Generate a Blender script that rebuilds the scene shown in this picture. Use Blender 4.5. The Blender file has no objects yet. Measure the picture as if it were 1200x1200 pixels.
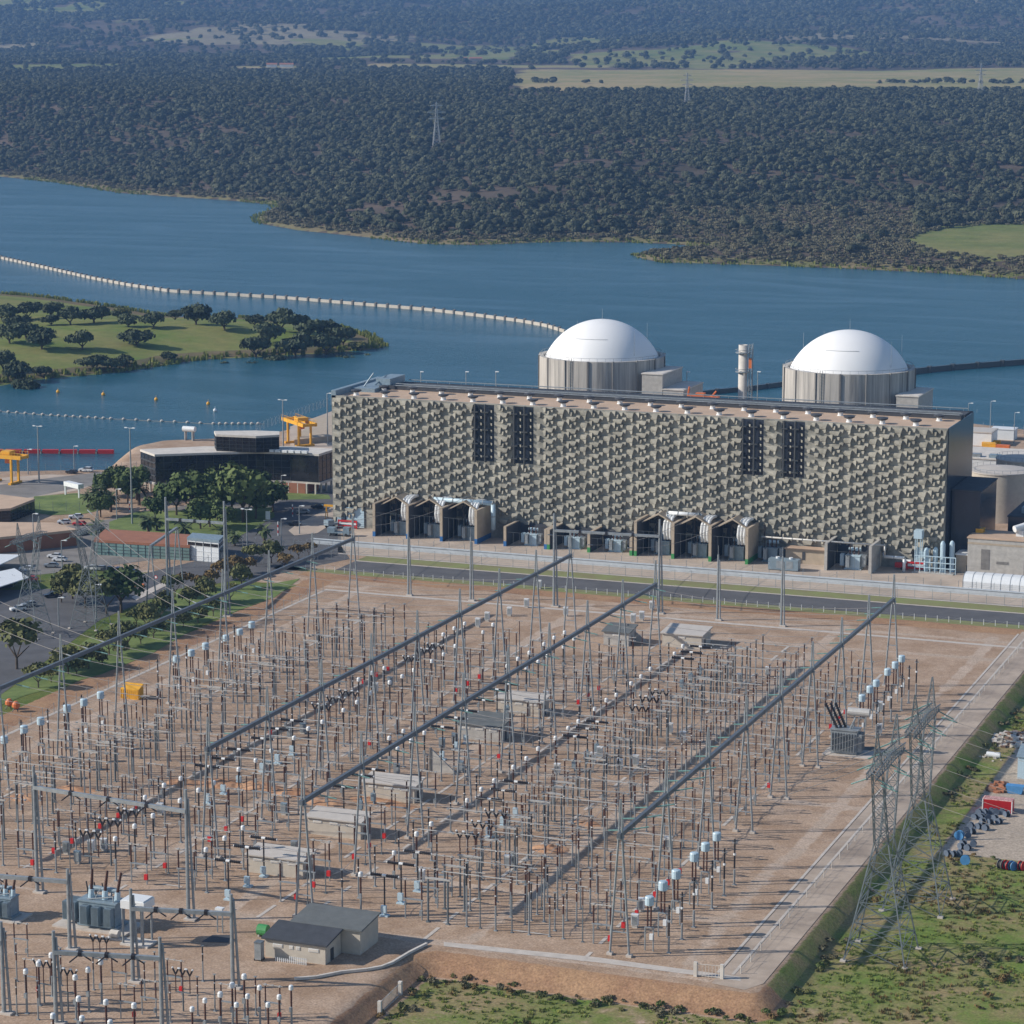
import bpy, math, random
import numpy as np
from mathutils import Vector
from mathutils.geometry import tessellate_polygon
R = math.radians
rnd = random.Random(7)
nrs = np.random.RandomState(11)
# ---------------------------------------------------------------- camera, world, sun
CAM_H = 155.0; FOC = 3072.0; PITCH = math.atan(562/3072.0)
YAW = math.atan(1219/(3072/math.cos(PITCH)))
S = bpy.context.scene
cd = bpy.data.cameras.new('camera'); cam = bpy.data.objects.new('camera', cd); S.collection.objects.link(cam)
cam.location = (0, 0, CAM_H); cam.rotation_euler = (math.pi/2-PITCH, 0, YAW)
cd.sensor_width = 36; cd.lens = 36*FOC/1200; cd.clip_start = 1; cd.clip_end = 40000
S.camera = cam
SUN_EL = 30.0; SUN_HEAD = math.degrees(YAW)+4.0
W = bpy.data.worlds.new('World'); S.world = W; W.use_nodes = True
nt = W.node_tree; bg = nt.nodes['Background']; sky = nt.nodes.new('ShaderNodeTexSky')
sky.sky_type = 'NISHITA'; sky.sun_disc = False; sky.sun_elevation = R(SUN_EL)
sky.sun_rotation = math.atan2(-math.cos(R(SUN_HEAD)), -math.sin(R(SUN_HEAD))) % (2*math.pi)
sky.air_density = 1.0; sky.dust_density = 0.4; sky.ozone_density = 1.5
nt.links.new(sky.outputs[0], bg.inputs[0]); bg.inputs[1].default_value = 0.08
sl = bpy.data.lights.new('sun', 'SUN'); sun = bpy.data.objects.new('sun', sl); S.collection.objects.link(sun)
sl.energy = 3.7; sl.angle = R(0.5); sl.color = (1.0, 0.93, 0.83)
sun.rotation_euler = Vector((math.cos(R(SUN_HEAD))*math.cos(R(SUN_EL)), math.sin(R(SUN_HEAD))*math.cos(R(SUN_EL)), -math.sin(R(SUN_EL)))).to_track_quat('-Z', 'Y').to_euler()
S.view_settings.view_transform = 'Standard'; S.view_settings.look = 'None'
S.view_settings.exposure = 0.62; S.view_settings.gamma = 1.0
S.cycles.volume_bounces = 0; S.cycles.max_bounces = 5; S.cycles.diffuse_bounces = 2; S.cycles.glossy_bounces = 2
S.cycles.transparent_max_bounces = 8; S.cycles.use_denoising = True

_f = Vector((-math.sin(YAW), math.cos(YAW), 0)); _r = Vector((math.cos(YAW), math.sin(YAW), 0))
_F = _f*math.cos(PITCH)+Vector((0, 0, -math.sin(PITCH))); _U = _f*math.sin(PITCH)+Vector((0, 0, math.cos(PITCH)))
def ray(px, py): return _F+_r*((px-600)/FOC)+_U*((600-py)/FOC)
def at(px, py, z=0.0):
    d = ray(px, py); t = (z-CAM_H)/d.z; return (d.x*t, d.y*t)
def aty(px, py, y):
    d = ray(px, py); t = y/d.y; return (d.x*t, CAM_H+d.z*t)

# ---------------------------------------------------------------- helpers
class MB:
    def __init__(s): s.v = []; s.f = []; s.m = []
    def _add(s, vs, fs, m=0):
        o = len(s.v); s.v += [tuple(p) for p in vs]; s.f += [tuple(i+o for i in f) for f in fs]; s.m += [m]*len(fs)
        return s
    def box(s, x0, y0, z0, x1, y1, z1, m=0):
        return s._add([(x0,y0,z0),(x1,y0,z0),(x1,y1,z0),(x0,y1,z0),(x0,y0,z1),(x1,y0,z1),(x1,y1,z1),(x0,y1,z1)],
                      [(0,3,2,1),(4,5,6,7),(0,1,5,4),(1,2,6,5),(2,3,7,6),(3,0,4,7)], m)
    def cb(s, cx, cy, z0, w, d, h, m=0): return s.box(cx-w/2, cy-d/2, z0, cx+w/2, cy+d/2, z0+h, m)
    def tube(s, p0, p1, r0, r1=None, n=6, m=0, caps=True):
        r1 = r0 if r1 is None else r1
        p0 = Vector(p0); p1 = Vector(p1); d = (p1-p0)
        if d.length < 1e-6: return s
        d.normalize(); a = Vector((0,0,1)) if abs(d.z) < .9 else Vector((1,0,0))
        u = d.cross(a).normalized(); w = d.cross(u)
        vs = []
        for p, r in ((p0, r0), (p1, r1)):
            for i in range(n):
                t = 2*math.pi*(i+.5)/n; vs.append(p+u*(r*math.cos(t))+w*(r*math.sin(t)))
        fs = [(i, (i+1) % n, n+(i+1) % n, n+i) for i in range(n)]
        if caps: fs += [tuple(range(n))[::-1], tuple(range(n, 2*n))]
        return s._add(vs, fs, m)
    def lathe(s, x, y, prof, n=12, m=0, cap=True):
        vs = []; fs = []
        for (r, z) in prof:
            for i in range(n):
                t = 2*math.pi*i/n; vs.append((x+r*math.cos(t), y+r*math.sin(t), z))
        for k in range(len(prof)-1):
            for i in range(n):
                j = (i+1) % n; fs.append((k*n+i, k*n+j, (k+1)*n+j, (k+1)*n+i))
        if cap: fs += [tuple(range(n))[::-1], tuple(range((len(prof)-1)*n, len(prof)*n))]
        return s._add(vs, fs, m)
    def prism(s, poly, z0, z1, m=0):
        n = len(poly); vs = [(p[0], p[1], z0) for p in poly]+[(p[0], p[1], z1) for p in poly]
        a = sum(poly[i][0]*poly[(i+1) % n][1]-poly[(i+1) % n][0]*poly[i][1] for i in range(n))
        b = tuple(range(n)); t = tuple(range(n, 2*n))
        if a > 0: fs = [b[::-1], t]+[(i, (i+1) % n, n+(i+1) % n, n+i) for i in range(n)]
        else: fs = [b, t[::-1]]+[((i+1) % n, i, n+i, n+(i+1) % n) for i in range(n)]
        return s._add(vs, fs, m)
    def quad(s, a, b, c, d, m=0): return s._add([a, b, c, d], [(0,1,2,3)], m)
    def mesh(s, name, mats):
        me = bpy.data.meshes.new(name); me.from_pydata([tuple(map(float, v)) for v in s.v], [], s.f)
        for mt in (mats if isinstance(mats, (list, tuple)) else [mats]): me.materials.append(mt)
        if isinstance(mats, (list, tuple)) and len(mats) > 1: me.polygons.foreach_set('material_index', s.m)
        me.update(); return me
    def build(s, name, mats, parent=None, smooth=False):
        me = s.mesh(name, mats)
        if smooth: me.polygons.foreach_set('use_smooth', [True]*len(me.polygons))
        return obj(name, me, parent)
def obj(name, me, parent=None):
    o = bpy.data.objects.new(name, me); S.collection.objects.link(o)
    if parent: o.parent = parent
    return o
def tag(o, label=None, cat=None, group=None, kind=None):
    if label: o['label'] = label
    if cat: o['category'] = cat
    if group: o['group'] = group
    if kind: o['kind'] = kind
    return o
def thing(name, loc, label, cat, group=None, rz=0):
    o = bpy.data.objects.new(name, None); S.collection.objects.link(o); o.empty_display_size = 1
    o.location = (loc[0], loc[1], loc[2] if len(loc) > 2 else 0); o.rotation_euler = (0, 0, rz)
    return tag(o, label, cat, group)
def spawn(proto, name, loc, label, cat, group=None, rz=0, sc=1.0, sz=None):
    """proto: list of (part name, mesh, [(sub-part name, mesh)...]); a thing with copies of its parts"""
    t = thing(name, loc, label, cat, group, rz); t.scale = (sc, sc, sz or sc)
    for pn, me, subs in proto:
        p = obj(pn, me, t)
        for sn, sm in subs: obj(sn, sm, p)
    return t

def pm(name, col, rough=.7, metal=0., var=.15, scale=1., bump=0., bscale=None, col2=None, coords='Object', spec=.5, thr=None):
    m = bpy.data.materials.new(name); m.use_nodes = True; t = m.node_tree; b = t.nodes['Principled BSDF']
    b.inputs['Roughness'].default_value = rough; b.inputs['Metallic'].default_value = metal
    b.inputs['Specular IOR Level'].default_value = spec
    tc = t.nodes.new('ShaderNodeTexCoord'); n = t.nodes.new('ShaderNodeTexNoise'); n.inputs['Scale'].default_value = scale
    n.inputs['Detail'].default_value = 5; n.inputs['Roughness'].default_value = .65
    t.links.new(tc.outputs[coords], n.inputs['Vector'])
    cr = t.nodes.new('ShaderNodeValToRGB'); c = col
    lo = tuple(x*(1-var) for x in c)+(1,); hi = tuple(min(1, x*(1+var)) for x in (col2 or c))+(1,)
    cr.color_ramp.elements[0].color = lo; cr.color_ramp.elements[1].color = hi
    a_, b_ = thr or (.3, .7)
    cr.color_ramp.elements[0].position = a_; cr.color_ramp.elements[1].position = b_
    t.links.new(n.outputs[0], cr.inputs[0]); t.links.new(cr.outputs[0], b.inputs['Base Color'])
    if bump:
        n2 = t.nodes.new('ShaderNodeTexNoise'); n2.inputs['Scale'].default_value = bscale or scale*3; n2.inputs['Detail'].default_value = 4
        bp = t.nodes.new('ShaderNodeBump'); bp.inputs['Strength'].default_value = min(1, bump); bp.inputs['Distance'].default_value = max(.05, bump)
        t.links.new(tc.outputs[coords], n2.inputs['Vector']); t.links.new(n2.outputs[0], bp.inputs['Height']); t.links.new(bp.outputs[0], b.inputs['Normal'])
    return m
M = {}
M['galv'] = pm('galvanised steel', (.30,.33,.35), .5, .35, .22, .8)
M['galv_d'] = pm('weathered galvanised steel', (.17,.195,.21), .55, .35, .25, .8)
M['beam'] = pm('painted steel beam', (.125,.145,.17), .5, .3, .15, .5)
M['brown'] = pm('glazed brown porcelain', (.07,.028,.02), .3, 0, .3, 3)
M['dark'] = pm('dark porcelain', (.022,.02,.022), .35, 0, .3, 3)
M['white'] = pm('white paint', (.72,.74,.75), .45, 0, .06, 1)
M['alu'] = pm('aluminium tube', (.50,.49,.47), .5, .25, .08, 1)
M['lblue'] = pm('pale blue enamel', (.45,.58,.66), .4, 0, .08, 1)
M['gblue'] = pm('grey blue machine paint', (.22,.29,.34), .5, .1, .2, 1)
M['red'] = pm('red enamel', (.55,.02,.02), .45, 0, .1, 1)
M['yellow'] = pm('yellow crane paint', (.72,.36,.02), .5, 0, .15, .5)
M['conc'] = pm('concrete', (.42,.40,.37), .85, 0, .18, .7, .1)
M['conc_w'] = pm('pale concrete', (.58,.54,.49), .85, 0, .15, .4, .05)
M['conc_s'] = pm('weathered facade concrete', (.205,.20,.172), .9, 0, .32, .3, .1, 2.0, col2=(.335,.32,.275), thr=(.25,.75))
M['sand_w'] = pm('sand coloured render', (.42,.345,.26), .85, 0, .12, .5)
M['block'] = pm('pale block wall', (.50,.45,.38), .85, 0, .1, .6)
M['roof_w'] = pm('pale roof sheet', (.50,.46,.415), .7, 0, .08, .5)
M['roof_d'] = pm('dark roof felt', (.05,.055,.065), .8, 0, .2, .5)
M['roof_g'] = pm('grey green roof felt', (.12,.13,.13), .8, 0, .15, .5)
M['roof_b'] = pm('beige roof gravel', (.50,.36,.255), .9, 0, .14, .12, .05, 2)
M['roof_t'] = pm('rust brown roof', (.30,.125,.07), .85, 0, .15, .3)
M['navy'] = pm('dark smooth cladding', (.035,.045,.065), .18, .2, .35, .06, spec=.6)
M['glass_d'] = pm('smoked curtain glass', (.022,.022,.024), .08, .1, .5, .25, spec=.7)
M['glass_g'] = pm('greenish glass', (.16,.26,.25), .15, 0, .3, .2, spec=.7)
M['frame_d'] = pm('dark mullion', (.07,.075,.08), .4, .3, .1, 1)
M['asph'] = pm('asphalt', (.092,.092,.098), .9, 0, .22, .15, .03, 4)
M['asph_l'] = pm('worn grey asphalt', (.20,.185,.17), .9, 0, .25, .12, .03, 4)
M['pave'] = pm('sandy concrete paving', (.44,.36,.29), .9, 0, .2, .1, .03, 3)
M['kerb'] = pm('kerb concrete', (.50,.45,.40), .85, 0, .15, .6)
M['lawn'] = pm('mown lawn', (.085,.15,.028), .95, 0, .3, .12, .25, 2.0, col2=(.15,.19,.05))
M['drygrass'] = pm('dry grass strip', (.28,.24,.12), .95, 0, .3, .15, .2, 2.0, col2=(.16,.19,.06))
M['redearth'] = pm('freshly dug red earth', (.36,.15,.075), .95, 0, .35, .3, .5, .8)
M['bluep'] = pm('blue paint', (.03,.14,.36), .5, 0, .15, 1)
M['greenp'] = pm('green paint', (.05,.26,.08), .5, 0, .15, 1)
M['barrier'] = pm('pale blue grey barrier concrete', (.46,.50,.53), .8, 0, .12, .4)
M['dome'] = pm('white dome membrane', (.80,.80,.80), .6, 0, .025, .12)
M['bark'] = pm('bark', (.09,.065,.045), .95, 0, .3, 2)
M['rubber'] = pm('dark rubber', (.02,.02,.02), .7, 0, .2, 2)
M['carw'] = pm('white car paint', (.7,.71,.72), .25, 0, .03, 1)
M['carg'] = pm('silver grey car paint', (.32,.34,.36), .3, .4, .05, 1)
M['cark'] = pm('dark car paint', (.03,.035,.05), .25, .2, .1, 1)
M['carb'] = pm('blue car paint', (.04,.08,.2), .25, .1, .1, 1)
M['orange'] = pm('orange paint', (.62,.16,.04), .55, 0, .15, .5)
M['cable'] = pm('overhead conductor', (.36,.33,.31), .5, .3, .1, 1)
M['glassins'] = pm('green glass insulator', (.16,.30,.28), .3, 0, .2, 3)
M['rub1'] = pm('light rubble', (.50,.46,.40), .9, 0, .4, .8, .2)
M['rub2'] = pm('brown rubble', (.20,.12,.08), .9, 0, .4, .8, .2)

def leafmat(name, c1, c2, sc=.9):
    m = bpy.data.materials.new(name); m.use_nodes = True; t = m.node_tree; b = t.nodes['Principled BSDF']
    b.inputs['Roughness'].default_value = .75; b.inputs['Specular IOR Level'].default_value = .2
    oi = t.nodes.new('ShaderNodeObjectInfo'); tc = t.nodes.new('ShaderNodeTexCoord'); n = t.nodes.new('ShaderNodeTexNoise'); n.inputs['Scale'].default_value = sc
    t.links.new(tc.outputs['Object'], n.inputs['Vector'])
    ad = t.nodes.new('ShaderNodeMath'); ad.operation = 'MULTIPLY_ADD'; ad.inputs[1].default_value = .8
    t.links.new(n.outputs[0], ad.inputs[0]); 
    mu = t.nodes.new('ShaderNodeMath'); mu.operation = 'MULTIPLY'; mu.inputs[1].default_value = .5
    t.links.new(oi.outputs['Random'], mu.inputs[0]); t.links.new(mu.outputs[0], ad.inputs[2])
    mx = t.nodes.new('ShaderNodeValToRGB'); mx.color_ramp.elements[0].color = c1+(1,); mx.color_ramp.elements[1].color = c2+(1,)
    mx.color_ramp.elements[0].position = .3; mx.color_ramp.elements[1].position = .95
    t.links.new(ad.outputs[0], mx.inputs[0]); t.links.new(mx.outputs[0], b.inputs['Base Color'])
    return m
M['oak'] = leafmat('holm oak leaves', (.035,.048,.026), (.085,.105,.055))
M['oakfar'] = leafmat('far woodland leaves', (.028,.034,.02), (.11,.115,.065), .25)
M['scrub'] = leafmat('scrub leaves', (.09,.085,.05), (.19,.17,.10), .5)
M['reed'] = leafmat('reed leaves', (.13,.17,.035), (.27,.28,.075), .3)
M['green'] = leafmat('garden tree leaves', (.04,.07,.022), (.12,.155,.05))
M['olive'] = leafmat('olive green leaves', (.07,.085,.03), (.16,.16,.06))
M['autumn'] = leafmat('browning leaves', (.11,.075,.03), (.22,.15,.06))
M['palm'] = leafmat('palm fronds', (.04,.06,.025), (.11,.14,.06))

# ---------------------------------------------------------------- signed distance to polygons
def sdist(px_, py_, poly):
    P = np.asarray(poly, float); x = px_.ravel(); y = py_.ravel(); d = np.full(x.shape, 1e18); ins = np.zeros(x.shape, bool)
    for i in range(len(P)):
        x0, y0 = P[i]; x1, y1 = P[(i+1) % len(P)]; ex, ey = x1-x0, y1-y0; L = ex*ex+ey*ey+1e-12
        t = np.clip(((x-x0)*ex+(y-y0)*ey)/L, 0, 1); d = np.minimum(d, (x-x0-t*ex)**2+(y-y0-t*ey)**2)
        c = ((y0 > y) != (y1 > y)); xi = (x1-x0)*(y-y0)/((y1-y0) if y1 != y0 else 1e-9)+x0; ins ^= (c & (x < xi))
    return (np.where(ins, 1, -1)*np.sqrt(d)).reshape(px_.shape)
def ss(a, b, x): t = np.clip((x-a)/(b-a), 0, 1); return t*t*(3-2*t)
def vnoise(x, y, sc, seed=0):
    """smooth value noise on numpy arrays, 0..1"""
    x = np.asarray(x)/sc+seed*17.3; y = np.asarray(y)/sc+seed*9.1
    xi = np.floor(x); yi = np.floor(y); fx = x-xi; fy = y-yi; fx = fx*fx*(3-2*fx); fy = fy*fy*(3-2*fy)
    def h(a, b): v = np.sin(a*127.1+b*311.7+seed*3.3)*43758.5453; return v-np.floor(v)
    return (h(xi,yi)*(1-fx)+h(xi+1,yi)*fx)*(1-fy)+(h(xi,yi+1)*(1-fx)+h(xi+1,yi+1)*fx)*fy
def fbm(x, y, sc, o=4, seed=0): return sum(vnoise(x, y, sc/2**i, seed+i)/2**(i+1) for i in range(o))/(1-.5**o)

def grid_mesh(name, X, Y, Z, mat, attrs=None, kind='structure'):
    ny, nx = X.shape; co = np.stack([X, Y, Z], -1).reshape(-1, 3).astype(np.float32)
    me = bpy.data.meshes.new(name); me.vertices.add(len(co)); me.vertices.foreach_set('co', co.ravel())
    i = np.arange(ny-1)[:, None]*nx+np.arange(nx-1)[None]; q = np.stack([i, i+1, i+nx+1, i+nx], -1).reshape(-1, 4).astype(np.int32)
    me.loops.add(q.size); me.loops.foreach_set('vertex_index', q.ravel())
    me.polygons.add(len(q)); me.polygons.foreach_set('loop_start', np.arange(0, q.size, 4, dtype=np.int32))
    try: me.polygons.foreach_set('loop_total', np.full(len(q), 4, dtype=np.int32))
    except Exception: pass
    me.polygons.foreach_set('use_smooth', [True]*len(q)); me.update(calc_edges=True)
    for k, a in (attrs or {}).items():
        at_ = me.attributes.new(k, 'FLOAT', 'POINT'); at_.data.foreach_set('value', np.asarray(a, np.float32).ravel())
    me.materials.append(mat); me.validate()
    o = obj(name, me); tag(o, kind=kind); return o
def zonemat(name, base, zones, sc=.15, bump=.15, bsc=1.5, grain=0):
    """base (c1,c2) noise mix, zones: list (attribute, c1, c2) mixed over it by attribute with a noisy edge"""
    m = bpy.data.materials.new(name); m.use_nodes = True; t = m.node_tree; b = t.nodes['Principled BSDF']
    b.inputs['Roughness'].default_value = .95; b.inputs['Specular IOR Level'].default_value = .15
    tc = t.nodes.new('ShaderNodeTexCoord')
    def nz(s, d=6, r=.7):
        n = t.nodes.new('ShaderNodeTexNoise'); n.inputs['Scale'].default_value = s; n.inputs['Detail'].default_value = d; n.inputs['Roughness'].default_value = r
        t.links.new(tc.outputs['Object'], n.inputs['Vector']); return n
    big = nz(sc); fine = nz(sc*9); edge = nz(sc*2.2)
    def mixc(fac, a, bb):
        mx = t.nodes.new('ShaderNodeMix'); mx.data_type = 'RGBA'; t.links.new(fac, mx.inputs['Factor'])
        for v, s in ((a, mx.inputs['A']), (bb, mx.inputs['B'])):
            if isinstance(v, tuple): s.default_value = v+(1,)
            else: t.links.new(v, s)
        return mx.outputs['Result']
    def ramp(src, a, bb):
        r = t.nodes.new('ShaderNodeMapRange'); r.inputs['From Min'].default_value = a; r.inputs['From Max'].default_value = bb; t.links.new(src, r.inputs['Value']); return r.outputs[0]
    fb = ramp(big.outputs[0], .38, .62); ff = ramp(fine.outputs[0], .3, .7)
    def pair(c1, c2): 
        a = mixc(fb, c1, c2); return mixc(ff, a, mixc(fb, tuple(x*.72 for x in c1), tuple(x*.72 for x in c2)))
    cur = pair(*base)
    for an, c1, c2 in zones:
        a = t.nodes.new('ShaderNodeAttribute'); a.attribute_name = an
        ad = t.nodes.new('ShaderNodeMath'); ad.operation = 'ADD'; t.links.new(a.outputs['Fac'], ad.inputs[0]); t.links.new(edge.outputs[0], ad.inputs[1])
        cur = mixc(ramp(ad.outputs[0], .92, 1.08), cur, pair(c1, c2))
    if grain:
        g_ = nz(grain, 2, .5); hs = t.nodes.new('ShaderNodeHueSaturation'); t.links.new(ramp(g_.outputs[0], -.25, .95), hs.inputs['Value']); hs.inputs['Saturation'].default_value = 1.0
        vv = t.nodes.new('ShaderNodeMath'); vv.operation = 'MULTIPLY_ADD'; vv.inputs[1].default_value = .95; vv.inputs[2].default_value = .56; t.links.new(ramp(g_.outputs[0], .1, .9), vv.inputs[0]); t.links.new(vv.outputs[0], hs.inputs['Value']); t.links.new(cur, hs.inputs['Color']); cur = hs.outputs[0]
    t.links.new(cur, b.inputs['Base Color'])
    bp = t.nodes.new('ShaderNodeBump'); bp.inputs['Strength'].default_value = .6; bp.inputs['Distance'].default_value = bump
    n2 = nz(bsc, 4); t.links.new(n2.outputs[0], bp.inputs['Height']); t.links.new(bp.outputs[0], b.inputs['Normal'])
    return m

# ---------------------------------------------------------------- ground by the plant
WZ = -6.0
shore_px = [(-500,566),(0,551),(130,549),(160,521),(190,515),(300,511),(345,500),(398,476),(480,476),(640,482),(780,482),(915,482),(1075,492),(1140,495),(1200,502),(1600,545)]
plant_poly = [at(px, py, 0) for px, py in shore_px]+[(300, 300), (-900, 300)]
gx = np.arange(-640, 60, 2.0); gy = np.arange(330, 1260, 2.0); GX, GY = np.meshgrid(gx, gy)
pad_poly = [(-171, 0), (-171, 391), (-167, 393.5), (-110.5, 393.5), (-110.5, 2500), (-2000, 2500), (-2000, 0)]
def ground_z(X, Y):
    X = np.asarray(X, float); Y = np.asarray(Y, float)
    sdp = sdist(X, Y, pad_poly); low = -2.5*ss(0, 3.6, -sdp)
    low = low*(1-ss(640, 690, Y))           # the plant platform is level again behind the yard
    z = low+.25*(fbm(X, Y, 30, 3, 5)-.5)*ss(4, 20, -sdp)
    sd = sdist(X, Y, plant_poly)
    return np.where(Y > 600, z*ss(-2, 6, sd)+(-9.5)*(1-ss(-14, 3, sd)), z), sdp
GZ, SDP = ground_z(GX, GY)
front = (GY < 640)
slope = ss(-5.0, -3.2, SDP+2*(fbm(GX,GY,12,2,61)-.5))*(SDP < 1.0)
a_red = np.clip(slope*((GY < 402) | (GX < -120))*1.0, 0, 1)
a_red = np.maximum(a_red, ss(0, 2.5, GY-669)*(1-ss(676, 680, GY))*(GX > -330))          # bank behind the yard
a_red = np.maximum(a_red, ss(-326, -322, GX)*(1-ss(-316, -313.5, GX))*(GY < 672)*(GY > 480)*.9)
a_grass = np.where((SDP < -4.0) & (GX > -172), .62+.2*(fbm(GX, GY, 26, 3, 2)-.5), 0)
a_grass = np.where((SDP < 0) & (GX > -113) & (GY > 398), .75, a_grass)
gravelyard = ((GX > -104) & (GX < -40) & (GY > 486) & (GY < 640))
a_grass = np.where((GX > -100.5) & (GY > 488) & (GY < 660), 0.0, a_grass)
a_lot = np.where((GX > -101) & (GY > 486) & (GY < 660), 1.0, 0)
wob = 3*(fbm(GX, GY, 40, 2, 51)-.5)
a_track = np.zeros_like(GX)
for xt in (-125.5, -211, -236.5, -303, -164.5): a_track = np.maximum(a_track, .62*(1-ss(1.0, 3.2, np.abs(GX-xt-wob))))
for yt in (398.5, 428, 503, 578, 640, 661): a_track = np.maximum(a_track, .6*(1-ss(1.0, 3.0, np.abs(GY-yt-wob)))*(GX < -119))
a_track = np.where((GY > 396) & (SDP > 0) & (GY < 668), a_track, 0)
a_lawn2 = np.where((GX < -322) & (GY < 660) & (GY > 300), 1.0, 0)
gm = zonemat('yard gravel and earth', ((.36,.245,.165), (.49,.36,.265)),
             [('a_track', (.54,.42,.33), (.46,.36,.28)), ('a_red', (.42,.26,.15), (.33,.19,.115)), ('a_lot', (.48,.40,.32), (.42,.35,.28)), ('a_grass', (.15,.215,.045), (.30,.235,.12)), ('a_lawn2', (.10,.15,.03), (.17,.18,.05))], .09, .12, 1.2, grain=2.6)
grid_mesh('ground', GX, GY, GZ, gm, {'a_track': a_track, 'a_red': a_red, 'a_grass': a_grass, 'a_lot': a_lot, 'a_lawn2': a_lawn2})
def sheet(name, poly, z, mat, kind='structure'):
    vs = [Vector((p[0], p[1], z)) for p in poly]; fs = []
    for f in tessellate_polygon([vs]):
        a, b_, c = (vs[i] for i in f); fs.append(tuple(f) if (b_-a).cross(c-a).z > 0 else tuple(f)[::-1])
    return tag(MB()._add(vs, fs).build(name, mat), kind=kind)
def rect(x0, y0, x1, y1): return [(x0,y0),(x1,y0),(x1,y1),(x0,y1)]
def pxpoly(l, z=0): return [at(a, b, z) for a, b in l]

# ---------------------------------------------------------------- water
def water():
    m = bpy.data.materials.new('lake water'); m.use_nodes = True; t = m.node_tree; b = t.nodes['Principled BSDF']
    b.inputs['Base Color'].default_value = (.015,.088,.128,1); b.inputs['Roughness'].default_value = .2; b.inputs['IOR'].default_value = 1.33
    tc = t.nodes.new('ShaderNodeTexCoord'); mp = t.nodes.new('ShaderNodeMapping'); mp.inputs['Scale'].default_value = (.35,.9,1); mp.inputs['Rotation'].default_value = (0,0,R(20))
    t.links.new(tc.outputs['Object'], mp.inputs[0])
    n = t.nodes.new('ShaderNodeTexNoise'); n.inputs['Scale'].default_value = .55; n.inputs['Detail'].default_value = 7; n.inputs['Roughness'].default_value = .62
    t.links.new(mp.outputs[0], n.inputs['Vector'])
    mp2 = t.nodes.new('ShaderNodeMapping'); mp2.inputs['Scale'].default_value = (.006,.022,1); mp2.inputs['Rotation'].default_value = (0,0,R(-12)); t.links.new(tc.outputs['Object'], mp2.inputs[0])
    n2 = t.nodes.new('ShaderNodeTexNoise'); n2.inputs['Scale'].default_value = 1; n2.inputs['Detail'].default_value = 5; n2.inputs['Distortion'].default_value = 1.2
    t.links.new(mp2.outputs[0], n2.inputs['Vector'])
    r = t.nodes.new('ShaderNodeMapRange'); r.inputs['From Min'].default_value = .35; r.inputs['From Max'].default_value = .68; r.inputs['To Min'].default_value = 1.0; r.inputs['To Max'].default_value = .25
    t.links.new(n2.outputs[0], r.inputs['Value'])
    bp = t.nodes.new('ShaderNodeBump'); bp.inputs['Distance'].default_value = 1.3; t.links.new(r.outputs[0], bp.inputs['Strength'])
    t.links.new(n.outputs[0], bp.inputs['Height']); t.links.new(bp.outputs[0], b.inputs['Normal'])
    return m
M['water'] = water()
tag(MB().quad((-3600,700,WZ), (1800,700,WZ), (1800,5200,WZ), (-3600,5200,WZ)).build('lake_water', M['water']), kind='structure')

# ---------------------------------------------------------------- far shore and hills: one sheet in fan coordinates round the view axis
far_px = [(-700,186),(-200,196),(0,207),(60,213),(100,219),(140,226),(210,231),(270,235),(322,240),(318,247),(300,254),(305,262),(350,270),(430,278),(500,286),(560,287),(610,285),(660,283),(740,284),(790,286),(838,291),
          (800,294),(765,296),(742,300),(770,307),(830,309),(900,311),(1000,315),(1100,320),(1200,327),(1500,345),(2000,370)]
far_poly = [at(a, b, WZ) for a, b in far_px]
def su(X, Y): s = -math.sin(YAW)*X+math.cos(YAW)*Y; t = math.cos(YAW)*X+math.sin(YAW)*Y; return s, t/s
def us(s, u): return (-math.sin(YAW)*s+math.cos(YAW)*s*u, math.cos(YAW)*s+math.sin(YAW)*s*u)
far_closed = far_poly+[us(17000, .9), us(17000, -.9)]
PS = [1500, 1950, 2300, 2800, 3300, 3650, 3800, 4400, 5000, 6000, 7000, 8000, 9000, 10500, 13000, 16000]
PZ = [1, 2, 17, 36, 58, 71, 73, 75, 79, 104, 139, 195, 268, 430, 760, 1000]
def far_z(X, Y):
    s, u = su(X, Y); d = sdist(X, Y, far_closed)
    p = np.interp(s, PS, PZ)
    amp = np.interp(s, [2000, 2600, 3300, 3700, 5000, 6500, 9000, 13000], [0, 17, 13, 3, 6, 42, 95, 300])
    h = p+amp*(fbm(X, Y, 900, 4, 3)-.5)*2+np.interp(s, [3800, 5200], [0, 1])*6*(fbm(X, Y, 300, 2, 9)-.5)
    low = np.where(u > .04, 1, 0)*ss(.03, .06, u)*(1-ss(2350, 2600, s))      # flat spit on the right
    k = ss(0, np.where(s > 2600, 520, 330), d)
    z = WZ+(2.2*ss(0, 12, d)+3*ss(10, 60, d))+(h+2)*k*(1-.6*low*ss(0, 1, 1))
    return np.where(d > 0, z, WZ-6*ss(0, 20, -d)), s, u, d
svals = np.concatenate([np.arange(1250, 2500, 14), np.arange(2500, 4000, 20), np.arange(4000, 7000, 50), np.arange(7000, 16001, 120)])
uvals = np.linspace(-.34, .34, 300)
SS_, UU_ = np.meshgrid(svals, uvals, indexing='ij'); FX, FY = us(SS_, UU_)
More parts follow.
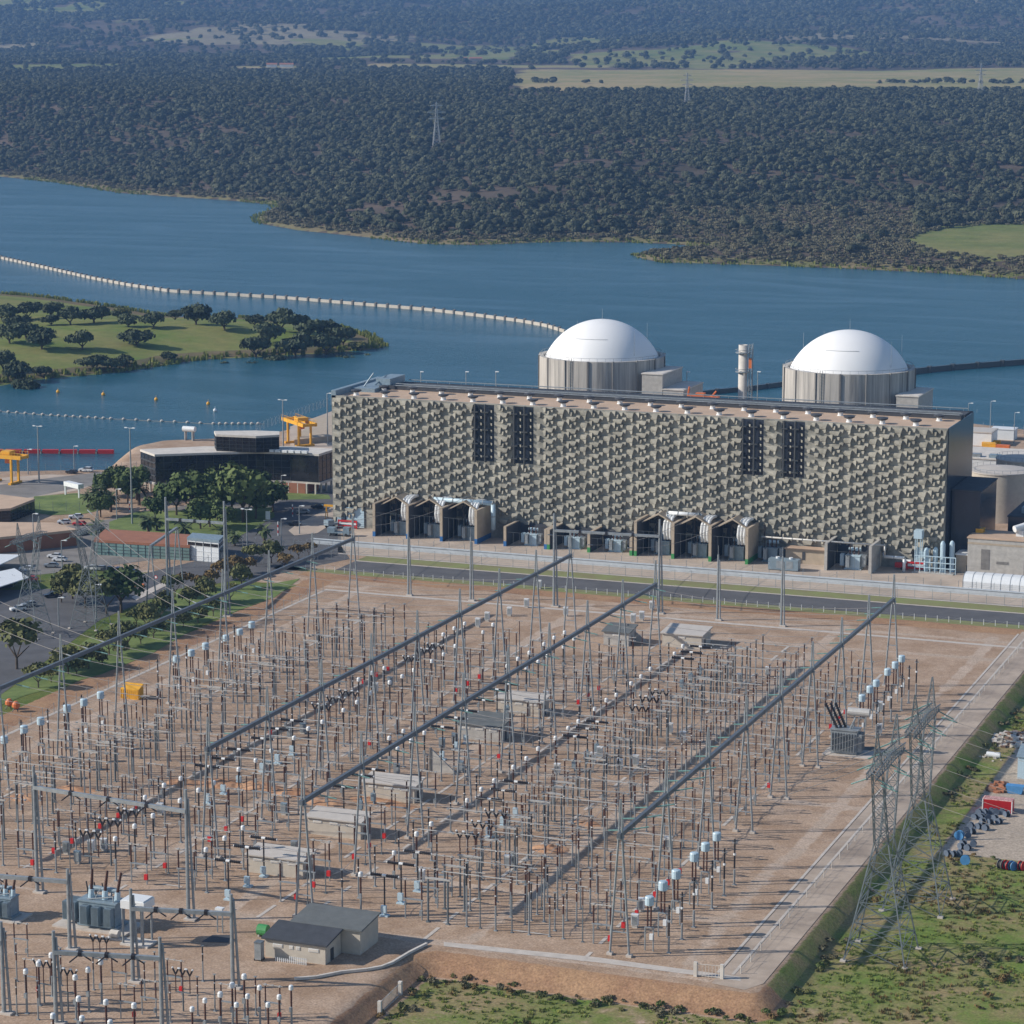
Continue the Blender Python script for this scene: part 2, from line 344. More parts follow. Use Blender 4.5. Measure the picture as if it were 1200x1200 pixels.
# keep the fan one regular grid; everything nearer than the far shore lies under the lake
FZ, fs, fu, fd = far_z(FX, FY)
pxs = 600+3123*fu
def row_of(s, z): return 38+(CAM_H-z)*3123/s
frow = row_of(fs, FZ)
a_field = (ss(3720, 3790, fs+40*(fbm(FX, FY, 200, 2, 4)-.5))*(1-ss(5080, 5200, fs+500*(fbm(FX, FY, 500, 2, 8)-.5)))*ss(560, 640, pxs+60*(fbm(FX,FY,300,2,1)-.5)))
a_gfield = ss(.63, .68, fbm(FX, FY, 520, 3, 21))*ss(4600, 4900, fs)*.7
fwob = 70*(fbm(FX, FY, 260, 2, 71)-.5)
a_field = np.maximum(a_field, ss(5180, 5230, fs+fwob)*(1-ss(5400, 5450, fs+fwob))*ss(420, 440, pxs)*(1-ss(700, 730, pxs)))
a_field = np.maximum(a_field, ss(5130, 5160, fs+fwob)*(1-ss(5260, 5290, fs+fwob))*ss(268, 280, pxs)*(1-ss(350, 362, pxs)))
a_gfield = np.maximum(a_gfield, ss(5650, 5720, fs+fwob)*(1-ss(6000, 6080, fs+fwob))*ss(365, 385, pxs)*(1-ss(585, 610, pxs)))
a_pale = .75*ss(.60, .66, fbm(FX, FY, 800, 3, 33))*ss(6000, 6600, fs)
hill_patch = ((pxs-1190)/130)**2+((frow-282)/24)**2
a_gfield = np.maximum(a_gfield, (hill_patch < 1)*(fs < 3000)*(fd > 0)*1.0)
a_edge = (1-ss(14, 30, fd))*(fd > 0)
a_sc = ss(1.0, 0.0, 0*fd)*0
fm = zonemat('woodland floor', ((.08,.065,.045), (.15,.11,.08)),
             [('a_pale', (.24,.20,.13), (.30,.26,.16)), ('a_gfield', (.15,.19,.05), (.26,.24,.09)), ('a_field', (.25,.25,.09), (.42,.32,.16)), ('a_edge', (.16,.17,.06), (.26,.20,.12))], .006, 2.0, .08)
far_o = grid_mesh('hills', FX, FY, FZ, fm, {'a_field': a_field, 'a_gfield': a_gfield, 'a_pale': a_pale, 'a_edge': a_edge})

# left peninsula with the meadow
pen_px = [(-300,352),(0,345),(60,350),(130,360),(200,372),(300,374),(400,384),(440,396),(455,404),(440,409),(380,414),(300,418),(230,422),(180,430),(120,438),(60,443),(20,447),(0,452),(-200,475)]
pen = [at(a, b, WZ) for a, b in pen_px]
px0, px1 = min(p[0] for p in pen), max(p[0] for p in pen); py0, py1 = min(p[1] for p in pen), max(p[1] for p in pen)
qx = np.arange(px0-20, px1+20, 5.0); qy = np.arange(py0-20, py1+20, 5.0); QX, QY = np.meshgrid(qx, qy)
def pen_z(X, Y):
    d = sdist(np.asarray(X, float), np.asarray(Y, float), pen)
    return np.where(d > 0, WZ+1.5*ss(0, 8, d)+6*ss(6, 90, d)+2.5*(fbm(X, Y, 90, 3, 7)-.4)*ss(10, 60, d), WZ-5*ss(0, 25, -d)), d
QZ, qd = pen_z(QX, QY)
pmn = zonemat('meadow', ((.14,.20,.04), (.25,.24,.08)), [('edge', (.13,.12,.06), (.20,.15,.08))], .02, .3, .5)
grid_mesh('peninsula_ground', QX, QY, QZ, pmn, {'edge': (1-ss(8, 26, qd))*(qd > 0)})

# ---------------------------------------------------------------- tree meshes
def quads_mesh(name, C, N, size, mat, extra=None):
    """leaf clumps: one small square per centre C facing N with some tilt"""
    n = len(C); N = N/np.linalg.norm(N, axis=1, keepdims=True)
    a = np.where(np.abs(N[:, 2:]) < .9, np.array([[0, 0, 1.]]), np.array([[1., 0, 0]])); U = np.cross(N, a); U /= np.linalg.norm(U, axis=1, keepdims=True); V = np.cross(N, U)
    sz = (size*nrs.uniform(.6, 1.35, n))[:, None]; th = nrs.uniform(0, 6.28, n)[:, None]
    u = (U*np.cos(th)+V*np.sin(th))*sz; v = (V*np.cos(th)-U*np.sin(th))*sz*.8
    co = np.stack([C-u-v*.3, C-v*.9+u*.2, C+u+v*.2, C+v], 1).reshape(-1, 3)
    vs = [tuple(map(float, p)) for p in co]; fc = [(4*i, 4*i+1, 4*i+2, 4*i+3) for i in range(n)]
    me = bpy.data.meshes.new(name); me.from_pydata(vs, [], fc); me.materials.append(mat); me.update(); return me
def crown_mesh(name, rx, rz, zc, lobes, per, leaf, mat, flat=.75, jit=.45):
    """several overlapping lobes covered and filled with leaf clumps; flattened underside"""
    Cs = []; Ns = []
    for k in range(lobes):
        a = nrs.uniform(0, 6.28); rr = rx*.62*math.sqrt(nrs.uniform(0, 1)) if k else 0
        c = np.array([rr*math.cos(a), rr*math.sin(a), zc+rz*nrs.uniform(-.35, .4)]); lr = rx*nrs.uniform(.38, .6) if k else rx*.66
        d = nrs.normal(size=(per, 3)); d /= np.linalg.norm(d, axis=1, keepdims=True); d[:, 2] = np.where(d[:, 2] < -.35, -d[:, 2]*.4, d[:, 2])
        r = lr*nrs.uniform(.72, 1.05, per)[:, None]
        Cs.append(c+d*r*np.array([1, 1, flat*rz/rx*1.3])); Ns.append(d+nrs.normal(size=(per, 3))*jit)
    return quads_mesh(name, np.concatenate(Cs), np.concatenate(Ns), leaf, mat)
def trunk_mesh(name, h, r, spread, lean=0.):
    b = MB(); b.tube((0, 0, -.5), (lean, 0, h*.55), r, r*.75, 7)
    for k in range(4):
        a = k*1.6+rnd.random(); b.tube((lean, 0, h*.5), (lean+spread*math.cos(a), spread*math.sin(a), h*(.95+.2*rnd.random())), r*.6, r*.25, 5)
    return b.mesh(name, M['bark'])
OAK = [(crown_mesh('oak_crown', 5.2, 3.0, 4.0, 11, 110, .6, M['oak']), trunk_mesh('oak_trunk', 3.4, .38, 2.2, .3*i-.3)) for i in range(4)]
GRN = [(crown_mesh('tree_crown', 4.0, 4.4, 4.9, 11, 105, .5, M['green']), trunk_mesh('tree_trunk', 4.5, .28, 1.5)) for i in range(3)]
OLV = [(crown_mesh('olive_crown', 3.6, 2.6, 4.0, 8, 85, .42, M['olive']), trunk_mesh('olive_trunk', 3.0, .2, 1.6)) for i in range(3)]
AUT = [(crown_mesh('autumn_crown', 3.0, 1.9, 3.4, 7, 75, .4, M['autumn']), trunk_mesh('autumn_trunk', 2.6, .16, 1.2)) for i in range(2)]
def proto_obj(name, me): return bpy.data.objects.new(name, me)
def scatter(name, P, protos, rot, scl, idx, label):
    """stuff nobody could count: instances on points by geometry nodes"""
    me = bpy.data.meshes.new(name); me.vertices.add(len(P)); me.vertices.foreach_set('co', np.asarray(P, np.float32).ravel())
    for k, a, ty in (('rz', rot, 'FLOAT'), ('sc', scl, 'FLOAT'), ('ix', idx, 'INT')):
        t = me.attributes.new(k, ty, 'POINT'); t.data.foreach_set('value', np.asarray(a, np.float32 if ty == 'FLOAT' else np.int32))
    o = obj(name, me); tag(o, label, name.replace('_', ' '), kind='stuff')
    g = bpy.data.node_groups.new(name+'_scatter', 'GeometryNodeTree')
    g.interface.new_socket('Geometry', in_out='INPUT', socket_type='NodeSocketGeometry'); g.interface.new_socket('Geometry', in_out='OUTPUT', socket_type='NodeSocketGeometry')
    gi = g.nodes.new('NodeGroupInput'); go = g.nodes.new('NodeGroupOutput'); ip = g.nodes.new('GeometryNodeInstanceOnPoints'); ip.inputs['Pick Instance'].default_value = True
    def at_(nm, ty):
        a = g.nodes.new('GeometryNodeInputNamedAttribute'); a.data_type = ty; a.inputs['Name'].default_value = nm; return a
    jn = g.nodes.new('GeometryNodeJoinGeometry')
    for pr in protos[::-1]:
        oi = g.nodes.new('GeometryNodeObjectInfo'); oi.inputs['Object'].default_value = pr; oi.inputs['As Instance'].default_value = True; g.links.new(oi.outputs['Geometry'], jn.inputs[0])
    g.links.new(gi.outputs[0], ip.inputs['Points']); g.links.new(jn.outputs[0], ip.inputs['Instance'])
    ia = at_('ix', 'INT'); g.links.new(ia.outputs['Attribute'], ip.inputs['Instance Index'])
    ra = at_('rz', 'FLOAT'); cx = g.nodes.new('ShaderNodeCombineXYZ'); g.links.new(ra.outputs['Attribute'], cx.inputs['Z']); g.links.new(cx.outputs[0], ip.inputs['Rotation'])
    sa = at_('sc', 'FLOAT'); g.links.new(sa.outputs['Attribute'], ip.inputs['Scale'])
    g.links.new(ip.outputs[0], go.inputs[0]); md = o.modifiers.new('scatter', 'NODES'); md.node_group = g
    return o
FARP = [proto_obj('woodland_tree', crown_mesh('woodland_crown', 5.6, 3.6, 3.4, 5, 60, 1.05, M['oakfar'], .9, .16)) for i in range(5)]
SCRP = [proto_obj('scrub_bush', crown_mesh('scrub_crown', 2.6, 1.3, 1.0, 4, 22, .6, M['scrub'], .9)) for i in range(3)]
def far_points(s0, s1, n, umax=.235, keep=None):
    s = np.sqrt(nrs.uniform(s0*s0, s1*s1, n)); u = nrs.uniform(-umax, umax, n); X, Y = us(s, u)
    z, s_, u_, d = far_z(X, Y); px = 600+3123*u; row = row_of(s, z)
    return X, Y, z, s, u, d, px, row
# woodland between the lake and the farmland ridge
X, Y, z, s, u, d, px, row = far_points(1850, 4000, 36000)
dens = np.clip(3.0*(fbm(X, Y, 110, 4, 12)-.17), .08, 1)
hp = ((px-1190)/120)**2+((row-282)/20)**2
spit = (px > 742)*(s < np.where(px > 1080, 2080, 2280))
ok = (d > 26) & (nrs.uniform(size=len(s)) < dens) & (hp > 1) & ~((s > 3725) & (px > 590)) & ~((spit) & (nrs.uniform(size=len(s)) < .9)) & ~((s < 2330) & (px > 850) & (nrs.uniform(size=len(s)) < .35))
fld = (s > 4000-1) 
P = np.stack([X, Y, z-.4], -1)[ok]; n = len(P)
scatter('woodland', P, FARP, nrs.uniform(0, 6.28, n), nrs.uniform(.45, 1.25, n)*(.75+.5*fbm(P[:, 0], P[:, 1], 200, 2, 81)), nrs.randint(0, 5, n), 'dense holm oak woodland covering the hills across the lake')
# farther woodland behind the fields, thinner and patchy
X, Y, z, s, u, d, px, row = far_points(3900, 11500, 85000)
dens = np.clip(3.4*(fbm(X, Y, 420, 4, 14)-.24), .12, 1); gf = fbm(X, Y, 520, 3, 21); pl = fbm(X, Y, 800, 3, 33)
dens = np.where((gf > .65) & (s > 4700), .1, dens); dens = np.where((pl > .63) & (s > 6300), dens*.25, dens)
fieldm = (s < 5180-500*(fbm(X, Y, 500, 2, 8)-.5)) & (px > 600)
rowt = (np.abs(s-4180-25*np.sin(px/40)) < 22) & ((px < 716) | (px > 1030))
dens = np.where(fieldm, np.where(rowt, .9, 0.0), dens); dens = np.where((s < 4900) & (px <= 600), .9, dens)
fw = 70*(fbm(X, Y, 260, 2, 71)-.5); dens = np.where(((s+fw > 5060) & (s+fw < 5450) & (px > 425) & (px < 725)) | ((s+fw > 5030) & (s+fw < 5290) & (px > 270) & (px < 360)) | ((s+fw > 5480) & (s+fw < 6080) & (px > 370) & (px < 605)), .02, dens)
ok = nrs.uniform(size=len(s)) < dens; P = np.stack([X, Y, z-.4], -1)[ok]; n = len(P)
scatter('distant_woodland', P, FARP, nrs.uniform(0, 6.28, n), nrs.uniform(.9, 1.9, n)*np.interp(s[ok], [4000, 10000], [.8, 1.6]), nrs.randint(0, 5, n), 'patchy woodland and scattered trees on the hazy hills beyond the fields')
X, Y, z, s, u, d, px, row = far_points(3950, 4500, 2600)
rowt = (np.abs(s-4150-20*np.sin(px/45)) < 14) & ((px < 716) | (px > 1030))
P = np.stack([X, Y, z-.3], -1)[rowt]; n = len(P)
scatter('field_hedge', P, FARP, nrs.uniform(0, 6.28, n), nrs.uniform(.8, 1.3, n), nrs.randint(0, 5, n), 'dark hedge of trees crossing the dry golden field')
# scrub on the spit and along the banks
X, Y, z, s, u, d, px, row = far_points(1700, 3200, 60000)
ok = (d > 6) & (((px > 742) & (d < 330) & (s < 2400)) | (d < 45)); ok &= (hp_ := ((px-1190)/120)**2+((row-282)/20)**2) > .9
P = np.stack([X, Y, z-.2], -1)[ok]; n = len(P)
scatter('bank_scrub', P, SCRP, nrs.uniform(0, 6.28, n), nrs.uniform(.6, 1.5, n), nrs.randint(0, 3, n), 'grey green scrub on the low spit and far lake banks')
# reeds: tufts of upright blades
def tuft(nm, h, r, n):
    b = MB()
    for i in range(n):
        a = rnd.uniform(0, 6.28); q = rnd.uniform(0, r); x, y = q*math.cos(a), q*math.sin(a); w = rnd.uniform(.12, .3); c, s_ = math.cos(a+1), math.sin(a+1); hh = h*rnd.uniform(.6, 1.1); l = rnd.uniform(-.4, .4)
        b.quad((x-w*c, y-w*s_, -.3), (x+w*c, y+w*s_, -.3), (x+w*c*.4+l, y+w*s_*.4, hh), (x-w*c*.4+l, y-w*s_*.4, hh))
    return proto_obj(nm, b.mesh(nm, M['reed']))
RD = [tuft('reed_tuft', 2.3, 1.3, 42) for i in range(3)]
def edge_pts(poly, step, wid, zoff=0.0):
    out = []
    for i in range(len(poly)-1):
        a = Vector(poly[i]); b_ = Vector(poly[i+1]); L = (b_-a).length; n_ = int(L/step); nrm = Vector((-(b_-a).y, (b_-a).x)).normalized()
        for k in range(n_):
            p = a.lerp(b_, (k+rnd.random())/max(1, n_))+nrm*rnd.uniform(-1, 1)*wid; out.append((p.x, p.y))
    return np.array(out)
e = edge_pts(pen, 1.0, 7); zz, dd = pen_z(e[:, 0], e[:, 1]); k_ = dd > -2.5; e = e[k_]; zz = np.maximum(zz[k_], WZ-.3)
n = len(e); scatter('reed_bed', np.column_stack([e, zz]), RD, nrs.uniform(0, 6.28, n), nrs.uniform(.6, 1.05, n), nrs.randint(0, 3, n), 'olive green reeds fringing the peninsula shoreline')
fpi = [p for p, q in zip(far_poly, far_px) if -250 < q[0] < 1500]
e = edge_pts(fpi, 1.4, 9); zz, _, _, dd = far_z(e[:, 0], e[:, 1]); wide = fbm(e[:, 0], e[:, 1], 160, 2, 6) > .42
k_ = (dd > -5) & wide; e = e[k_]; zz = np.maximum(zz[k_], WZ-.3); n = len(e)
scatter('far_reed_bed', np.column_stack([e, zz]), RD, nrs.uniform(0, 6.28, n), nrs.uniform(.5, .95, n), nrs.randint(0, 3, n), 'yellow green reeds along the far shore of the lake')
# ground scrub on the embankments and rough grass in front
def tuft2(nm, h, r, n, mat):
    b = MB()
    for i in range(n):
        a = rnd.uniform(0, 6.28); q = rnd.uniform(0, r); x, y = q*math.cos(a), q*math.sin(a); w = rnd.uniform(.04, .1); c, s_ = math.cos(a+1), math.sin(a+1); hh = h*rnd.uniform(.5, 1.1); l = rnd.uniform(-.3, .3)
        b.quad((x-w*c, y-w*s_, -.05), (x+w*c, y+w*s_, -.05), (x+w*c*.4+l, y+w*s_*.4, hh), (x-w*c*.4+l, y-w*s_*.4, hh))
    return proto_obj(nm, b.mesh(nm, mat))
M['grassb'] = leafmat('fresh grass blades', (.12,.17,.035), (.22,.27,.07))
TF = [tuft2('grass_tuft', .3, .5, 26, M['reed']), tuft2('green_tuft', .25, .5, 26, M['grassb']), tuft2('brown_tuft', .4, .45, 22, M['autumn']), tuft2('olive_tuft', .35, .5, 26, M['olive'])]
BU = [proto_obj('low_bush', crown_mesh('bush_crown', .9, .6, .35, 3, 26, .16, mt)) for mt in (M['green'], M['olive'], M['autumn'], M['scrub'])]
N_ = 26000; X = nrs.uniform(-172, -50, N_); Y = nrs.uniform(340, 660, N_)
z, sdp = ground_z(X, Y)
f1 = fbm(X, Y, 14, 3, 31); path = (X > -100.5) & (Y > 488)
ok = (sdp < -5.0) & ~path & (f1 > .40) & (nrs.uniform(size=N_) < np.interp(Y, [340, 640], [1, .5]))
P = np.column_stack([X, Y, z])[ok]; n = len(P); f1 = f1[ok]
ix = np.where(f1 > .62, nrs.choice([2, 3, 0], n), nrs.choice([0, 1, 1, 1], n))
scatter('rough_grass', P, TF, nrs.uniform(0, 6.28, n), nrs.uniform(.6, 1.4, n), ix, 'rough green and brown grass on the low ground below the yard')
N_ = 9000; X = nrs.uniform(-172, -60, N_); Y = nrs.uniform(350, 660, N_); z, sdp = ground_z(X, Y); f2_ = fbm(X, Y, 9, 2, 43)
near = ((sdp < -2.5) & (f2_ > .35) & (sdp > -5.5) & (X > -112) & (f2_ > .48)) | ((sdp < -3.2) & (sdp > -8) & (Y < 395)); f2 = fbm(X, Y, 18, 3, 41)
ok = (near | ((sdp < -8) & (f2 > .76))) & ~((X > -101) & (Y > 488)) & (nrs.uniform(size=N_) < .75)
P = np.column_stack([X, Y, z])[ok]; n = len(P)
scatter('embankment_scrub', P, BU, nrs.uniform(0, 6.28, n), nrs.uniform(.5, 1.5, n), nrs.choice([0, 1, 2, 3, 3], n), 'low dark scrub along the foot of the yard embankment')

# ---------------------------------------------------------------- roads, strips and lawns (thin sheets a few cm apart)
sheet('road', rect(-322, 682.5, 60, 696.5), .03, M['asph'])
sheet('road_verge', rect(-322, 697.2, 60, 704.6), .03, M['drygrass'])
sheet('road_verge_strip', rect(-340, 677.6, 60, 682.4), .03, M['drygrass'])
sheet('service_path', rect(-340, 704.7, 60, 706), .05, M['kerb'])
sheet('plant_road', rect(-420, 706.2, 60, 715.9), .03, M['pave'])
sheet('plant_yard_paving', rect(-352, 721, 60, 747), .03, M['pave'])
MB().box(-322, 696.55, 0, 60, 697.1, .14).build('kerb', M['kerb'])['kind'] = 'structure'
M['track'] = pm('worn sandy track', (.34,.27,.215), .9, 0, .22, .1, .03, 3, col2=(.42,.34,.27)); sheet('yard_road', [(-119.5, 397), (-113.5, 396), (-111.4, 400), (-111.2, 675), (-119.5, 675)], .03, M['track'])
sheet('yard_path', rect(-313, 655.5, -119.5, 657.3), .03, M['kerb'])
sheet('yard_back_path', rect(-119.5, 655.5, 20, 657.3), .05, M['kerb'])
sheet('yard_edge_path', rect(-313.2, 380, -312.2, 655.4), .03, M['kerb'])
sheet('yard_front_path', pxpoly([(520,1104),(700,1122),(868,1145),(868,1150),(700,1128),(520,1109)]), .042, M['kerb'])
for k_, x_ in enumerate((-120.2, -117.6)):
    sheet('drain_edge', rect(x_, 402, x_+.55, 672), .07, M['kerb'])
for x_ in (-258.6, -235.5, -204.8, -196.6, -172.6, -143.4, -287.5):
    for j in range(26):
        y_ = 399+j*9.2
        if rnd.random() < .2 or y_ > 630: continue
        sheet('cable_trench', rect(x_, y_, x_+.7, y_+rnd.uniform(3, 8.2)), .05, M['kerb'])
for k in range(8):
    for x_ in (-229, -160, -137.5, -168, -260):
        if rnd.random() < .6: sheet('crossing_trench', rect(x_, 409+25*k+rnd.uniform(-3, 10), x_+rnd.uniform(5, 9), 0)[:2]+[(x_+7, 409.6+25*k), (x_, 409.6+25*k)] if False else rect(x_, 409+25*k, x_+rnd.uniform(4, 9), 409.55+25*k), .06, M['kerb'])
# trampled and dug patches in the gravel
def blob(cx, cy, rx, ry, z, mat, nm):
    n = 18; pts = []
    for i in range(n):
        a = 2*math.pi*i/n; q = rnd.uniform(.75, 1.2); pts.append((cx+rx*q*math.cos(a), cy+ry*q*math.sin(a)))
    return sheet(nm, pts, z, mat)
E_ = pm('dug orange earth', (.36,.17,.09), .95, 0, .35, .25, .4, .7, col2=(.44,.26,.15))
def mound(nm, px, py, rx, ry, h, mat, z0=0.):
    x, y = at(px, py, z0); nx = 26; g = np.linspace(-1, 1, nx); A, B = np.meshgrid(g, g); rr = np.sqrt(A*A+B*B); hh = np.clip(1-rr, 0, 1)
    Z = z0-.1+h*(hh**.7)*(.35+1.0*fbm(A*6+x, B*6+y, 1.6, 3, 4))*(hh > 0)
    return grid_mesh(nm, x+A*rx, y+B*ry, Z, mat)
for (px, py, rx, ry, h) in [(260,918,6,4,1.0),(300,922,7,3,1.2),(345,930,6,3,1.2),(380,940,5,3,.9),(215,917,4,3,.8),(440,938,6,3,.7),(690,965,4,2,.6),(645,995,4,3,.9),(90,925,5,2.5,.8),(30,935,4,3,.9),(470,945,4,2,.5)]:
    mound('spoil_bank', px, py, rx, ry, h*1.1, E_)
# plant area asphalt on the left, car parks and lawns
sheet('car_park', pxpoly([(-260,870),(0,815),(60,770),(118,726),(196,694),(260,683),(330,672),(410,655),(400,640),(300,640),(170,672),(60,690),(-260,700)]), .03, M['asph'])
sheet('plant_street', pxpoly([(-100,640),(0,628),(120,610),(230,590),(300,585),(395,560),(400,640),(330,652),(240,648),(60,672),(-100,690)]), .05, M['asph_l'])
sheet('street', pxpoly([(130,612),(170,606),(225,622),(300,615),(304,600),(330,586),(395,575),(396,650),(180,655)]), .08, M['asph'])
sheet('pavement', pxpoly([(338,622),(352,612),(398,590),(400,607),(372,625),(345,628)]), .11, M['pave'])
sheet('lakeside_road', pxpoly([(-60,585),(0,568),(60,560),(130,552),(165,548),(165,560),(90,572),(0,590),(-60,605)]), .05, M['asph_l'])
sheet('lawn', pxpoly([(34,600),(40,582),(90,578),(128,585),(130,595),(100,602),(60,604)]), .09, M['lawn'])
sheet('lawn', pxpoly([(128,612),(160,600),(320,595),(322,606),(260,640),(150,640),(128,632)]), .11, M['lawn'])
sheet('lawn', pxpoly([(308,582),(320,577),(385,580),(388,585),(330,586)]), .11, M['lawn'])
sheet('lawn', pxpoly([(105,672),(140,674),(146,682),(130,700),(100,694)]), .06, M['lawn'])
sheet('lawn_bank', pxpoly([(-60,850),(0,815),(60,780),(118,738),(185,700),(210,690),(320,684),(352,678),(322,700),(240,730),(180,765),(120,790),(30,815),(-60,850)]), .07, M['lawn'])
sheet('roadside_path', pxpoly([(154,700),(190,683),(196,686),(160,704)]), .10, M['kerb'])
sheet('bare_ground', pxpoly([(340,500),(400,478),(420,478),(420,560),(396,560),(392,528),(340,525)]), .05, M['pave'])
sheet('pump_yard', pxpoly([(-60,540),(0,560),(60,556),(135,560),(90,575),(0,590),(-80,600)],), .04, M['pave'])

# ---------------------------------------------------------------- turbine building
FY_ = 746.0; BX0, BX1 = -352.5, -155.6; BY1 = 782.0; BZ = 42.0
tb = thing('turbine_building', (0, 0, 0), 'vast long turbine hall with a relief concrete facade and flat beige roof', 'building')
w = MB(); yf = FY_
# facade: base plane with asymmetric faceted bosses; louvre recesses are flat panels coloured as shade
strips = []
for (xa, xb, ya, yb) in ((555,579,472,541), (601,625,475,544), (869,894,489,557), (917,942,492,560)):
    X0, Z1 = aty(xa, ya, yf); X1, Z0 = aty(xb, yb, yf); strips.append((X0, X1, Z0, min(Z1, BZ-.3)))
w.box(BX0, yf, 0, BX1-.02, yf+1.0, BZ)
def boss(cx, cz, wd, ht, dp, ax=.3, az=-.15, m=0):
    x0, x1, z0, z1 = cx-wd/2, cx+wd/2, cz-ht/2, cz+ht/2
    if x1 > BX1-.1: x1 = BX1-.1
    x0 = max(x0, BX0); z1 = min(z1, BZ-.05)
    if x1-x0 < .5 or z0 < 0.3 or z1-z0 < .4: return
    cx, cz, wd, ht = (x0+x1)/2, (z0+z1)/2, x1-x0, z1-z0
    for s_ in strips:
        if cx+wd*.3 > s_[0] and cx-wd*.3 < s_[1] and cz+ht*.3 > s_[2]: return
    if z0 < 3.5 and -345 < cx < -163: return
    y = yf-.01; xr = x1-.12*wd; A = (x0, y, z1-.12*ht); B = (x1, y-dp, z1); C = (xr, y-dp*.85, z0+ht*(.12+ax*.3)); D = (x0+wd*.35, y, z0)
    B2 = (x1+.02, y, z1-.02); C2 = (xr+.02, y, z0+ht*.1)
    w._add([A, B, C, D, B2, C2], [(0, 3, 2, 1), (1, 2, 5, 4), (3, 5, 2), (0, 1, 4)], m)
PX_, PZ_ = 7.5, 3.7
for i in range(-1, 28):
    for j in range(-1, 13):
        x0 = BX0+PX_*i; z0 = BZ-PZ_*j-1.3-.0*i
        jx = lambda s=.12: rnd.uniform(-s, s)
        boss(x0+1.9+jx(), z0+jx(), 3.7, 1.75, 1.15, .1, -.1)
        boss(x0+2.6+jx(), z0-1.15+jx(), 1.5, 1.8, .9, .12, .1)
        boss(x0+5.4+jx(), z0-2.0+jx(), 4.8, 1.6, 1.3, .24, -.1)
        boss(x0+4.6+jx(), z0+.6+jx(), 1.5, 2.0, .9, .12, .1)
        boss(x0+5.5+jx(), z0-.35+jx(), 1.5, 1.3, .9, .15, -.1)
        boss(x0+.2+jx(), z0-1.35+jx(), 2.2, 1.5, .8, .1, .1)
        boss(x0+6.9+jx(), z0+.35+jx(), 1.5, 1.2, .8, .1, .1)
w.build('facade', M['conc_s'], tb)
sh = MB(); sh.box(BX0, yf+1.0, 0, BX1, BY1, BZ-1.0); sh.box(BX1-.02, yf+.6, 0, BX1+.25, BY1, BZ+.1)
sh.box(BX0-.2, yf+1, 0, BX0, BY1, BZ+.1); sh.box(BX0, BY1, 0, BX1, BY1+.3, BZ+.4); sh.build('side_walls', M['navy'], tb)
MB().box(BX0, yf+1.0, BZ-1.0, BX1-.02, yf+21, BZ-.25).build('roof', M['roof_b'], tb)
rp = MB().box(BX0+10, yf+21, BZ-1.0, BX1-.5, yf+24.5, BZ+.9).box(BX0+10, yf+26.5, BZ-1, BX1-.5, yf+34, BZ+.5).build('raised_roof_strip', M['roof_d'], tb)
b = MB(); 
for yy, zz in ((yf+20.9, BZ+1.15), (yf+22.9, BZ+1.5), (yf+25.5, BZ+.9), (yf+33.8, BZ+1.4)): b.tube((BX0+12, yy, zz), (BX1-1, yy, zz), .16, n=5)
for i in range(46): b.tube((BX0+14+4.1*i, yf+33.8, BZ+.2), (BX0+14+4.1*i, yf+33.8, BZ+1.4), .06, n=4)
b.build('roof_handrail', M['galv'], tb)
b = MB().box(BX0-.2, yf, BZ-1, BX0+1.4, BY1, BZ+1.6).box(BX0+1.4, yf+12, BZ-1, BX0+9.5, BY1, BZ+1.0); b.tube((BX0+4, yf+16, BZ+1), (BX0+6.5, yf+18, BZ+5.2), .25).tube((BX0+6, yf+20, BZ+1), (BX0+7.5, yf+26, BZ+3.6), .25)
b.box(BX0+5.5, yf+22, BZ+1, BX0+10.5, yf+34, BZ+3.0); b.build('roof_end_plant', M['gblue'], tb)
# ventilators in two staggered rows
vent = MB().lathe(0, 0, [(1.0, 0), (.8, .3), (.8, 1.1)], 10).mesh('vent_base', M['white']); vcap = MB().lathe(0, 0, [(1.0, 1.1), (1.7, 1.45), (1.7, 1.75), (.5, 2.0)], 12).mesh('vent_cap', M['roof_d'])
for i in range(19):
    for r_, (xo, yy) in enumerate(((6.5, yf+4.5), (10.8, yf+16.5))):
        xx = BX0+xo+(10.0*i); 
        if xx > BX1-3: continue
        v_ = obj('roof_ventilator', vent, tb); v_.location = (xx, yy, BZ-.25); obj('ventilator_cap', vcap, v_)
for i, s_ in enumerate(strips):
    q = MB().box(s_[0], yf-.04, s_[2], s_[1], yf+.02, s_[3]).build('louvre_painted_shade', M['navy'], tb)  # flat panel, the shadow inside the recess put into its dark colour
    b = MB(); wd = s_[1]-s_[0]
    for fx in (.12, .62):
        xx = s_[0]+wd*fx; b.tube((xx, yf-.9, s_[2]-.2), (xx, yf-.9, s_[3]+.2), .34, n=7)
        for fz in (.08, .30, .55, .86):
            zz = s_[2]+(s_[3]-s_[2])*fz; b.box(xx-1.05, yf-1.25, zz, xx+1.05, yf-.03, zz+.4)
    b.build('downpipe', M['frame_d'], q)
    st = MB()._add([(-.5, -.05, .9), (.5, -.8, .8), (.4, -.7, 0), (-.2, -.05, 0)], [(0,3,2,1)]).box(.3, -.6, 0, .5, -.05, .7).mesh('concrete_stud', M['conc_s'])
    for fx in (.36, .86):
        for fz in np.arange(.06, .95, .115): o_ = obj('concrete_stud', st, q); o_.location = (s_[0]+wd*fx, yf, s_[2]+(s_[3]-s_[2])*fz)
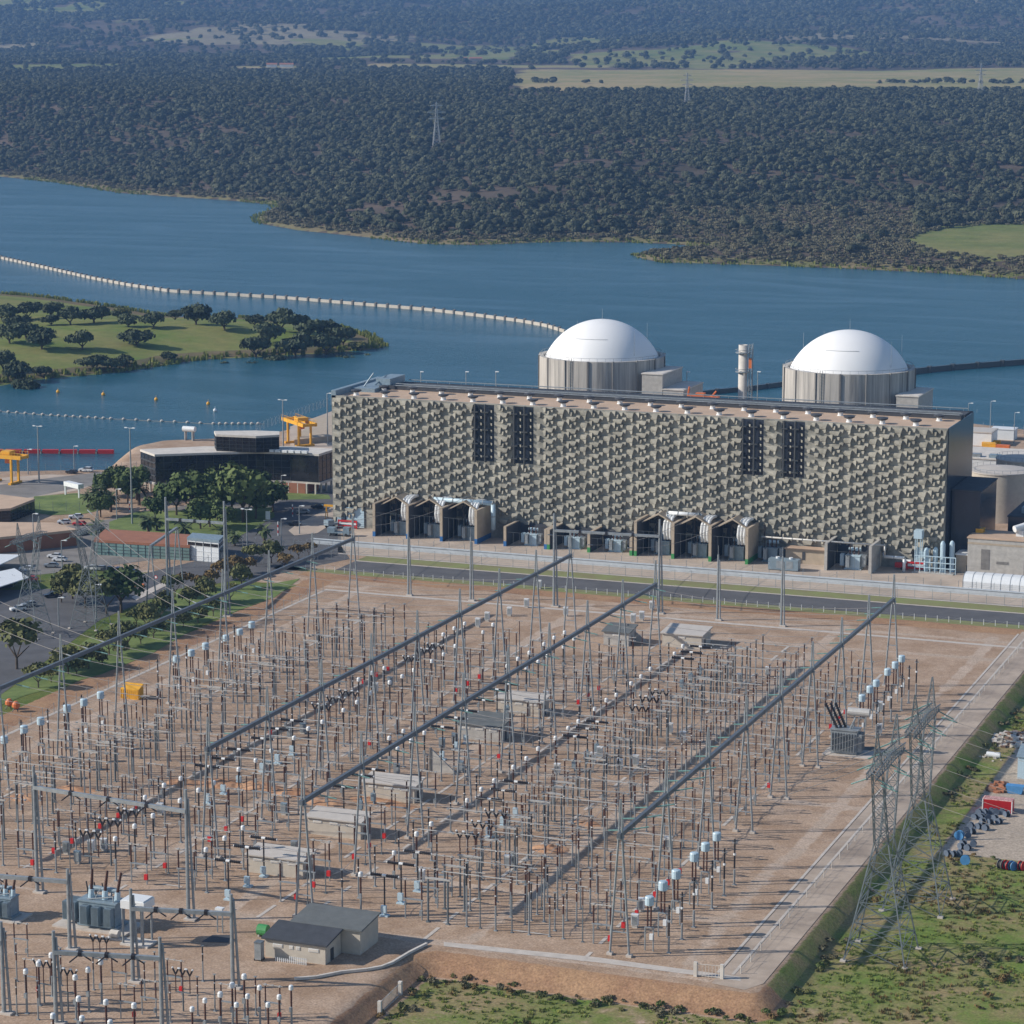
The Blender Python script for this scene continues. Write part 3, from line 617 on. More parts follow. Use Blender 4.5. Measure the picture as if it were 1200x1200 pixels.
def door(px0, px1, py0, py1):
    X0, Z1 = aty(px0, py0, yf); X1, Z0 = aty(px1, py1, yf)
    d = MB().box(X0-.5, yf-.12, 0.05, X1+.5, yf-.02, Z1+.5).build('shutter_surround', M['frame_d'], tb)
    b = MB().box(X0, yf-.22, 0.05, X1, yf-.13, Z1)
    for k in range(9): b.tube((X0+.1, yf-.24, .5+k*Z1/9), (X1-.1, yf-.24, .5+k*Z1/9), .05, n=4)
    b.build('roller_shutter', M['lblue'], d)
door(406, 427, 594, 612); door(1072, 1090, 641, 662)
for (xa, xb, py) in ((403, 428, 616), (1068, 1092, 664)):
    x0, _ = at(xa, py); x1, _ = at(xb, py); t = thing('striped_barrier', (x0, yf-3, 0), 'red and white railing in front of the %s roller shutter of the long hall' % ('left' if xa < 500 else 'right'), 'barrier')
    for z_, mt, pn in ((.5, 'red', 'lower_rail'), (1.3, 'white', 'middle_rail'), (2.1, 'red', 'upper_rail')): MB().box(0, 0, z_, x1-x0, .25, z_+.55).build(pn, M[mt], t)
    [MB().cb(q_, .1, 0, .3, .3, 2.7).build('post', M['red'], t) for q_ in (0, x1-x0)]

# ---------------------------------------------------------------- transformer bays along the hall
def bay_row(nm, pxs_, py0, dy, h, hb, mwall, paint, label, yfr=734.0, gable=True, depth=11.6):
    t = thing('transformer_bay', (0, 0, 0), label, 'transformer bay')
    xs = [at(p, py0+dy*i)[0] for i, p in enumerate(pxs_)]
    for i, x in enumerate(xs):
        MB().prism([(x-.42, yfr), (x+.42, yfr), (x+.42, yf-.4), (x-.42, yf-.4)], 1.6, h).build('fire_wall', mwall, t)
        MB().box(x-.45, yfr-.03, 0, x+.45, yf-.4, 1.6).build('painted_plinth', paint, t)
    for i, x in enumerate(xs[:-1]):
        MB().box(x+.46, yfr+.4, .1, x+.5, yf-.6, h-.3).build('painted_shade_panel', M['roof_d'], t)  # dark panel paints the cell's inner shade onto the wall side
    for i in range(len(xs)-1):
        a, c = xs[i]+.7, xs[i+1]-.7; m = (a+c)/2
        MB().box(a, yf-.5, 0, c, yf-.35, hb).build('shade_painted_back_wall', M['roof_d'], t)  # coloured dark to stand in for the deep shade inside the cell
        if gable:
            b = MB(); yg = yfr+4.0
            b._add([(a, yg, h-1.2), (m, yg, h+1.5), (c, yg, h-1.2), (c, yf-.5, h-1.2), (m, yf-.5, h+1.5), (a, yf-.5, h-1.2), (a, yg, h-.8), (m, yg, h+1.95), (c, yg, h-.8), (c, yf-.5, h-.8), (m, yf-.5, h+1.95), (a, yf-.5, h-.8)],
                   [(0,1,7,6),(1,2,8,7),(6,7,10,11),(7,8,9,10),(0,5,4,1),(1,4,3,2)])
            b.build('gable_beam', mwall, t)
        b = MB()
        for k in range(1, 6): b.tube((a+(c-a)*k/6, yfr+.3, 0), (a+(c-a)*k/6, yfr+.3, h*.72), .03, n=4)
        b.tube((a, yfr+.3, h*.72), (c, yfr+.3, h*.72), .035, n=4); b.build('screen_fence', M['galv_d'], t)
    return xs
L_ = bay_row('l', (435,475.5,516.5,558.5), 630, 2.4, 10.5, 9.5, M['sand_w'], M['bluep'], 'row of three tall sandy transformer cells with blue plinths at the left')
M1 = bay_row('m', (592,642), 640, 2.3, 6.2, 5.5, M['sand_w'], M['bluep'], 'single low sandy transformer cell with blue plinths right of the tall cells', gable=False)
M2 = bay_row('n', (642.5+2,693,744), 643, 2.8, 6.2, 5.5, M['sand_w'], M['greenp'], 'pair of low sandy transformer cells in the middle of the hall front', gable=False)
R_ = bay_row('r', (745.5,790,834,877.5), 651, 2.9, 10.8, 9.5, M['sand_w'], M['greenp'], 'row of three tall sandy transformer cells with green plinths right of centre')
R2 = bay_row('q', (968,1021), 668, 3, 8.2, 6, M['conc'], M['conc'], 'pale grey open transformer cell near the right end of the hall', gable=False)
def big_trafo(x, y, label, nrad=3, sc=1.0, duct=True, group=None, mat='gblue', tall=True):
    t = thing('power_transformer', (x, y, .05), label, 'transformer', group); t.scale = (sc, sc, sc)
    MB().cb(0, 0, .3, 4.2, 3.2, 3.6).cb(0, 0, 3.9, 4.5, 3.5, .3).cb(0, 0, 0, 5, 3.6, .3).build('tank', M[mat], t)
    for k in range(nrad):
        xx = -3.4+.0*k if k == 0 else (3.2 if k == 1 else -1.2); yy = -.2 if k < 2 else -2.3
        r = MB()
        for j in range(6): r.box(xx-.55, yy-.9+j*.33, .9, xx+.55, yy-.75+j*.33, 4.3)
        r.tube((xx, yy-.9, 4.2), (xx, yy+.9, 4.2), .14); r.build('radiator', M['galv' if k else mat], t)
    for k in range(3):
        b = obj('bushing', MB().lathe(-1.3+1.3*k, .3, [(.28, 4.2), (.28, 4.6), (.2, 4.7), (.24, 5.2), (.17, 5.6), (.2, 6.2), (.12, 6.7)], 8).mesh('bushing', M['brown']), t)
    MB().tube((-1.8, 1.1, 5.6), (1.8, 1.1, 5.6), .55, n=10).tube((-1, 1.1, 4.2), (-1, 1.1, 5.3), .12).tube((1, 1.1, 4.2), (1, 1.1, 5.3), .12).build('conservator', M['lblue'], t)
    if duct:
        b = MB()
        for k in range(3):
            xx = .4+.95*k; pts = [(xx, -.9, 4.8), (xx, -1.6, 7.5), (xx+.2, -1.6, 9.8), (xx+.4, -.6, 11.3), (xx+.5, 1.5, 11.8), (xx+.5, 5.2, 11.6)]
            for p_, q_ in zip(pts, pts[1:]): b.tube(p_, q_, .48, n=9)
        b.build('isolated_phase_duct', M['white'], t)
    MB().tube((-1.9, -.9, 4), (-2.1, -.9, 11.5), .14, n=6).lathe(-2.0, -.9, [(.3, 7), (.24, 9.6), (.3, 10.8), (.35, 11)], 8).build('line_post', M['dark'], t) if tall else None
    return t
mids = lambda l: [(a+b)/2 for a, b in zip(l, l[1:])]
for i, x in enumerate(mids(L_)): big_trafo(x+1.5, 740.5, 'transformer with white ducts in the %s tall cell with blue plinths' % ('left', 'middle', 'right')[i])
for i, x in enumerate(mids(R_)): big_trafo(x+1.2, 740.5, 'transformer with white ducts in the %s tall cell with green plinths' % ('left', 'middle', 'right')[i])
big_trafo(mids(M1)[0]+.5, 739, 'small pale transformer in the low cell with blue plinths', duct=False, mat='lblue', sc=.85, tall=False)
for i, x in enumerate(mids(M2)): big_trafo(x+.5, 739, 'small pale transformer in the %s of the two low middle cells' % ('left', 'right')[i], duct=False, mat='lblue', sc=.85, tall=False)
big_trafo(mids(R2)[0]+.5, 739.5, 'pale blue transformer in the grey open cell near the right end of the hall', duct=False, mat='lblue', sc=1.0, tall=False)
x_, y_ = at(902, 659); big_trafo(x_, y_+2, 'grey blue transformer in the open just right of the green plinth cells', duct=False)
x_, y_ = at(919, 668); t = thing('generator_set', (x_, y_, 0), 'dark green grey generator container on the paving before the hall', 'generator')
MB().box(-4.5, -1.5, .3, 4.5, 1.5, 3.4).build('housing', M['gblue'], t); MB().box(-2, -1.56, .8, 0, -1.5, 3).box(1, -1.56, .8, 3, -1.5, 3).build('door', M['galv'], t); MB().box(-4.4, -1.4, 0, 4.4, 1.4, .3).build('skid', M['frame_d'], t)
for k in range(2): MB().lathe(-2+4*k, 0, [(.6, 3.4), (.6, 3.9)], 10).build('exhaust_vent', M['white'], t)
def pipe(name, pts, r, mat, label, cat='pipe'):
    t = thing(name, pts[0], label, cat); o = Vector(pts[0]); b = MB()
    for p, q in zip(pts, pts[1:]): b.tube(Vector(p)-o, Vector(q)-o, r, n=10)
    b.build('duct_run', M[mat], t, smooth=True); f = MB()
    for p, q in zip(pts, pts[1:]):
        p = Vector(p); q = Vector(q); n = max(1, int((q-p).length/3))
        for k in range(n+1): c_ = p.lerp(q, k/n)-o; d_ = (q-p).normalized()*.12; f.tube(c_-d_, c_+d_, r*1.15, n=10)
    f.build('flange_rings', M['galv'], t); return t
x0, z0 = aty(508, 585, 741); x1, z1 = aty(578, 589, 741); pipe('bus_duct', [(x0, 741, z0), (x1, 741, z0), (x1, 741, 3.5)], .75, 'lblue', 'long pale duct crossing behind the left tall cells and turning down', 'duct')
x0, z0 = aty(783, 601, 741); x1, z1 = aty(819, 603, 741); pipe('bus_duct', [(x0, 741, z0-2), (x0, 741, z0), (x1, 741, z0), (x1, 745, z0-1)], .62, 'white', 'short white duct above the right tall cells with green plinths', 'duct')
x0, z0 = aty(893, 629, 738); x1, z1 = aty(1037, 639, 738); pipe('steam_pipe', [(x0, 738, z0), (x1, 738, z0), (x1, 738, z0-3)], .28, 'alu', 'long thin pale pipe running right along the hall front')
x0, z0 = aty(1030, 660, 738); pipe('steam_pipe', [(x0, 744, 4.2), (x0+1, 740, 4.2), (x0+7, 740, 4.2), (x0+7, 740, .2)], .45, 'white', 'white elbow pipe beside the grey open transformer cell')
x0, _ = at(905, 664); t = thing('annex', (0, 0, 0), 'low sandy annex between the open transformer and the grey cell', 'building')
MB().box(at(893, 655)[0]+8, 741, 0, at(968, 665)[0]-.8, yf-.5, 4.2).build('wall', M['sand_w'], t)
MB().box(at(893, 655)[0]+7.6, 740.7, 4.2, at(968, 665)[0]-.4, yf-.5, 4.5).build('roof', M['roof_b'], t); xx = at(955, 650)[0]; MB().box(xx, 740.9, 1.2, xx+.9, 740.98, 3.6).build('door', M['roof_d'], t)

# ---------------------------------------------------------------- containment domes
def containment(px, py, label, br):
    cx, cy = at(px, py, 45); t = thing('reactor_containment', (cx, cy, 0), label, 'containment')
    Rr = 22.0; MB().lathe(0, 0, [(Rr, 0), (Rr, 45.0), (Rr-1.6, 45.0), (Rr-1.6, 43.5), (0.1, 43.5)], 96, cap=False).build('cylinder_wall', M['conc_c'], t, smooth=False)
    rb, hh = 19.9, 13.4; RR = (rb*rb+hh*hh)/(2*hh); amax = math.asin(rb/RR); pr = []
    for k in range(25):
        a = amax*(1-k/24); pr.append((max(.02, RR*math.sin(a)), 43.9+RR*math.cos(a)-(RR-hh)))
    MB().lathe(0, 0, pr, 96, cap=False).build('dome', M['dome'], t, smooth=True)
    for k in range(16):
        a = 2*math.pi*(k+.3)/16; o_ = MB().cb(0, 0, 0, .45, .55, 45.2).build('buttress', M['conc_d'] if k % 3 == 0 else M['conc_c'], t); o_.location = ((Rr+.15)*math.cos(a), (Rr+.15)*math.sin(a), 0); o_.rotation_euler = (0, 0, a)
    for a in br: MB().tube((18.6*math.cos(a), 18.6*math.sin(a), 44), (18.6*math.cos(a), 18.6*math.sin(a), 55), .1, .05, n=4).build('lightning_rod', M['galv'], t)
    b = MB()
    for k in range(48): a = k*math.pi/24; b.tube((21.2*math.cos(a), 21.2*math.sin(a), 45), (21.2*math.cos(a), 21.2*math.sin(a), 46.1), .05, n=4)
    b.lathe(0, 0, [(21.15, 46.05), (21.25, 46.05), (21.25, 46.15), (21.15, 46.15)], 48, cap=False); b.build('rim_railing', M['galv'], t)
    b = MB().tube((-4.2, -21.9, 20), (-4.2, -21.9, 46), .12, n=4).tube((-3.3, -22.05, 20), (-3.3, -22.05, 46), .12, n=4)
    for k in range(26): b.tube((-4.2, -21.95, 20+k), (-3.3, -22.05, 20+k), .06, n=4)
    b.build('ladder', M['galv_d'], t)
    MB().tube((0, 0, 56), (0, 0, 61), .1, .05, n=4).build('lightning_rod', M['galv'], t)
    b = MB(); 
    for k in range(40):
        a = amax*.62; z_ = 43.9+RR*math.cos(a)-(RR-hh)+.06; th0 = -1.9+k*.02
        b.tube((RR*math.sin(a)*math.cos(th0), RR*math.sin(a)*math.sin(th0), z_), (RR*math.sin(a)*math.cos(th0+.02), RR*math.sin(a)*math.sin(th0+.02), z_), .08, n=4)
    b.build('dome_seam', M['galv'], t)
    return cx, cy
M['conc_c'] = pm('streaked containment concrete', (.33,.315,.295), .9, 0, .3, .3, .05, col2=(.46,.43,.39))
mp_ = M['conc_c'].node_tree; nn_ = [n for n in mp_.nodes if n.type == 'TEX_NOISE'][0]; ma_ = mp_.nodes.new('ShaderNodeMapping'); ma_.inputs['Scale'].default_value = (2.6, 2.6, .12)
mp_.links.new([n for n in mp_.nodes if n.type == 'TEX_COORD'][0].outputs['Object'], ma_.inputs[0]); mp_.links.new(ma_.outputs[0], nn_.inputs['Vector'])
M['conc_d'] = pm('stained concrete', (.19,.18,.17), .9, 0, .25, .5)
d1 = containment(705.5, 415.5, 'left white domed reactor building behind the long hall', (.9, 2.4, -.6))
d2 = containment(995, 429.5, 'right white domed reactor building behind the long hall', (.6, 2.3, -.5, 2.8))
def boxbuilding(name, x0, y0, x1, y1, h, wall, roof, label, cat='building', z0=0., par=.5, extra=None, doors=0, windows=0, winmat='glass_d'):
    t = thing(name, (x0, y0, z0), label, cat); X, Y = x1-x0, y1-y0
    MB().box(0, 0, -.5, X, Y, h).build('wall', M[wall], t)
    MB().box(-.25, -.25, h, X+.25, Y+.25, h+.35).box(.2, .2, h+.35, X-.2, Y-.2, h+.42, 0).build('roof', M[roof], t)
    for k in range(doors):
        xx = X*(k+.6)/(doors+.3); MB().box(xx-.6, -.06, 0, xx+.6, -.002, 2.3).build('door', M['frame_d'], t)
    for k in range(windows):
        xx = X*(k+.5)/windows; MB().box(xx-.8, -.05, h*.55, xx+.8, -.002, h*.55+1.0).build('window', M[winmat], t)
    if extra: extra(t, X, Y, h)
    return t
# annex blocks stepping down right of each dome
for (cx, cy), sd, hs in ((d1, 'left', (41, 36)), (d2, 'right', (38, 30))):
    x = cx+20
    for k, hgt in enumerate(hs):
        boxbuilding('auxiliary_building', x+k*7.5, cy-16, x+k*7.5+7.3, cy+6, hgt, 'conc', 'conc_w', '%s of two dark stepped concrete blocks beside the %s dome' % (('higher', 'lower')[k], sd))
# ventilation stack
cx, cy = at(869, 459, 33); cx, cy = cx+0, cy+0
x_, y_ = at(869.5, 505, 18); t = thing('ventilation_stack', (x_, y_, 0), 'slim white vent stack with ladder platforms between the domes', 'chimney')
zt = aty(869, 404, y_)[1]
MB().lathe(0, 0, [(1.6, 0), (1.6, zt), (1.35, zt), (1.35, zt-1)], 16, cap=False).build('flue', M['conc_w'], t, smooth=True)
for z_ in (zt-2.8, zt-9.5, zt-20): MB().lathe(0, 0, [(1.65, z_), (2.7, z_), (2.7, z_+.25), (1.65, z_+.25)], 14).lathe(0, 0, [(2.65, z_+1.1), (2.75, z_+1.1), (2.75, z_+1.25), (2.65, z_+1.25)], 14, cap=False).build('platform', M['galv'], t)
b = MB(); 
for xx, yy in ((2.3, -.8), (3.4, -.8), (2.3, .4), (3.4, .4)): b.tube((xx, yy, 0), (xx, yy, zt+.3), .13, n=5)
z_ = 1.
while z_ < zt: b.tube((2.3, -.8, z_), (3.4, -.8, z_+1.4), .07, n=4).tube((3.4, -.8, z_), (3.4, .4, z_+1.4), .07, n=4).tube((2.3, -.8, z_), (3.4, -.8, z_), .07, n=4); z_ += 1.5
b.build('stair_tower', M['galv'], t); MB().box(2.2, -.9, zt-8, 3.4, -.7, zt-4.5).build('warning_panel', M['orange'], t)
# orange machinery and masts visible over the roof between the domes
x_, y_ = at(826, 463, 33); t = thing('deck_machine', (x_, 835, 0), 'orange machinery on a deck behind the hall roof', 'machinery')
xa, za = aty(826, 466, 835); t.location = (xa, 835, 0); b = MB().box(-7, -3, 0, 7, 3, za-1); b.build('deck_block', M['conc'], t)
b = MB().box(-6, -1, za-1, 5, 1, za+.6); b.box(-3, -1, za+.6, 0, 1, za+1.6).tube((-6, 0, za), (-5.5, 0, za+3.5), .3).tube((2, 0, za), (4, 0, za+2.4), .3); b.build('crane_body', M['orange'], t)

# ---------------------------------------------------------------- right of the hall
g = at(1133, 672); boxbuilding('control_block', g[0], g[1], g[0]+16.5, g[1]+13, 10.5, 'conc', 'roof_b', 'grey concrete block right of the hall with a pale band and roof tank', extra=lambda t, X, Y, h: (
    MB().box(-.03, -.05, h-1.7, X+.03, -.01, h-1.1).build('pale_band', M['sand_w'], t), MB().box(4, -.07, 1.5, 6.5, -.01, 7.5).box(8.5, -.07, 3.4, 12, -.01, 4.2).build('wall_panel', M['conc_d'], t),
    MB().tube((12.5, 5, h+2.6), (15.5, 8, h+3.4), 1.0, n=12).cb(14, 6.5, h+.4, 2.2, 2.2, 1.8).build('roof_cooler', M['white'], t), MB().box(.8, 7, h+.4, 3, 10, h+1.6).build('roof_unit', M['yellow'], t)))
g = at(1128, 690); t = thing('storage_tunnel', (g[0], g[1], 0), 'long white rounded storage tunnel by the fence at the right edge', 'shed')
b = MB(); n_ = 10; L = 32
prof = [(0, 0), (0, 2.2), (.7, 3.3), (2, 4), (4, 4.2), (6, 4), (7.3, 3.3), (8, 2.2), (8, 0)]
vs = [(0, y, z) for y, z in prof]+[(L, y, z) for y, z in prof]; k = len(prof); b._add(vs, [(i, i+1, k+i+1, k+i) for i in range(k-1)]+[tuple(range(k))[::-1], tuple(range(k, 2*k))]); b.build('tarpaulin_cover', M['white'], t)
b = MB()
for i in range(13):
    for (p, q) in zip(prof, prof[1:]): b.tube((i*L/12, p[0], p[1]), (i*L/12, q[0], q[1]), .09, n=4)
b.build('hoops', M['galv'], t)
g = at(1098, 672); t = thing('gas_treatment_skid', (g[0], g[1], 0), 'pale blue pipework skid with tall vessels at the right hall corner', 'machinery')
for k in range(4): MB().lathe(-3.5+2.4*k, 1+(k % 2)*1.5, [(.75, .3), (.75, 6.4+(k > 1)*2.2), (.5, 7.1+(k > 1)*2.2), (.05, 7.4+(k > 1)*2.2)], 10).build('vessel', M['lblue'], t)
b = MB()
for k in range(9): b.tube((-6.5+1.5*k, -.5, 0), (-6.5+1.5*k, -.5, 5+(k < 2)*5), .13, n=5)
for z_ in (1.6, 3.2, 5): b.tube((-6.5, -.5, z_), (5.5, -.5, z_), .16, n=5)
b.tube((-6.5, 2, 0), (-6.5, 2, 10.5), .15).tube((-5, 2, 0), (-5, 2, 10.5), .15); b.box(-7, -.8, 10, -4.6, 2.3, 12.4); b.build('pipe_rack', M['lblue'], t)
MB().cb(-1, 1, 0, 12, 5, .3).build('plinth', M['conc'], t)
g = at(1056, 668); t = thing('fire_pump_trailer', (g[0], g[1]+1, 0), 'small red trailer with white tank by the right shutter', 'trailer')
MB().box(-2, -.8, .6, 1.6, .8, 2).build('body', M['red'], t); MB().tube((1.2, 0, 2.4), (2.6, 0, 2.4), .7, n=10).build('tank', M['white'], t)
for k in (-1, 1): MB().tube((.2, .7*k, .45), (.2, 1.0*k, .45), .45, n=12).build('wheel', M['rubber'], t)
g = at(1118, 672); boxbuilding('link_building', g[0], g[1]+2, g[0]+8, g[1]+10, 5.2, 'sand_w', 'white', 'small sandy building with white roof between hall corner and grey block', doors=1)
# dark side sheds and service building in the hall's shade
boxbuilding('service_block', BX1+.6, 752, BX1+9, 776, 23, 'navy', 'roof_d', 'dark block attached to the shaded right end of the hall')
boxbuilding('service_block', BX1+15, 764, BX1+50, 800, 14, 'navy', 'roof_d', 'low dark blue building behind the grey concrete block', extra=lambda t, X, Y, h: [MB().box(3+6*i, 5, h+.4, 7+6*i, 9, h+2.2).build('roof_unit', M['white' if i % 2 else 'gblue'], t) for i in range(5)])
for k, (px, py, r, h, lab) in enumerate(((1146, 608, 10, 15.5, 'large sandy storage tank beside the shaded end of the hall'), (1192, 588, 8, 14, 'smaller sandy storage tank behind the large one'))):
    x_, y_ = at(px, py); t = thing('storage_tank', (x_+6*(k == 0), y_+r*.4, 0), lab, 'tank'); 
    MB().lathe(0, 0, [(r, 0), (r, h)], 48, cap=False).build('shell', M['block'], t, smooth=True); MB().lathe(0, 0, [(r+.2, h), (r+.2, h+.4), (r*.5, h+1), (.1, h+1.4)], 48).build('roof', M['roof_w'], t)
    b = MB()
    for i in range(24):
        a = i*math.pi/12; b.tube(((r-.2)*math.cos(a), (r-.2)*math.sin(a), h+.4), ((r-.2)*math.cos(a), (r-.2)*math.sin(a), h+1.6), .06, n=4)
    b.lathe(0, 0, [(r-.15, h+1.5), (r-.3, h+1.6)], 30, cap=False); b.build('guard_rail', M['galv'], t)
x_, y_ = at(1136, 560); boxbuilding('workshop', x_-4, y_-4, x_+50, y_+22, 7.5, 'white', 'conc_w', 'long white workshop with roof units behind the tanks', windows=10, extra=lambda t, X, Y, h: [MB().box(4+7*i, 2, h+.4, 8+7*i, 5, h+1.5).build('roof_unit', M['gblue' if i % 2 else 'galv'], t) for i in range(6)])
x_, y_ = at(1140, 522); boxbuilding('warehouse', x_-5, y_, x_+7, y_+12, 5, 'white', 'roof_w', 'large white warehouse with pale roof near the right lake shore')
x_, y_ = at(1178, 512); boxbuilding('shore_shed', x_-4, y_-8, x_+5, y_-2, 4, 'white', 'white', 'small white shed right of the pale warehouse')
for k in range(9):
    x_, y_ = at(1150+rnd.uniform(0, 40), 527+rnd.uniform(-6, 6)); t = thing('stacked_equipment', (x_, y_, 0), ('yellow' if k % 3 else 'orange')+' stacked equipment on the storage ground near the white warehouse', 'equipment', 'stacked yellow and orange equipment by the lake')
    MB().box(-2.5, -1.2, .2, 2.5, 1.2, 1.7).build('frame_load', M['yellow' if k % 3 else 'orange'], t); MB().box(-2.4, -1, 0, 2.4, 1, .2).build('pallet', M['conc_d'], t)

# ---------------------------------------------------------------- the switchyard: long gantry rows
ROWX = (-290.5, -228.5, -196.5, -138.0); ROWY = [[427+25*k for k in range(9)], [427+25*k for k in range(9)], [402+25*k-.2*k for k in range(9)], [404+25.1*k for k in range(9)]]
LN = ('first', 'second', 'third', 'fourth')
def aframe_meshes():
    b = MB(); zt = 21.5
    for sx in (-1, 1):
        b.tube((1.75*sx, 0, 0), (.28*sx, 0, zt), .21, .2, 7); b.tube((.28*sx, 0, zt), (.1*sx, 0, 27.6), .2, .13, 6)
    for z_ in (4.2, 10.2, 15.8): h_ = 1.75-(1.47*z_/zt); b.tube((-h_, 0, z_), (h_, 0, z_), .12, n=5)
    b.cb(0, 0, zt-.7, 1.1, 1.2, .2)
    return b.mesh('a_frame', M['galv']), MB().cb(0, 0, -.1, 1.0, 1.0, .5).mesh('concrete_foot', M['kerb'])
AF, FT = aframe_meshes()
for r_, x in enumerate(ROWX):
    ys = ROWY[r_]; t = thing('gantry_row', (x, 0, 0), '%s of the four long blue grey gantry beams, counted from the left, on slim A-frames' % LN[r_], 'gantry', 'four long parallel gantry rows')
    b = MB(); y0 = ys[0]-1 if r_ else ys[0]-30; b.box(-.33, y0, 21.1, .33, ys[-1]+.8, 21.9); b.build('beam', M['beam'], t)
    b = MB()
    for y in np.arange(y0+1, ys[-1], 6.25): b.box(-.38, y, 21.05, .38, y+.18, 21.95)
    b.build('joint_plates', M['galv_d'], t)
    for y in ys:
        a = obj('a_frame', AF, t); a.location = (0, y, 0)
        for sx in (-1.75, 1.75): f = obj('concrete_foot', FT, a); f.location = (sx, 0, 0)

# ---------------------------------------------------------------- switchgear prototypes (meshes shared by the copies)
def sheds(b, x, y, z0, z1, r, n=9, ns=None):
    k = ns or max(4, int((z1-z0)/.28)); pr = [(r*.7, z0)]
    for i in range(k):
        z = z0+(z1-z0)*(i+.5)/k; pr += [(r*.7, z-.06), (r, z), (r*.7, z+.05)]
    pr.append((r*.7, z1)); b.lathe(x, y, pr, n); return b
def P_post(hp, hi, r=.2, mat='brown'):
    a = MB().tube((0, 0, 0), (0, 0, hp), .17, .15, 7).cb(0, 0, 0, .6, .6, .12).mesh('pedestal', M['galv'])
    i = sheds(MB(), 0, 0, hp, hp+hi/2-.08, r); sheds(i, 0, 0, hp+hi/2+.08, hp+hi, r)
    j = MB().tube((0, 0, hp+hi/2-.1), (0, 0, hp+hi/2+.1), .16, n=8).mesh('joint_collar', M['white'])
    c = MB().tube((0, 0, hp+hi), (0, 0, hp+hi+.18), .17, n=8).cb(0, 0, hp+hi+.15, .7, .25, .12).mesh('cap', M['galv'])
    return [('pedestal', a, []), ('insulator', i.mesh('insulator', M[mat]), [('joint_collar', j)]), ('cap', c, [])]
PR = {}
PR['post'] = P_post(4.6, 3.4); PR['postd'] = P_post(4.4, 3.2, mat='dark'); PR['tall'] = P_post(8.0, 3.8); PR['talld'] = P_post(7.6, 4.0, mat='dark')
def P_arrester():
    a = MB().tube((0, 0, 0), (0, 0, 3.0), .2, n=7).cb(0, 0, 0, .7, .7, .12).mesh('pedestal', M['galv']); i = MB(); sheds(i, 0, 0, 3.2, 5.8, .22); sheds(i, 0, 0, 6.1, 8.9, .2)
    return [('pedestal', a, []), ('insulator', i.mesh('insulator', M['dark']), [('joint_collar', MB().tube((0,0,5.75),(0,0,6.12),.26,n=8).mesh('joint_collar', M['white']))]), ('grading_ring', MB().lathe(0, 0, [(.45, 8.2), (.52, 8.2), (.52, 8.3), (.45, 8.3)], 12, cap=False).mesh('grading_ring', M['galv']), [])]
PR['arr'] = P_arrester()
def P_ct():
    f = MB()
    for sx in (-.75, .75): f.tube((sx, 0, 0), (sx, 0, 4.3), .13, n=6)
    f.tube((-.75, 0, 4.2), (.75, 0, 4.2), .14, n=6).cb(0, 0, 4.2, 1.1, .6, .15)
    i = sheds(MB(), -.3, 0, 4.4, 8.2, .2); sheds(i, .3, 0, 4.4, 8.2, .2)
    h = MB().lathe(0, 0, [(.55, 8.2), (.8, 8.35), (.8, 9.7), (.7, 9.85), (.2, 9.95)], 14).mesh('drum_head', M['lblue'])
    return [('support_frame', f.mesh('support_frame', M['galv']), []), ('insulator', i.mesh('insulator', M['brown']), []), ('drum_head', h, [('terminal', MB().tube((-1.3, 0, 9), (1.3, 0, 9), .09, n=6).mesh('terminal', M['alu']))]), ('terminal_box', MB().cb(.5, -.3, 2.2, .6, .5, 1.0).mesh('terminal_box', M['white']), [])]
PR['ct'] = P_ct()
def P_cap(hp=3.6, hi=3.0, mat='brown', hm='white'):
    a = MB().tube((0, 0, 0), (0, 0, hp), .19, n=7).cb(0, 0, 0, .7, .7, .12).mesh('pedestal', M['galv'])
    i = sheds(MB(), 0, 0, hp, hp+hi, .22).mesh('insulator', M[mat]); z = hp+hi
    h = MB().lathe(0, 0, [(.25, z), (.42, z+.15), (.42, z+.75), (.3, z+.95), (.05, z+1.0)], 12).mesh('head', M[hm])
    return [('pedestal', a, []), ('insulator', i, []), ('head', h, []), ('terminal_box', MB().cb(0, -.25, hp-.9, .5, .4, .8).mesh('terminal_box', M['galv']), [])]
PR['cap'] = P_cap(); PR['capt'] = P_cap(4.4, 3.4, 'dark')
def P_disc():
    f = MB()
    for sx in (-1.6, 1.6): f.tube((sx, 0, 0), (sx, 0, 3.6), .15, n=6)
    f.box(-1.9, -.15, 3.6, 1.9, .15, 3.85)
    i1 = sheds(MB(), -1.6, 0, 3.85, 7.2, .2).mesh('insulator', M['brown']); i2 = sheds(MB(), 1.6, 0, 3.85, 7.2, .2).mesh('insulator', M['brown'])
    arm = MB().tube((-2.2, 0, 7.35), (2.2, 0, 7.35), .08, n=6).cb(0, 0, 7.25, .4, .25, .25).cb(-1.6, 0, 7.2, .4, .4, .3).cb(1.6, 0, 7.2, .4, .4, .3).mesh('contact_arm', M['alu'])
    red = MB().cb(1.6, -.35, 1.0, .65, .5, 1.0).mesh('drive_box', M['red'])
    return [('support_frame', f.mesh('support_frame', M['galv']), []), ('insulator', i1, []), ('insulator', i2, []), ('contact_arm', arm, []), ('drive_box', red, [])]
PR['disc'] = P_disc()
PR['discg'] = PR['disc'][:-1]+[('drive_box', MB().cb(1.6, -.35, 1.0, .55, .45, .9).mesh('drive_box', M['galv']), [])]
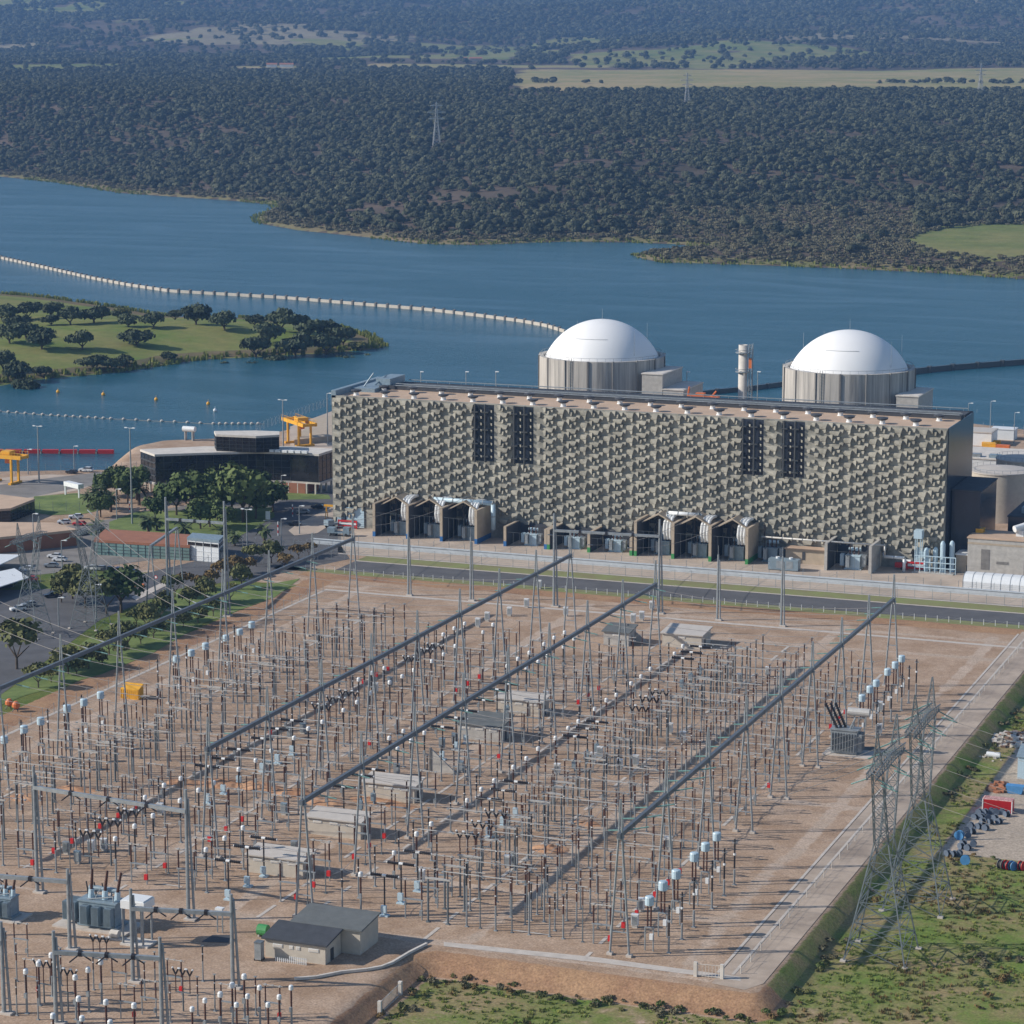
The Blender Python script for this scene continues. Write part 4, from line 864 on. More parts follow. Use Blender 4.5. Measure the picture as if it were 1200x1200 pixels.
def P_brk():
    a = MB().cb(0, 0, 0, 1.6, 1.2, .3).cb(0, 0, .3, .5, .5, 1.6).cb(.0, -.4, .8, 1.0, .6, 1.3).mesh('base_tank', M['lblue'])
    i = sheds(MB(), 0, 0, 2.0, 7.4, .2).mesh('insulator', M['dark'])
    m_ = MB().tube((-.4, 0, 7.6), (.4, 0, 7.6), .26, n=8).mesh('head', M['white'])
    parts = []
    for sx in (-1, 1):
        c = MB(); c.tube((.4*sx, 0, 7.6), (2.7*sx, 0, 7.6), .24, n=8)
        for q in range(6): c.tube(((.6+.38*q)*sx, 0, 7.6), ((.68+.38*q)*sx, 0, 7.6), .32, n=8)
        parts.append(('interrupter', c.mesh('interrupter', M['dark']), [('end_cap', MB().tube((2.7*sx, 0, 7.6), (2.85*sx, 0, 7.6), .2, n=8).mesh('end_cap', M['white']))]))
    return [('base_tank', a, []), ('insulator', i, []), ('head', m_, [])]+parts
PR['brk'] = P_brk()
PR['brkg'] = [('base_tank', MB().tube((0, 0, 0), (0, 0, 3), .25, n=7).cb(0, -.4, .8, 1.0, .7, 1.7).mesh('base_tank', M['gblue']), [])]+PR['brk'][1:]
def P_v():
    f = MB().tube((0, 0, 0), (0, 0, 4), .18, n=7).box(-1.7, -.15, 3.9, 1.7, .15, 4.1)
    out = [('support_frame', f.mesh('support_frame', M['galv_d']), [])]
    for x in (-1.6, 0, 1.6):
        out.append(('insulator', sheds(MB(), x, 0, 4.1, 7.6, .15, n=7).mesh('insulator', M['brown']), []))
        for sx in (-1, 1): out.append(('interrupter', MB().tube((x, 0, 7.6), (x+.62*sx, 0, 8.8), .17, .2, 8).mesh('interrupter', M['dark']), [('end_cap', MB().lathe(x+.66*sx, 0, [(.05, 8.75), (.2, 8.85), (.2, 9.05), (.05, 9.15)], 8).mesh('end_cap', M['white']))]))
    return out
PR['vee'] = P_v()
def P_portal(h=8.0, w=3.8):
    f = MB(); 
    for sx in (-w/2, w/2): f.tube((sx, 0, 0), (sx, 0, h), .2, n=7).cb(sx, 0, 0, .7, .7, .15)
    c = MB().box(-w/2-.5, -.17, h, w/2+.5, .17, h+.32).mesh('cross_beam', M['alu']); i = sheds(MB(), -w/2, 0, h+.3, h+1.6, .15, 7); i2 = sheds(MB(), w/2, 0, h+.3, h+1.6, .15, 7)
    return [('post', f.mesh('post', M['galv_d']), []), ('cross_beam', c, []), ('insulator', i.mesh('insulator', M['brown']), []), ('insulator', i2.mesh('insulator', M['brown']), [])]
PR['portal'] = P_portal()
def P_bus(h=6.6, hi=3.2):
    a = MB().tube((0, 0, 0), (0, 0, h), .13, .1, 6).cb(0, 0, 0, .5, .5, .1).mesh('pedestal', M['galv_d']); i = sheds(MB(), 0, 0, h, h+hi, .14, 7).mesh('insulator', M['brown'])
    return [('pedestal', a, []), ('insulator', i, []), ('bus_clamp', MB().box(-.9, -.06, h+hi, .9, .06, h+hi+.12).mesh('bus_clamp', M['alu']), [])]
PR['bus'] = P_bus()
KN = {'post': ('post_insulator', 'brown post insulator', 'insulator post'), 'postd': ('post_insulator', 'dark post insulator', 'insulator post'), 'tall': ('tall_post_insulator', 'tall brown post insulator', 'insulator post'), 'talld': ('tall_post_insulator', 'tall dark post insulator', 'insulator post'),
      'arr': ('surge_arrester', 'thin dark surge arrester', 'surge arrester'), 'ct': ('current_transformer', 'pale blue drum transformer', 'current transformer'), 'cap': ('voltage_transformer', 'white headed brown post', 'voltage transformer'), 'capt': ('voltage_transformer', 'white headed dark post', 'voltage transformer'),
      'disc': ('disconnector', 'disconnector with red box', 'disconnector'), 'discg': ('disconnector', 'disconnector with grey box', 'disconnector'), 'brk': ('circuit_breaker', 'pale blue based breaker', 'circuit breaker'), 'brkg': ('circuit_breaker', 'grey based T breaker', 'circuit breaker'),
      'vee': ('circuit_breaker', 'breaker with V-shaped arms', 'circuit breaker'), 'portal': ('support_portal', 'pale topped portal', 'portal'), 'bus': ('bus_support', 'slim grey bus support', 'bus support')}
ORD = ['first', 'second', 'third', 'fourth', 'fifth', 'sixth', 'seventh', 'eighth', 'ninth', 'tenth', 'eleventh', 'twelfth', 'thirteenth', 'fourteenth', 'fifteenth', 'sixteenth', 'seventeenth', 'eighteenth', 'nineteenth']
COLS = [(-146.1,'bus',None),(-159.2,'bus',None),(-165.3,'bus',{0,2,3,5,6}),(-176.0,'bus',{1,2,4,5,7}),(-198.9,'bus',{0,1,3,4,6,7}),(-231.3,'bus',None),(-248.2,'bus',None),(-254.4,'bus',{0,1,2,4,6}),(-270.7,'bus',{1,2,3,5,6,7}),(-281.4,'bus',None),(-287.3,'bus',{1,2,3,4,5,6,7}),(-130.5,'arr',{0,1,6,7}),(-134,'ct',{0,1,6,7}),(-142.6,'disc',None),(-149.9,'post',None),(-156,'tall',None),(-162.4,'post',None),(-168,'talld',None),(-173.2,'portal',None),(-178,'vee',{1,5}),(-178.2,'discg',{0,2,3,4,6,7}),
        (-183.6,'brk',{0,2}),(-183.8,'brkg',{4,7}),(-184.1,'post',{1,3,5,6}),(-188.3,'cap',None),(-192,'postd',None),(-202.8,'disc',None),(-207.5,'postd',{3,6,7}),(-213.7,'brk',{0,4}),(-213.9,'brkg',{2,5}),(-214.2,'capt',{3,6,7}),(-219.2,'capt',{0,3,6,7}),(-223.6,'discg',None),
        (-233.5,'disc',None),(-238.2,'capt',None),(-243.5,'vee',{0,4,6}),(-245.6,'brk',{2,3}),(-245.9,'capt',{1,5,7}),(-251,'postd',None),(-257.6,'disc',None),(-262.6,'tall',None),(-268,'talld',None),(-273.2,'portal',None),(-278.6,'tall',None),(-284,'post',None),
        (-293.2,'ct',{2,3,5,6}),(-298.2,'arr',{2,3,5,6})]
def row_words(x):
    k = sum(1 for r in ROWX if x > r)
    if k == 0: side = sorted([c[0] for c in COLS if c[0] < ROWX[0]], reverse=True); return '%s line left of first beam' % ORD[side.index(x)]
    lo = ROWX[k-1]; hi = ROWX[k] if k < 4 else 0; cs = sorted([c[0] for c in COLS if lo < c[0] < hi]); return '%s line right of %s beam' % (ORD[cs.index(x)], LN[k-1])
YC = [415.5+25*k for k in range(8)]
for (x, kind, ks) in COLS:
    nm, words, cat = KN[kind]
    for k in range(8):
        if ks is not None and k not in ks: continue
        if x < -250 and k < 0: continue
        for ph, (off, pw) in enumerate(((-7.3, 'near'), (0, 'middle'), (7.0, 'far'))):
            if x in (-213.7, -213.9): off = (-9.7, -1.6, 4.7)[ph]
            if rnd.random() < .05 and kind not in ('ct', 'arr', 'brk'): continue
            y = YC[k]+off+rnd.uniform(-.25, .25); xx = x+rnd.uniform(-.12, .12)
            kd = kind
            if kind == 'disc' and (k in (2, 3, 5, 7) or (k == 4 and ph)): kd = 'discg'
            w_ = KN[kd][1]
            spawn(PR[kd], nm, (xx, y, 0), '%s, %s, %s of bay %d from front' % (w_, row_words(x), pw, k+1), cat, {'insulator post': 'insulator posts of the yard', 'surge arrester': 'dark surge arresters in lines', 'current transformer': 'drum headed current transformers', 'voltage transformer': 'white headed instrument posts', 'disconnector': 'disconnectors of the yard', 'circuit breaker': 'circuit breakers of the yard', 'portal': 'two-leg portals of the yard', 'bus support': 'slim bus supports of the yard'}[cat], sc=rnd.uniform(.96, 1.04))
# extra thin bus posts near the front right, where the photograph shows a dense cluster
for i, (px, py) in enumerate([(657,1103),(663,1096),(642,1077),(635,1084),(628,1089),(677,1084),(693,1070),(654,1063),(712,1052),(521,1057),(563,1072)]):
    x, y = at(px, py); spawn(PR['postd' if i % 2 else 'post'], 'post_insulator', (x-2.6, y+1.5, 0), 'slim front yard post insulator, number %s from the right in the loose front cluster' % (i+1) if False else 'slim %s post in loose front cluster, %s' % ('dark' if i % 2 else 'brown', ['right of the cluster and nearest','beside the nearest one','at its middle','just left of the middle','at its left end','third back on the right','at its right end','farthest back at the middle','farthest back on the right','far left beyond it','left of it by the red box'][i]), 'insulator post', 'insulator posts of the yard', sc=.9)

# tubular busbars (along x) and flexible buses (along y)
def tube_thing(nm, p0, p1, r, mat, label, cat, group, droop=0.):
    t = thing(nm, p0, label, cat, group); o = Vector(p0); d = Vector(p1)-o
    b = MB(); n_ = 1 if not droop else 10; pts = [d*(i/n_)-Vector((0, 0, droop*4*(i/n_)*(1-i/n_))) for i in range(n_+1)]
    for a, c in zip(pts, pts[1:]): b.tube(a, c, r, n=5, caps=False)
    b.build('tube' if not droop else 'wire', M[mat], t); return t, pts
PW = ('near', 'middle', 'far')
for k in range(8):
    for ph, off in enumerate((-7.3, 0, 7.0)):
        y = YC[k]+off
        for j, (xa, xb, z, ks) in enumerate([(-172.6,-157.4,9.6,{0,1,2,3,5,6,7}),(-187.6,-173.6,8.4,{1,4,6,7}),(-284.5,-262.2,9.9,{1,2,4,5,6,7}),(-278.4,-266.4,8.5,{0,1,2,4,5}),(-243,-230,8.3,{2,3,6}),(-150,-142.6,7.9,{1,2,4,5,6})]):
            if k not in ks or rnd.random() < .12: continue
            t, pts = tube_thing('busbar_tube', (xa+rnd.uniform(-.3, .3), y, z), (xb, y+rnd.uniform(-.1, .1), z), .1, 'alu', 'pale busbar tube, %s, %s phase of bay %d from front' % (('right of the dark tall posts','left of the pale portals','longest, right of first beam','short, right of first beam','right of second beam','just left of fourth beam')[j], PW[ph], k+1), 'busbar', 'pale tubular busbars')
            b = MB()
            for q in (0, .5, 1): xq = (xb-xa)*q; b.cb(xq, 0, -.25, .4, .35, .3)
            b.build('clamps', M['galv'], t)
for j, (x, z, w_) in enumerate([(-149.9, 8.4, 'beside the fourth beam'), (-156.0, 12.1, 'on the tall brown posts'), (-162.4, 8.4, 'left of the tall brown posts'), (-168, 12, 'on the tall dark posts'), (-262.6, 12.1, 'on tall posts before the second beam'), (-268, 12, 'between tall posts beyond the first beam'), (-251, 8, 'on low dark posts before the second beam'), (-192, 8, 'just right of the third beam')]):
    t = thing('flexible_bus', (x, 404, z), 'long thin wire bus running into the distance %s' % w_, 'bus wire', 'wire buses along the yard')
    b = MB(); yy = 404.
    while yy < 600:
        for q in range(4): a = q/4; c = (q+1)/4; b.tube((0, yy-404+8.33*a, -.5*4*a*(1-a)), (0, yy-404+8.33*c, -.5*4*c*(1-c)), .05, n=4, caps=False)
        yy += 8.333
    b.build('wire', M['cable'], t)
TOPZ = {'post': 8.2, 'postd': 7.9, 'tall': 12.1, 'talld': 11.9, 'arr': 9, 'ct': 9.2, 'cap': 7.4, 'capt': 8.6, 'disc': 7.4, 'discg': 7.4, 'brk': 7.7, 'brkg': 7.7, 'vee': 8.9, 'portal': 9.8, 'bus': 9.9}
for k in range(8):
    for ph, off in enumerate((-7.3, 0, 7.0)):
        for sec, (xa, xb) in enumerate(((-290, -229), (-228, -197), (-196, -129))):
            cs = sorted([(c[0], TOPZ[c[1]]) for c in COLS if xa < c[0] < xb and (c[2] is None or k in c[2])]); y = YC[k]+off
            t = thing('jumper_wire', (cs[0][0], y, 0), 'thin wire linking gear tops, %s, %s of bay %d from front' % (('first to second beam', 'second to third beam', 'third beam to right edge')[sec], PW[ph], k+1), 'wire', 'wires linking the gear tops'); b = MB()
            for (x0, z0), (x1, z1) in zip(cs, cs[1:]):
                for q in range(4): f_ = lambda u: (x0+(x1-x0)*u-cs[0][0], 0, z0+(z1-z0)*u-1.6*.6*u*(1-u)); b.tube(f_(q/4), f_((q+1)/4), .045, n=4, caps=False)
            b.build('wire', M['cable'], t)
# overhead strain conductors between the long beams, with insulator strings
def span(p0, p1, sag, label, group, sa=3.2, mat='cable', r=.055, green=True, n_=12):
    t = thing('overhead_line', p0, label, 'power line', group); o = Vector(p0); d = Vector(p1)-o; L = d.length; b = MB(); s_ = MB()
    f = lambda u: d*u-Vector((0, 0, sag*4*u*(1-u)))
    ua = sa/L; us_ = [ua+(1-2*ua)*i/n_ for i in range(n_+1)]
    for a, c in zip(us_, us_[1:]): b.tube(f(a), f(c), r, n=4, caps=False)
    b.build('wire', M[mat], t)
    for a, c in ((0, ua), (1-ua, 1)): MB().tube(f(a), f(c), .13, n=6).build('insulator_string', M['glassins' if green else 'galv'], t)
    return t
for k in range(8):
    for ph, off in enumerate((-7.3, 0, 7.0)):
        y = YC[k]+off
        for j, (xa, xb) in enumerate(((ROWX[0], ROWX[1]), (ROWX[2], ROWX[3]))):
            if (j == 0 and k == 0): continue
            if (k+j) % 2 and ph == 1 and False: continue
            y_ = min(max(y, ROWY[1][0]), 627) if j == 0 else min(max(y, 404), 603)
            span((xa+.4, y_, 21.0), (xb-.4, y_, 21.0), 1.9, 'thin sagging wire from %s to %s beam, %s phase of bay %d from front' % (LN[j*2], LN[j*2+1], PW[ph], k+1), 'wires strung between the long beams')
for k in (0, 1, 5, 6):       # outgoing lines: over the right edge and over the left edge
    for ph, off in enumerate((-7.3, 0, 7.0)):
        y = YC[k]+off
        if k < 2: span((ROWX[3]+.4, y, 21.2), (-99+.5, 429+28*k+off*1.05, 33.5), 1.5, 'wire from the fourth beam to the %s right pylon, %s phase' % (('near', 'far')[k], PW[ph]), 'wires to the right pylons')
for k in (3, 5):
    for ph, off in enumerate((-7.3, 0, 7.0)):
        y = YC[k]+off; span((ROWX[0]-.4, y, 21.2), (-352 if k > 4 else -372, y+38+(k-3)*4, 31), 2.2, 'wire leaving the first beam leftwards, %s phase of bay %d' % (PW[ph], k+1), 'wires to the left pylons', green=False)

# ---------------------------------------------------------------- lattice pylons
def lattice(b, c0, c1, w0, w1, n, r0, r1=.0):
    """square lattice shaft from c0 (half widths w0) to c1 (half widths w1)"""
    c0 = Vector(c0); c1 = Vector(c1); lv = []
    for i in range(n+1):
        t_ = i/n; c = c0.lerp(c1, t_); wx = w0[0]+(w1[0]-w0[0])*t_; wy = w0[1]+(w1[1]-w0[1])*t_
        lv.append([c+Vector((sx*wx, sy*wy, 0)) for sx, sy in ((-1,-1),(1,-1),(1,1),(-1,1))])
    for i in range(n):
        for k in range(4):
            b.tube(lv[i][k], lv[i+1][k], r0, n=4, caps=False); j = (k+1) % 4
            b.tube(lv[i][k], lv[i+1][j], r0*.5, n=4, caps=False); b.tube(lv[i][j], lv[i+1][k], r0*.5, n=4, caps=False); b.tube(lv[i+1][k], lv[i+1][j], r0*.5, n=4, caps=False)
    return lv
def pylon(x, y, z0, label, group, sc=1., arm=True, fat=1., mat='galv_d'):
    t = thing('lattice_pylon', (x, y, z0), label, 'pylon', group); t.scale = (sc, sc, sc)
    b = MB(); lattice(b, (0, 0, 0), (0, 0, 21), (5.4, 5.4), (1.2, 2.1), 6, .15*fat); b.build('legs', M[mat], t)
    for sy in (-1, 1):
        b = MB(); lattice(b, (0, 2.1*sy, 21), (0, 6.3*sy, 34.5), (1.2, .55), (.9, .6), 6, .11*fat); b.build('fork_arm', M[mat], t)
    b = MB()
    for i in range(14):
        ya, yb = -11+22*i/14, -11+22*(i+1)/14
        ha = 1.9-.9*abs(ya)/11; hb = 1.9-.9*abs(yb)/11
        for sx in (-.8, .8):
            b.tube((sx, ya, 34.5), (sx, yb, 34.5), .12*fat, n=4, caps=False); b.tube((sx, ya, 34.5+ha), (sx, yb, 34.5+hb), .12*fat, n=4, caps=False)
            b.tube((sx, ya, 34.5), (sx, yb, 34.5+hb), .07*fat, n=4, caps=False); b.tube((sx, ya, 34.5+ha), (sx, ya, 34.5), .07*fat, n=4, caps=False)
        b.tube((-.8, ya, 34.5), (.8, yb, 34.5), .06*fat, n=4, caps=False); b.tube((.8, ya, 34.5+ha), (-.8, yb, 34.5+hb), .06*fat, n=4, caps=False)
    b.build('bridge', M[mat], t)
    for sy in (-6.5, 6.5):
        b = MB(); lattice(b, (0, sy, 36), (0, sy*1.1, 41.5), (.7, .7), (.08, .08), 4, .08*fat); b.build('earthwire_peak', M[mat], t)
    for sy in (-9.8, 0, 9.8):
        for sx in (-1, 1): s_ = sheds(MB(), 0, 0, -3.0, 0, .16, 7).mesh('insulator_string', M['glassins']); o_ = obj('insulator_string', s_, t); o_.location = (sx*.9, sy, 34.4); o_.rotation_euler = (0, sx*-1.15, 0)
    for sx in (-5.4, 5.4):
        for sy in (-5.4, 5.4): f = obj('concrete_foot', FT, t); f.location = (sx, sy, 0)
    return t
pylon(-98, 427.2, -2.6, 'nearer of two tall grey lattice pylons in the grass right of the yard', 'lattice pylons right of the yard')
pylon(-98, 455.7, -2.6, 'farther of two tall grey lattice pylons in the grass right of the yard', 'lattice pylons right of the yard')
for k, py_ in enumerate((429, 457.5)):
    for ph, off in enumerate((-9.8, 0, 9.8)): span((-97, py_+off, 30.3), (60, py_+off-40, 26), 6, 'wire running off right from the %s right pylon, %s phase' % (('near', 'far')[k], PW[ph]), 'wires running off the right edge', n_=18, r=.035)
for k, (px, py) in enumerate(((28, 748), (97, 738))):
    x_, y_ = at(px, py); pylon(x_, y_+4, 0, '%s of two grey lattice pylons beside the car park left of the yard' % ('left', 'right')[k], 'lattice pylons left of the yard', sc=.74)
def far_tower(px_, s_, label, H, fat):
    xs_, ys_ = us(s_, (px_-600)/3123.); zz_ = float(far_z(np.array([xs_]), np.array([ys_]))[0][0])
    t = thing('lattice_pylon', (xs_, ys_, zz_-1), label, 'pylon', 'far pylons across the lake', rz=YAW+R(12)); b = MB()
    lattice(b, (0, 0, 0), (0, 0, H*.62), (H*.085, H*.085), (H*.028, H*.028), 6, .2*fat); lattice(b, (0, 0, H*.62), (0, 0, H), (H*.028, H*.028), (.3, .3), 4, .16*fat); b.build('shaft', M['alu'], t)
    for z_, w_ in ((.64, .17), (.78, .2), (.92, .13)):
        for sx in (-1, 1): MB().tube((0, 0, H*z_), (sx*H*w_, 0, H*z_), .34*fat, n=4).tube((0, 0, H*(z_+.05)), (sx*H*w_, 0, H*z_), .14*fat, n=4).build('cross_arm', M['alu'], t)
far_tower(511, 2850, 'pale lattice pylon standing in the woodland across the lake', 50, 1.7)
far_tower(806, 3400, 'faint distant pylon by the golden field, left one above the domes', 42, 1.3)
far_tower(1151, 3650, 'faint distant pylon by the golden field, right one near the picture edge', 42, 1.3)

# ---------------------------------------------------------------- portals and single masts at the yard's back and left
def mast(px, py, h, label, group='grey masts at the back of the yard', r=.33):
    x, y = at(px, py); t = thing('steel_mast', (x, y, 0), label, 'mast', group)
    MB().tube((-.4, 0, 0), (-.3, 0, h), r, r*.7, 8).build('shaft', M['galv'], t); MB().tube((.45, 0, 0), (.1, 0, h*.92), r*.7, r*.5, 7).build('stay_tube', M['galv'], t)
    MB().cb(0, 0, 0, 1.8, 1.2, .4).build('concrete_foot', M['kerb'], t); MB().tube((-.3, 0, h), (-.3, 0, h+2.5), .06, n=4).build('lightning_rod', M['galv'], t); return x, y
mast(480, 698, 18, 'leftmost grey mast at the back of the yard'); mast(553, 704, 18, 'second grey mast from left at the back of the yard')
mast(842, 727, 18, 'grey mast right of the tall portal at the back of the yard'); mast(917, 734, 19, 'rightmost grey mast at the back of the yard')
def portal(pxa, pxb, h, hb, label, group, z0=0., r=.36):
    xa, ya = at(*pxa); xb, yb = at(*pxb); t = thing('steel_portal', (xa, ya, z0), label, 'gantry', group); d = Vector((xb-xa, yb-ya, 0))
    for q, sg in ((Vector((0, 0, 0)), -1), (d, 1)):
        b = MB(); b.tube(q, q+Vector((0, 0, h)), r, r*.75, 8); b.tube(q+Vector((.9, .5, 0)), q+Vector((.35, .2, h*.93)), r*.7, r*.5, 7)
        for k in range(1, 6): b.tube(q+Vector((0, 0, h*k/6)), q+Vector((.75, .4, h*k/6)), .09, n=4)
        c = b.build('column', M['galv'], t); MB().cb(q.x+.4, q.y+.2, 0, 2.2, 1.6, .35).build('concrete_foot', M['kerb'], c)
    u = d.normalized(); v = Vector((-u.y, u.x, 0)); b = MB(); b.tube(Vector((0, 0, hb)), d+Vector((0, 0, hb)), .46, n=4); b.build('beam', M['galv'], t)
    b = MB()
    for k in range(1, 4): c = d*(k/4)+Vector((0, 0, hb)); b.tube(c-u*.3, c+u*.3, .55, n=6); b.tube(c, c+Vector((-1.3, -1.3, -1.2)), .13, n=5); b.tube(c, c+Vector((1.2, 1.2, -1.4)), .13, n=5)
    b.build('hanging_insulators', M['dark'], t); return t
portal((649,711), (772,719), 26, 21.3, 'tall grey portal with two masts at the back of the yard', 'grey steel portals')
portal((197,716), (265,722), 31.5, 25.5, 'tall portal on the lawn left of the yard', 'grey steel portals')
portal((44,1046), (221,1078), 24, 20.0, 'large pale beam portal at the front left of the yard', 'grey steel portals')
portal((-90,1098), (82,1113), 14.5, 12.2, 'low portal running off the left edge above the big transformer', 'grey steel portals')
portal((156,1151), (273,1158), 16.2, 12.8, 'low portal right of the big blue grey transformer', 'grey steel portals')
portal((66,1200), (190,1208), 15.5, 12.0, 'lowest portal at the bottom left corner of the yard', 'grey steel portals')
portal((-100,1180), (5,1188), 15.5, 12.0, 'portal cut by the left edge at the bottom left', 'grey steel portals')
x, y = at(178, 716); x2, y2 = at(209, 692)
t = thing('a_frame_portal', (x, y, 0), 'small portal on two A-frames on the lawn beside the tall portal', 'gantry', 'grey steel portals'); d = Vector((x2-x, y2-y, 0))
for q in (Vector((0, 0, 0)), d):
    b = MB(); b.tube(q+Vector((-1.7, 0, 0)), q+Vector((-.2, 0, 18)), .22, n=6).tube(q+Vector((1.7, 0, 0)), q+Vector((.2, 0, 18)), .22, n=6).tube(q+Vector((-1.4, 0, 3.5)), q+Vector((1.4, 0, 3.5)), .12, n=5).tube(q+Vector((-.9, 0, 9)), q+Vector((.9, 0, 9)), .12, n=5); b.build('a_frame', M['galv'], t)
MB().tube((0, 0, 18), d+Vector((0, 0, 18)), .42, n=4).build('beam', M['galv'], t)
# wires crossing from the rear portal to the transformer cells
for i, x in enumerate(mids(L_)+mids(R_)):
    x0 = x-6; span((x0, 659, 18 if i != 3 else 20), (x, 741, 13.5), 3.0, 'wire dropping to the %s transformer cell of the %s group' % (('left', 'middle', 'right')[i % 3], ('left tall', 'right tall')[i//3]), 'wires dropping to the transformer cells', green=False)

# ---------------------------------------------------------------- relay houses
def relay(x0, y0, x1, dep, label, wall='block', roof='roof_w', h=3.4, slope=1.1, wins=3):
    t = thing('relay_house', (x0, y0, 0), label, 'relay house', 'small flat relay houses in the yard'); X = x1-x0
    b = MB(); b._add([(0,0,-.1),(X,0,-.1),(X,dep,-.1),(0,dep,-.1),(0,0,h),(X,0,h),(X,dep,h+slope),(0,dep,h+slope)], [(0,1,5,4),(1,2,6,5),(2,3,7,6),(3,0,4,7),(0,3,2,1)]); b.build('wall', M[wall], t)
    o_ = .45; b = MB(); b._add([(-o_,-o_,h-.02),(X+o_,-o_,h-.02),(X+o_,dep+o_,h+slope*1.05),(-o_,dep+o_,h+slope*1.05),(-o_,-o_,h+.25),(X+o_,-o_,h+.25),(X+o_,dep+o_,h+slope*1.05+.27),(-o_,dep+o_,h+slope*1.05+.27)], [(4,5,6,7),(0,1,5,4),(1,2,6,5),(2,3,7,6),(3,0,4,7),(0,3,2,1)]); b.build('roof', M[roof], t)
    for k in range(wins):
        xx = X*(k+.6)/(wins+.2); f = MB().box(xx-.9, -.09, h-1.0, xx+.9, -.003, h-.5).build('window', M['white'], t); MB().box(xx-.8, -.12, h-.93, xx+.8, -.091, h-.57).build('pane', M['conc_w'], f)
    MB().box(X+.003, dep*.3, 0, X+.08, dep*.3+1.1, 2.2).build('door', M['frame_d'], t); return t
WH = ['nearest the front', 'second from the front', 'third from the front', '', 'fourth, grey roofed, behind the concrete wall', 'farthest of the line']
for k, yy in ((0, 421.5), (1, 447.3), (2, 473.6), (5, 547.5)):
    relay(-217.7, yy, -206.3, 4.6, 'pale relay house with white roof, %s' % WH[k], slope=.6)
relay(-217.3, 523.4, -206.8, 6.5, 'relay house with grey roof in front of the farthest white roofed one', roof='roof_g', wall='conc', slope=1.2)
relay(-217.3, 621.5, -210.5, 6.0, 'far relay house with a shaded front near the yard back, left one', wall='conc', roof='roof_g', slope=.8, wins=1)
x_, y_ = at(776, 757); relay(x_, y_, x_+10.5, 8, 'far pale relay house near the yard back, right one', slope=.6, wins=1)
# concrete blast wall with a slanting top near the middle
x_, y_ = at(505, 904); t = thing('blast_wall', (x_, y_, 0), 'concrete wall with a slanting top between two relay houses', 'wall')
MB()._add([(0,0,0),(6,0,0),(0,0,5),(0,.4,0),(6,.4,0),(0,.4,5)], [(0,1,2),(3,5,4),(0,3,4,1),(1,4,5,2),(2,5,3,0)]).build('panel', M['conc'], t); MB().box(-.4, -.2, 0, -.01, .6, 5.2).build('end_post', M['conc_d'], t)
x_, y_ = at(735, 752); t = thing('blast_wall', (x_, y_, 0), 'small concrete wall with slanting top left of the far pale relay house', 'wall')
MB()._add([(0,0,0),(6,0,0),(0,0,4.4),(0,.4,0),(6,.4,0),(0,.4,4.4)], [(0,1,2),(3,5,4),(0,3,4,1),(1,4,5,2),(2,5,3,0)]).build('panel', M['conc'], t); MB().box(-.4, -.2, 0, -.01, .6, 4.6).build('end_post', M['conc_d'], t)
# front station house: two wings
hx, hy = at(311, 1121); t = thing('station_house', (hx, hy, 0), 'pale house with a navy front wing and grey green rear wing at the yard front', 'house')
def wing(x0, y0, X, D, h, sl, roof):
    b = MB(); b._add([(x0,y0,-.1),(x0+X,y0,-.1),(x0+X,y0+D,-.1),(x0,y0+D,-.1),(x0,y0,h),(x0+X,y0,h),(x0+X,y0+D,h+sl),(x0,y0+D,h+sl)], [(0,1,5,4),(1,2,6,5),(2,3,7,6),(3,0,4,7),(0,3,2,1)]); b.build('wall', M['block'], t)
    o_ = .5; b = MB(); z2 = h+sl*1.08; b._add([(x0-o_,y0-o_,h-.02),(x0+X+o_,y0-o_,h-.02),(x0+X+o_,y0+D+o_*.2,z2),(x0-o_,y0+D+o_*.2,z2),(x0-o_,y0-o_,h+.28),(x0+X+o_,y0-o_,h+.28),(x0+X+o_,y0+D+o_*.2,z2+.28),(x0-o_,y0+D+o_*.2,z2+.28)], [(4,5,6,7),(0,1,5,4),(1,2,6,5),(2,3,7,6),(3,0,4,7),(0,3,2,1)]); b.build('roof', M[roof], t)
wing(0, 0, 11.3, 6.2, 3.3, .9, 'roof_d'); wing(2.2, 6.5, 12.6, 7.5, 4.3, .7, 'roof_g')
for xx, ww in ((1.5, 1.8), (4.6, .7), (5.9, .7), (8.2, 1.9)):
    f = MB().box(xx, -.09, 2.0, xx+ww, -.003, 2.6).build('window', M['white'], t); MB().box(xx+.08, -.12, 2.08, xx+ww-.08, -.091, 2.5).build('pane', M['conc_w'], f)
MB().box(11.304, 2, 0, 11.38, 3.2, 2.2).build('door', M['frame_d'], t)
t = thing('picket_fence', (hx+2.6, hy-1.3, 0), 'white slatted fence screen before the pale front house', 'fence'); b = MB()
for i in range(16): b.cb(.38*i, 0, 0, .14, .08, 1.2 if i > 6 else .7)
b.box(0, .05, .3, 5.8, .1, .42).box(2.5, .05, .95, 5.8, .1, 1.07); b.build('slats', M['white'], t)
x_, y_ = at(304, 1125); t = thing('waste_container', (x_, y_, 0), 'upright grey waste container left of the pale front house', 'container'); MB().cb(0, 0, .25, 1.2, 1.3, 2.9).build('body', M['galv'], t); MB().cb(0, 0, 3.15, 1.35, 1.45, .2).build('lid', M['galv_d'], t); [MB().tube((sx*.6, sy*.5, .22), (sx*.7, sy*.5, .22), .22, n=10).build('wheel', M['rubber'], t) for sx in (-1, 1) for sy in (-1, 1)]
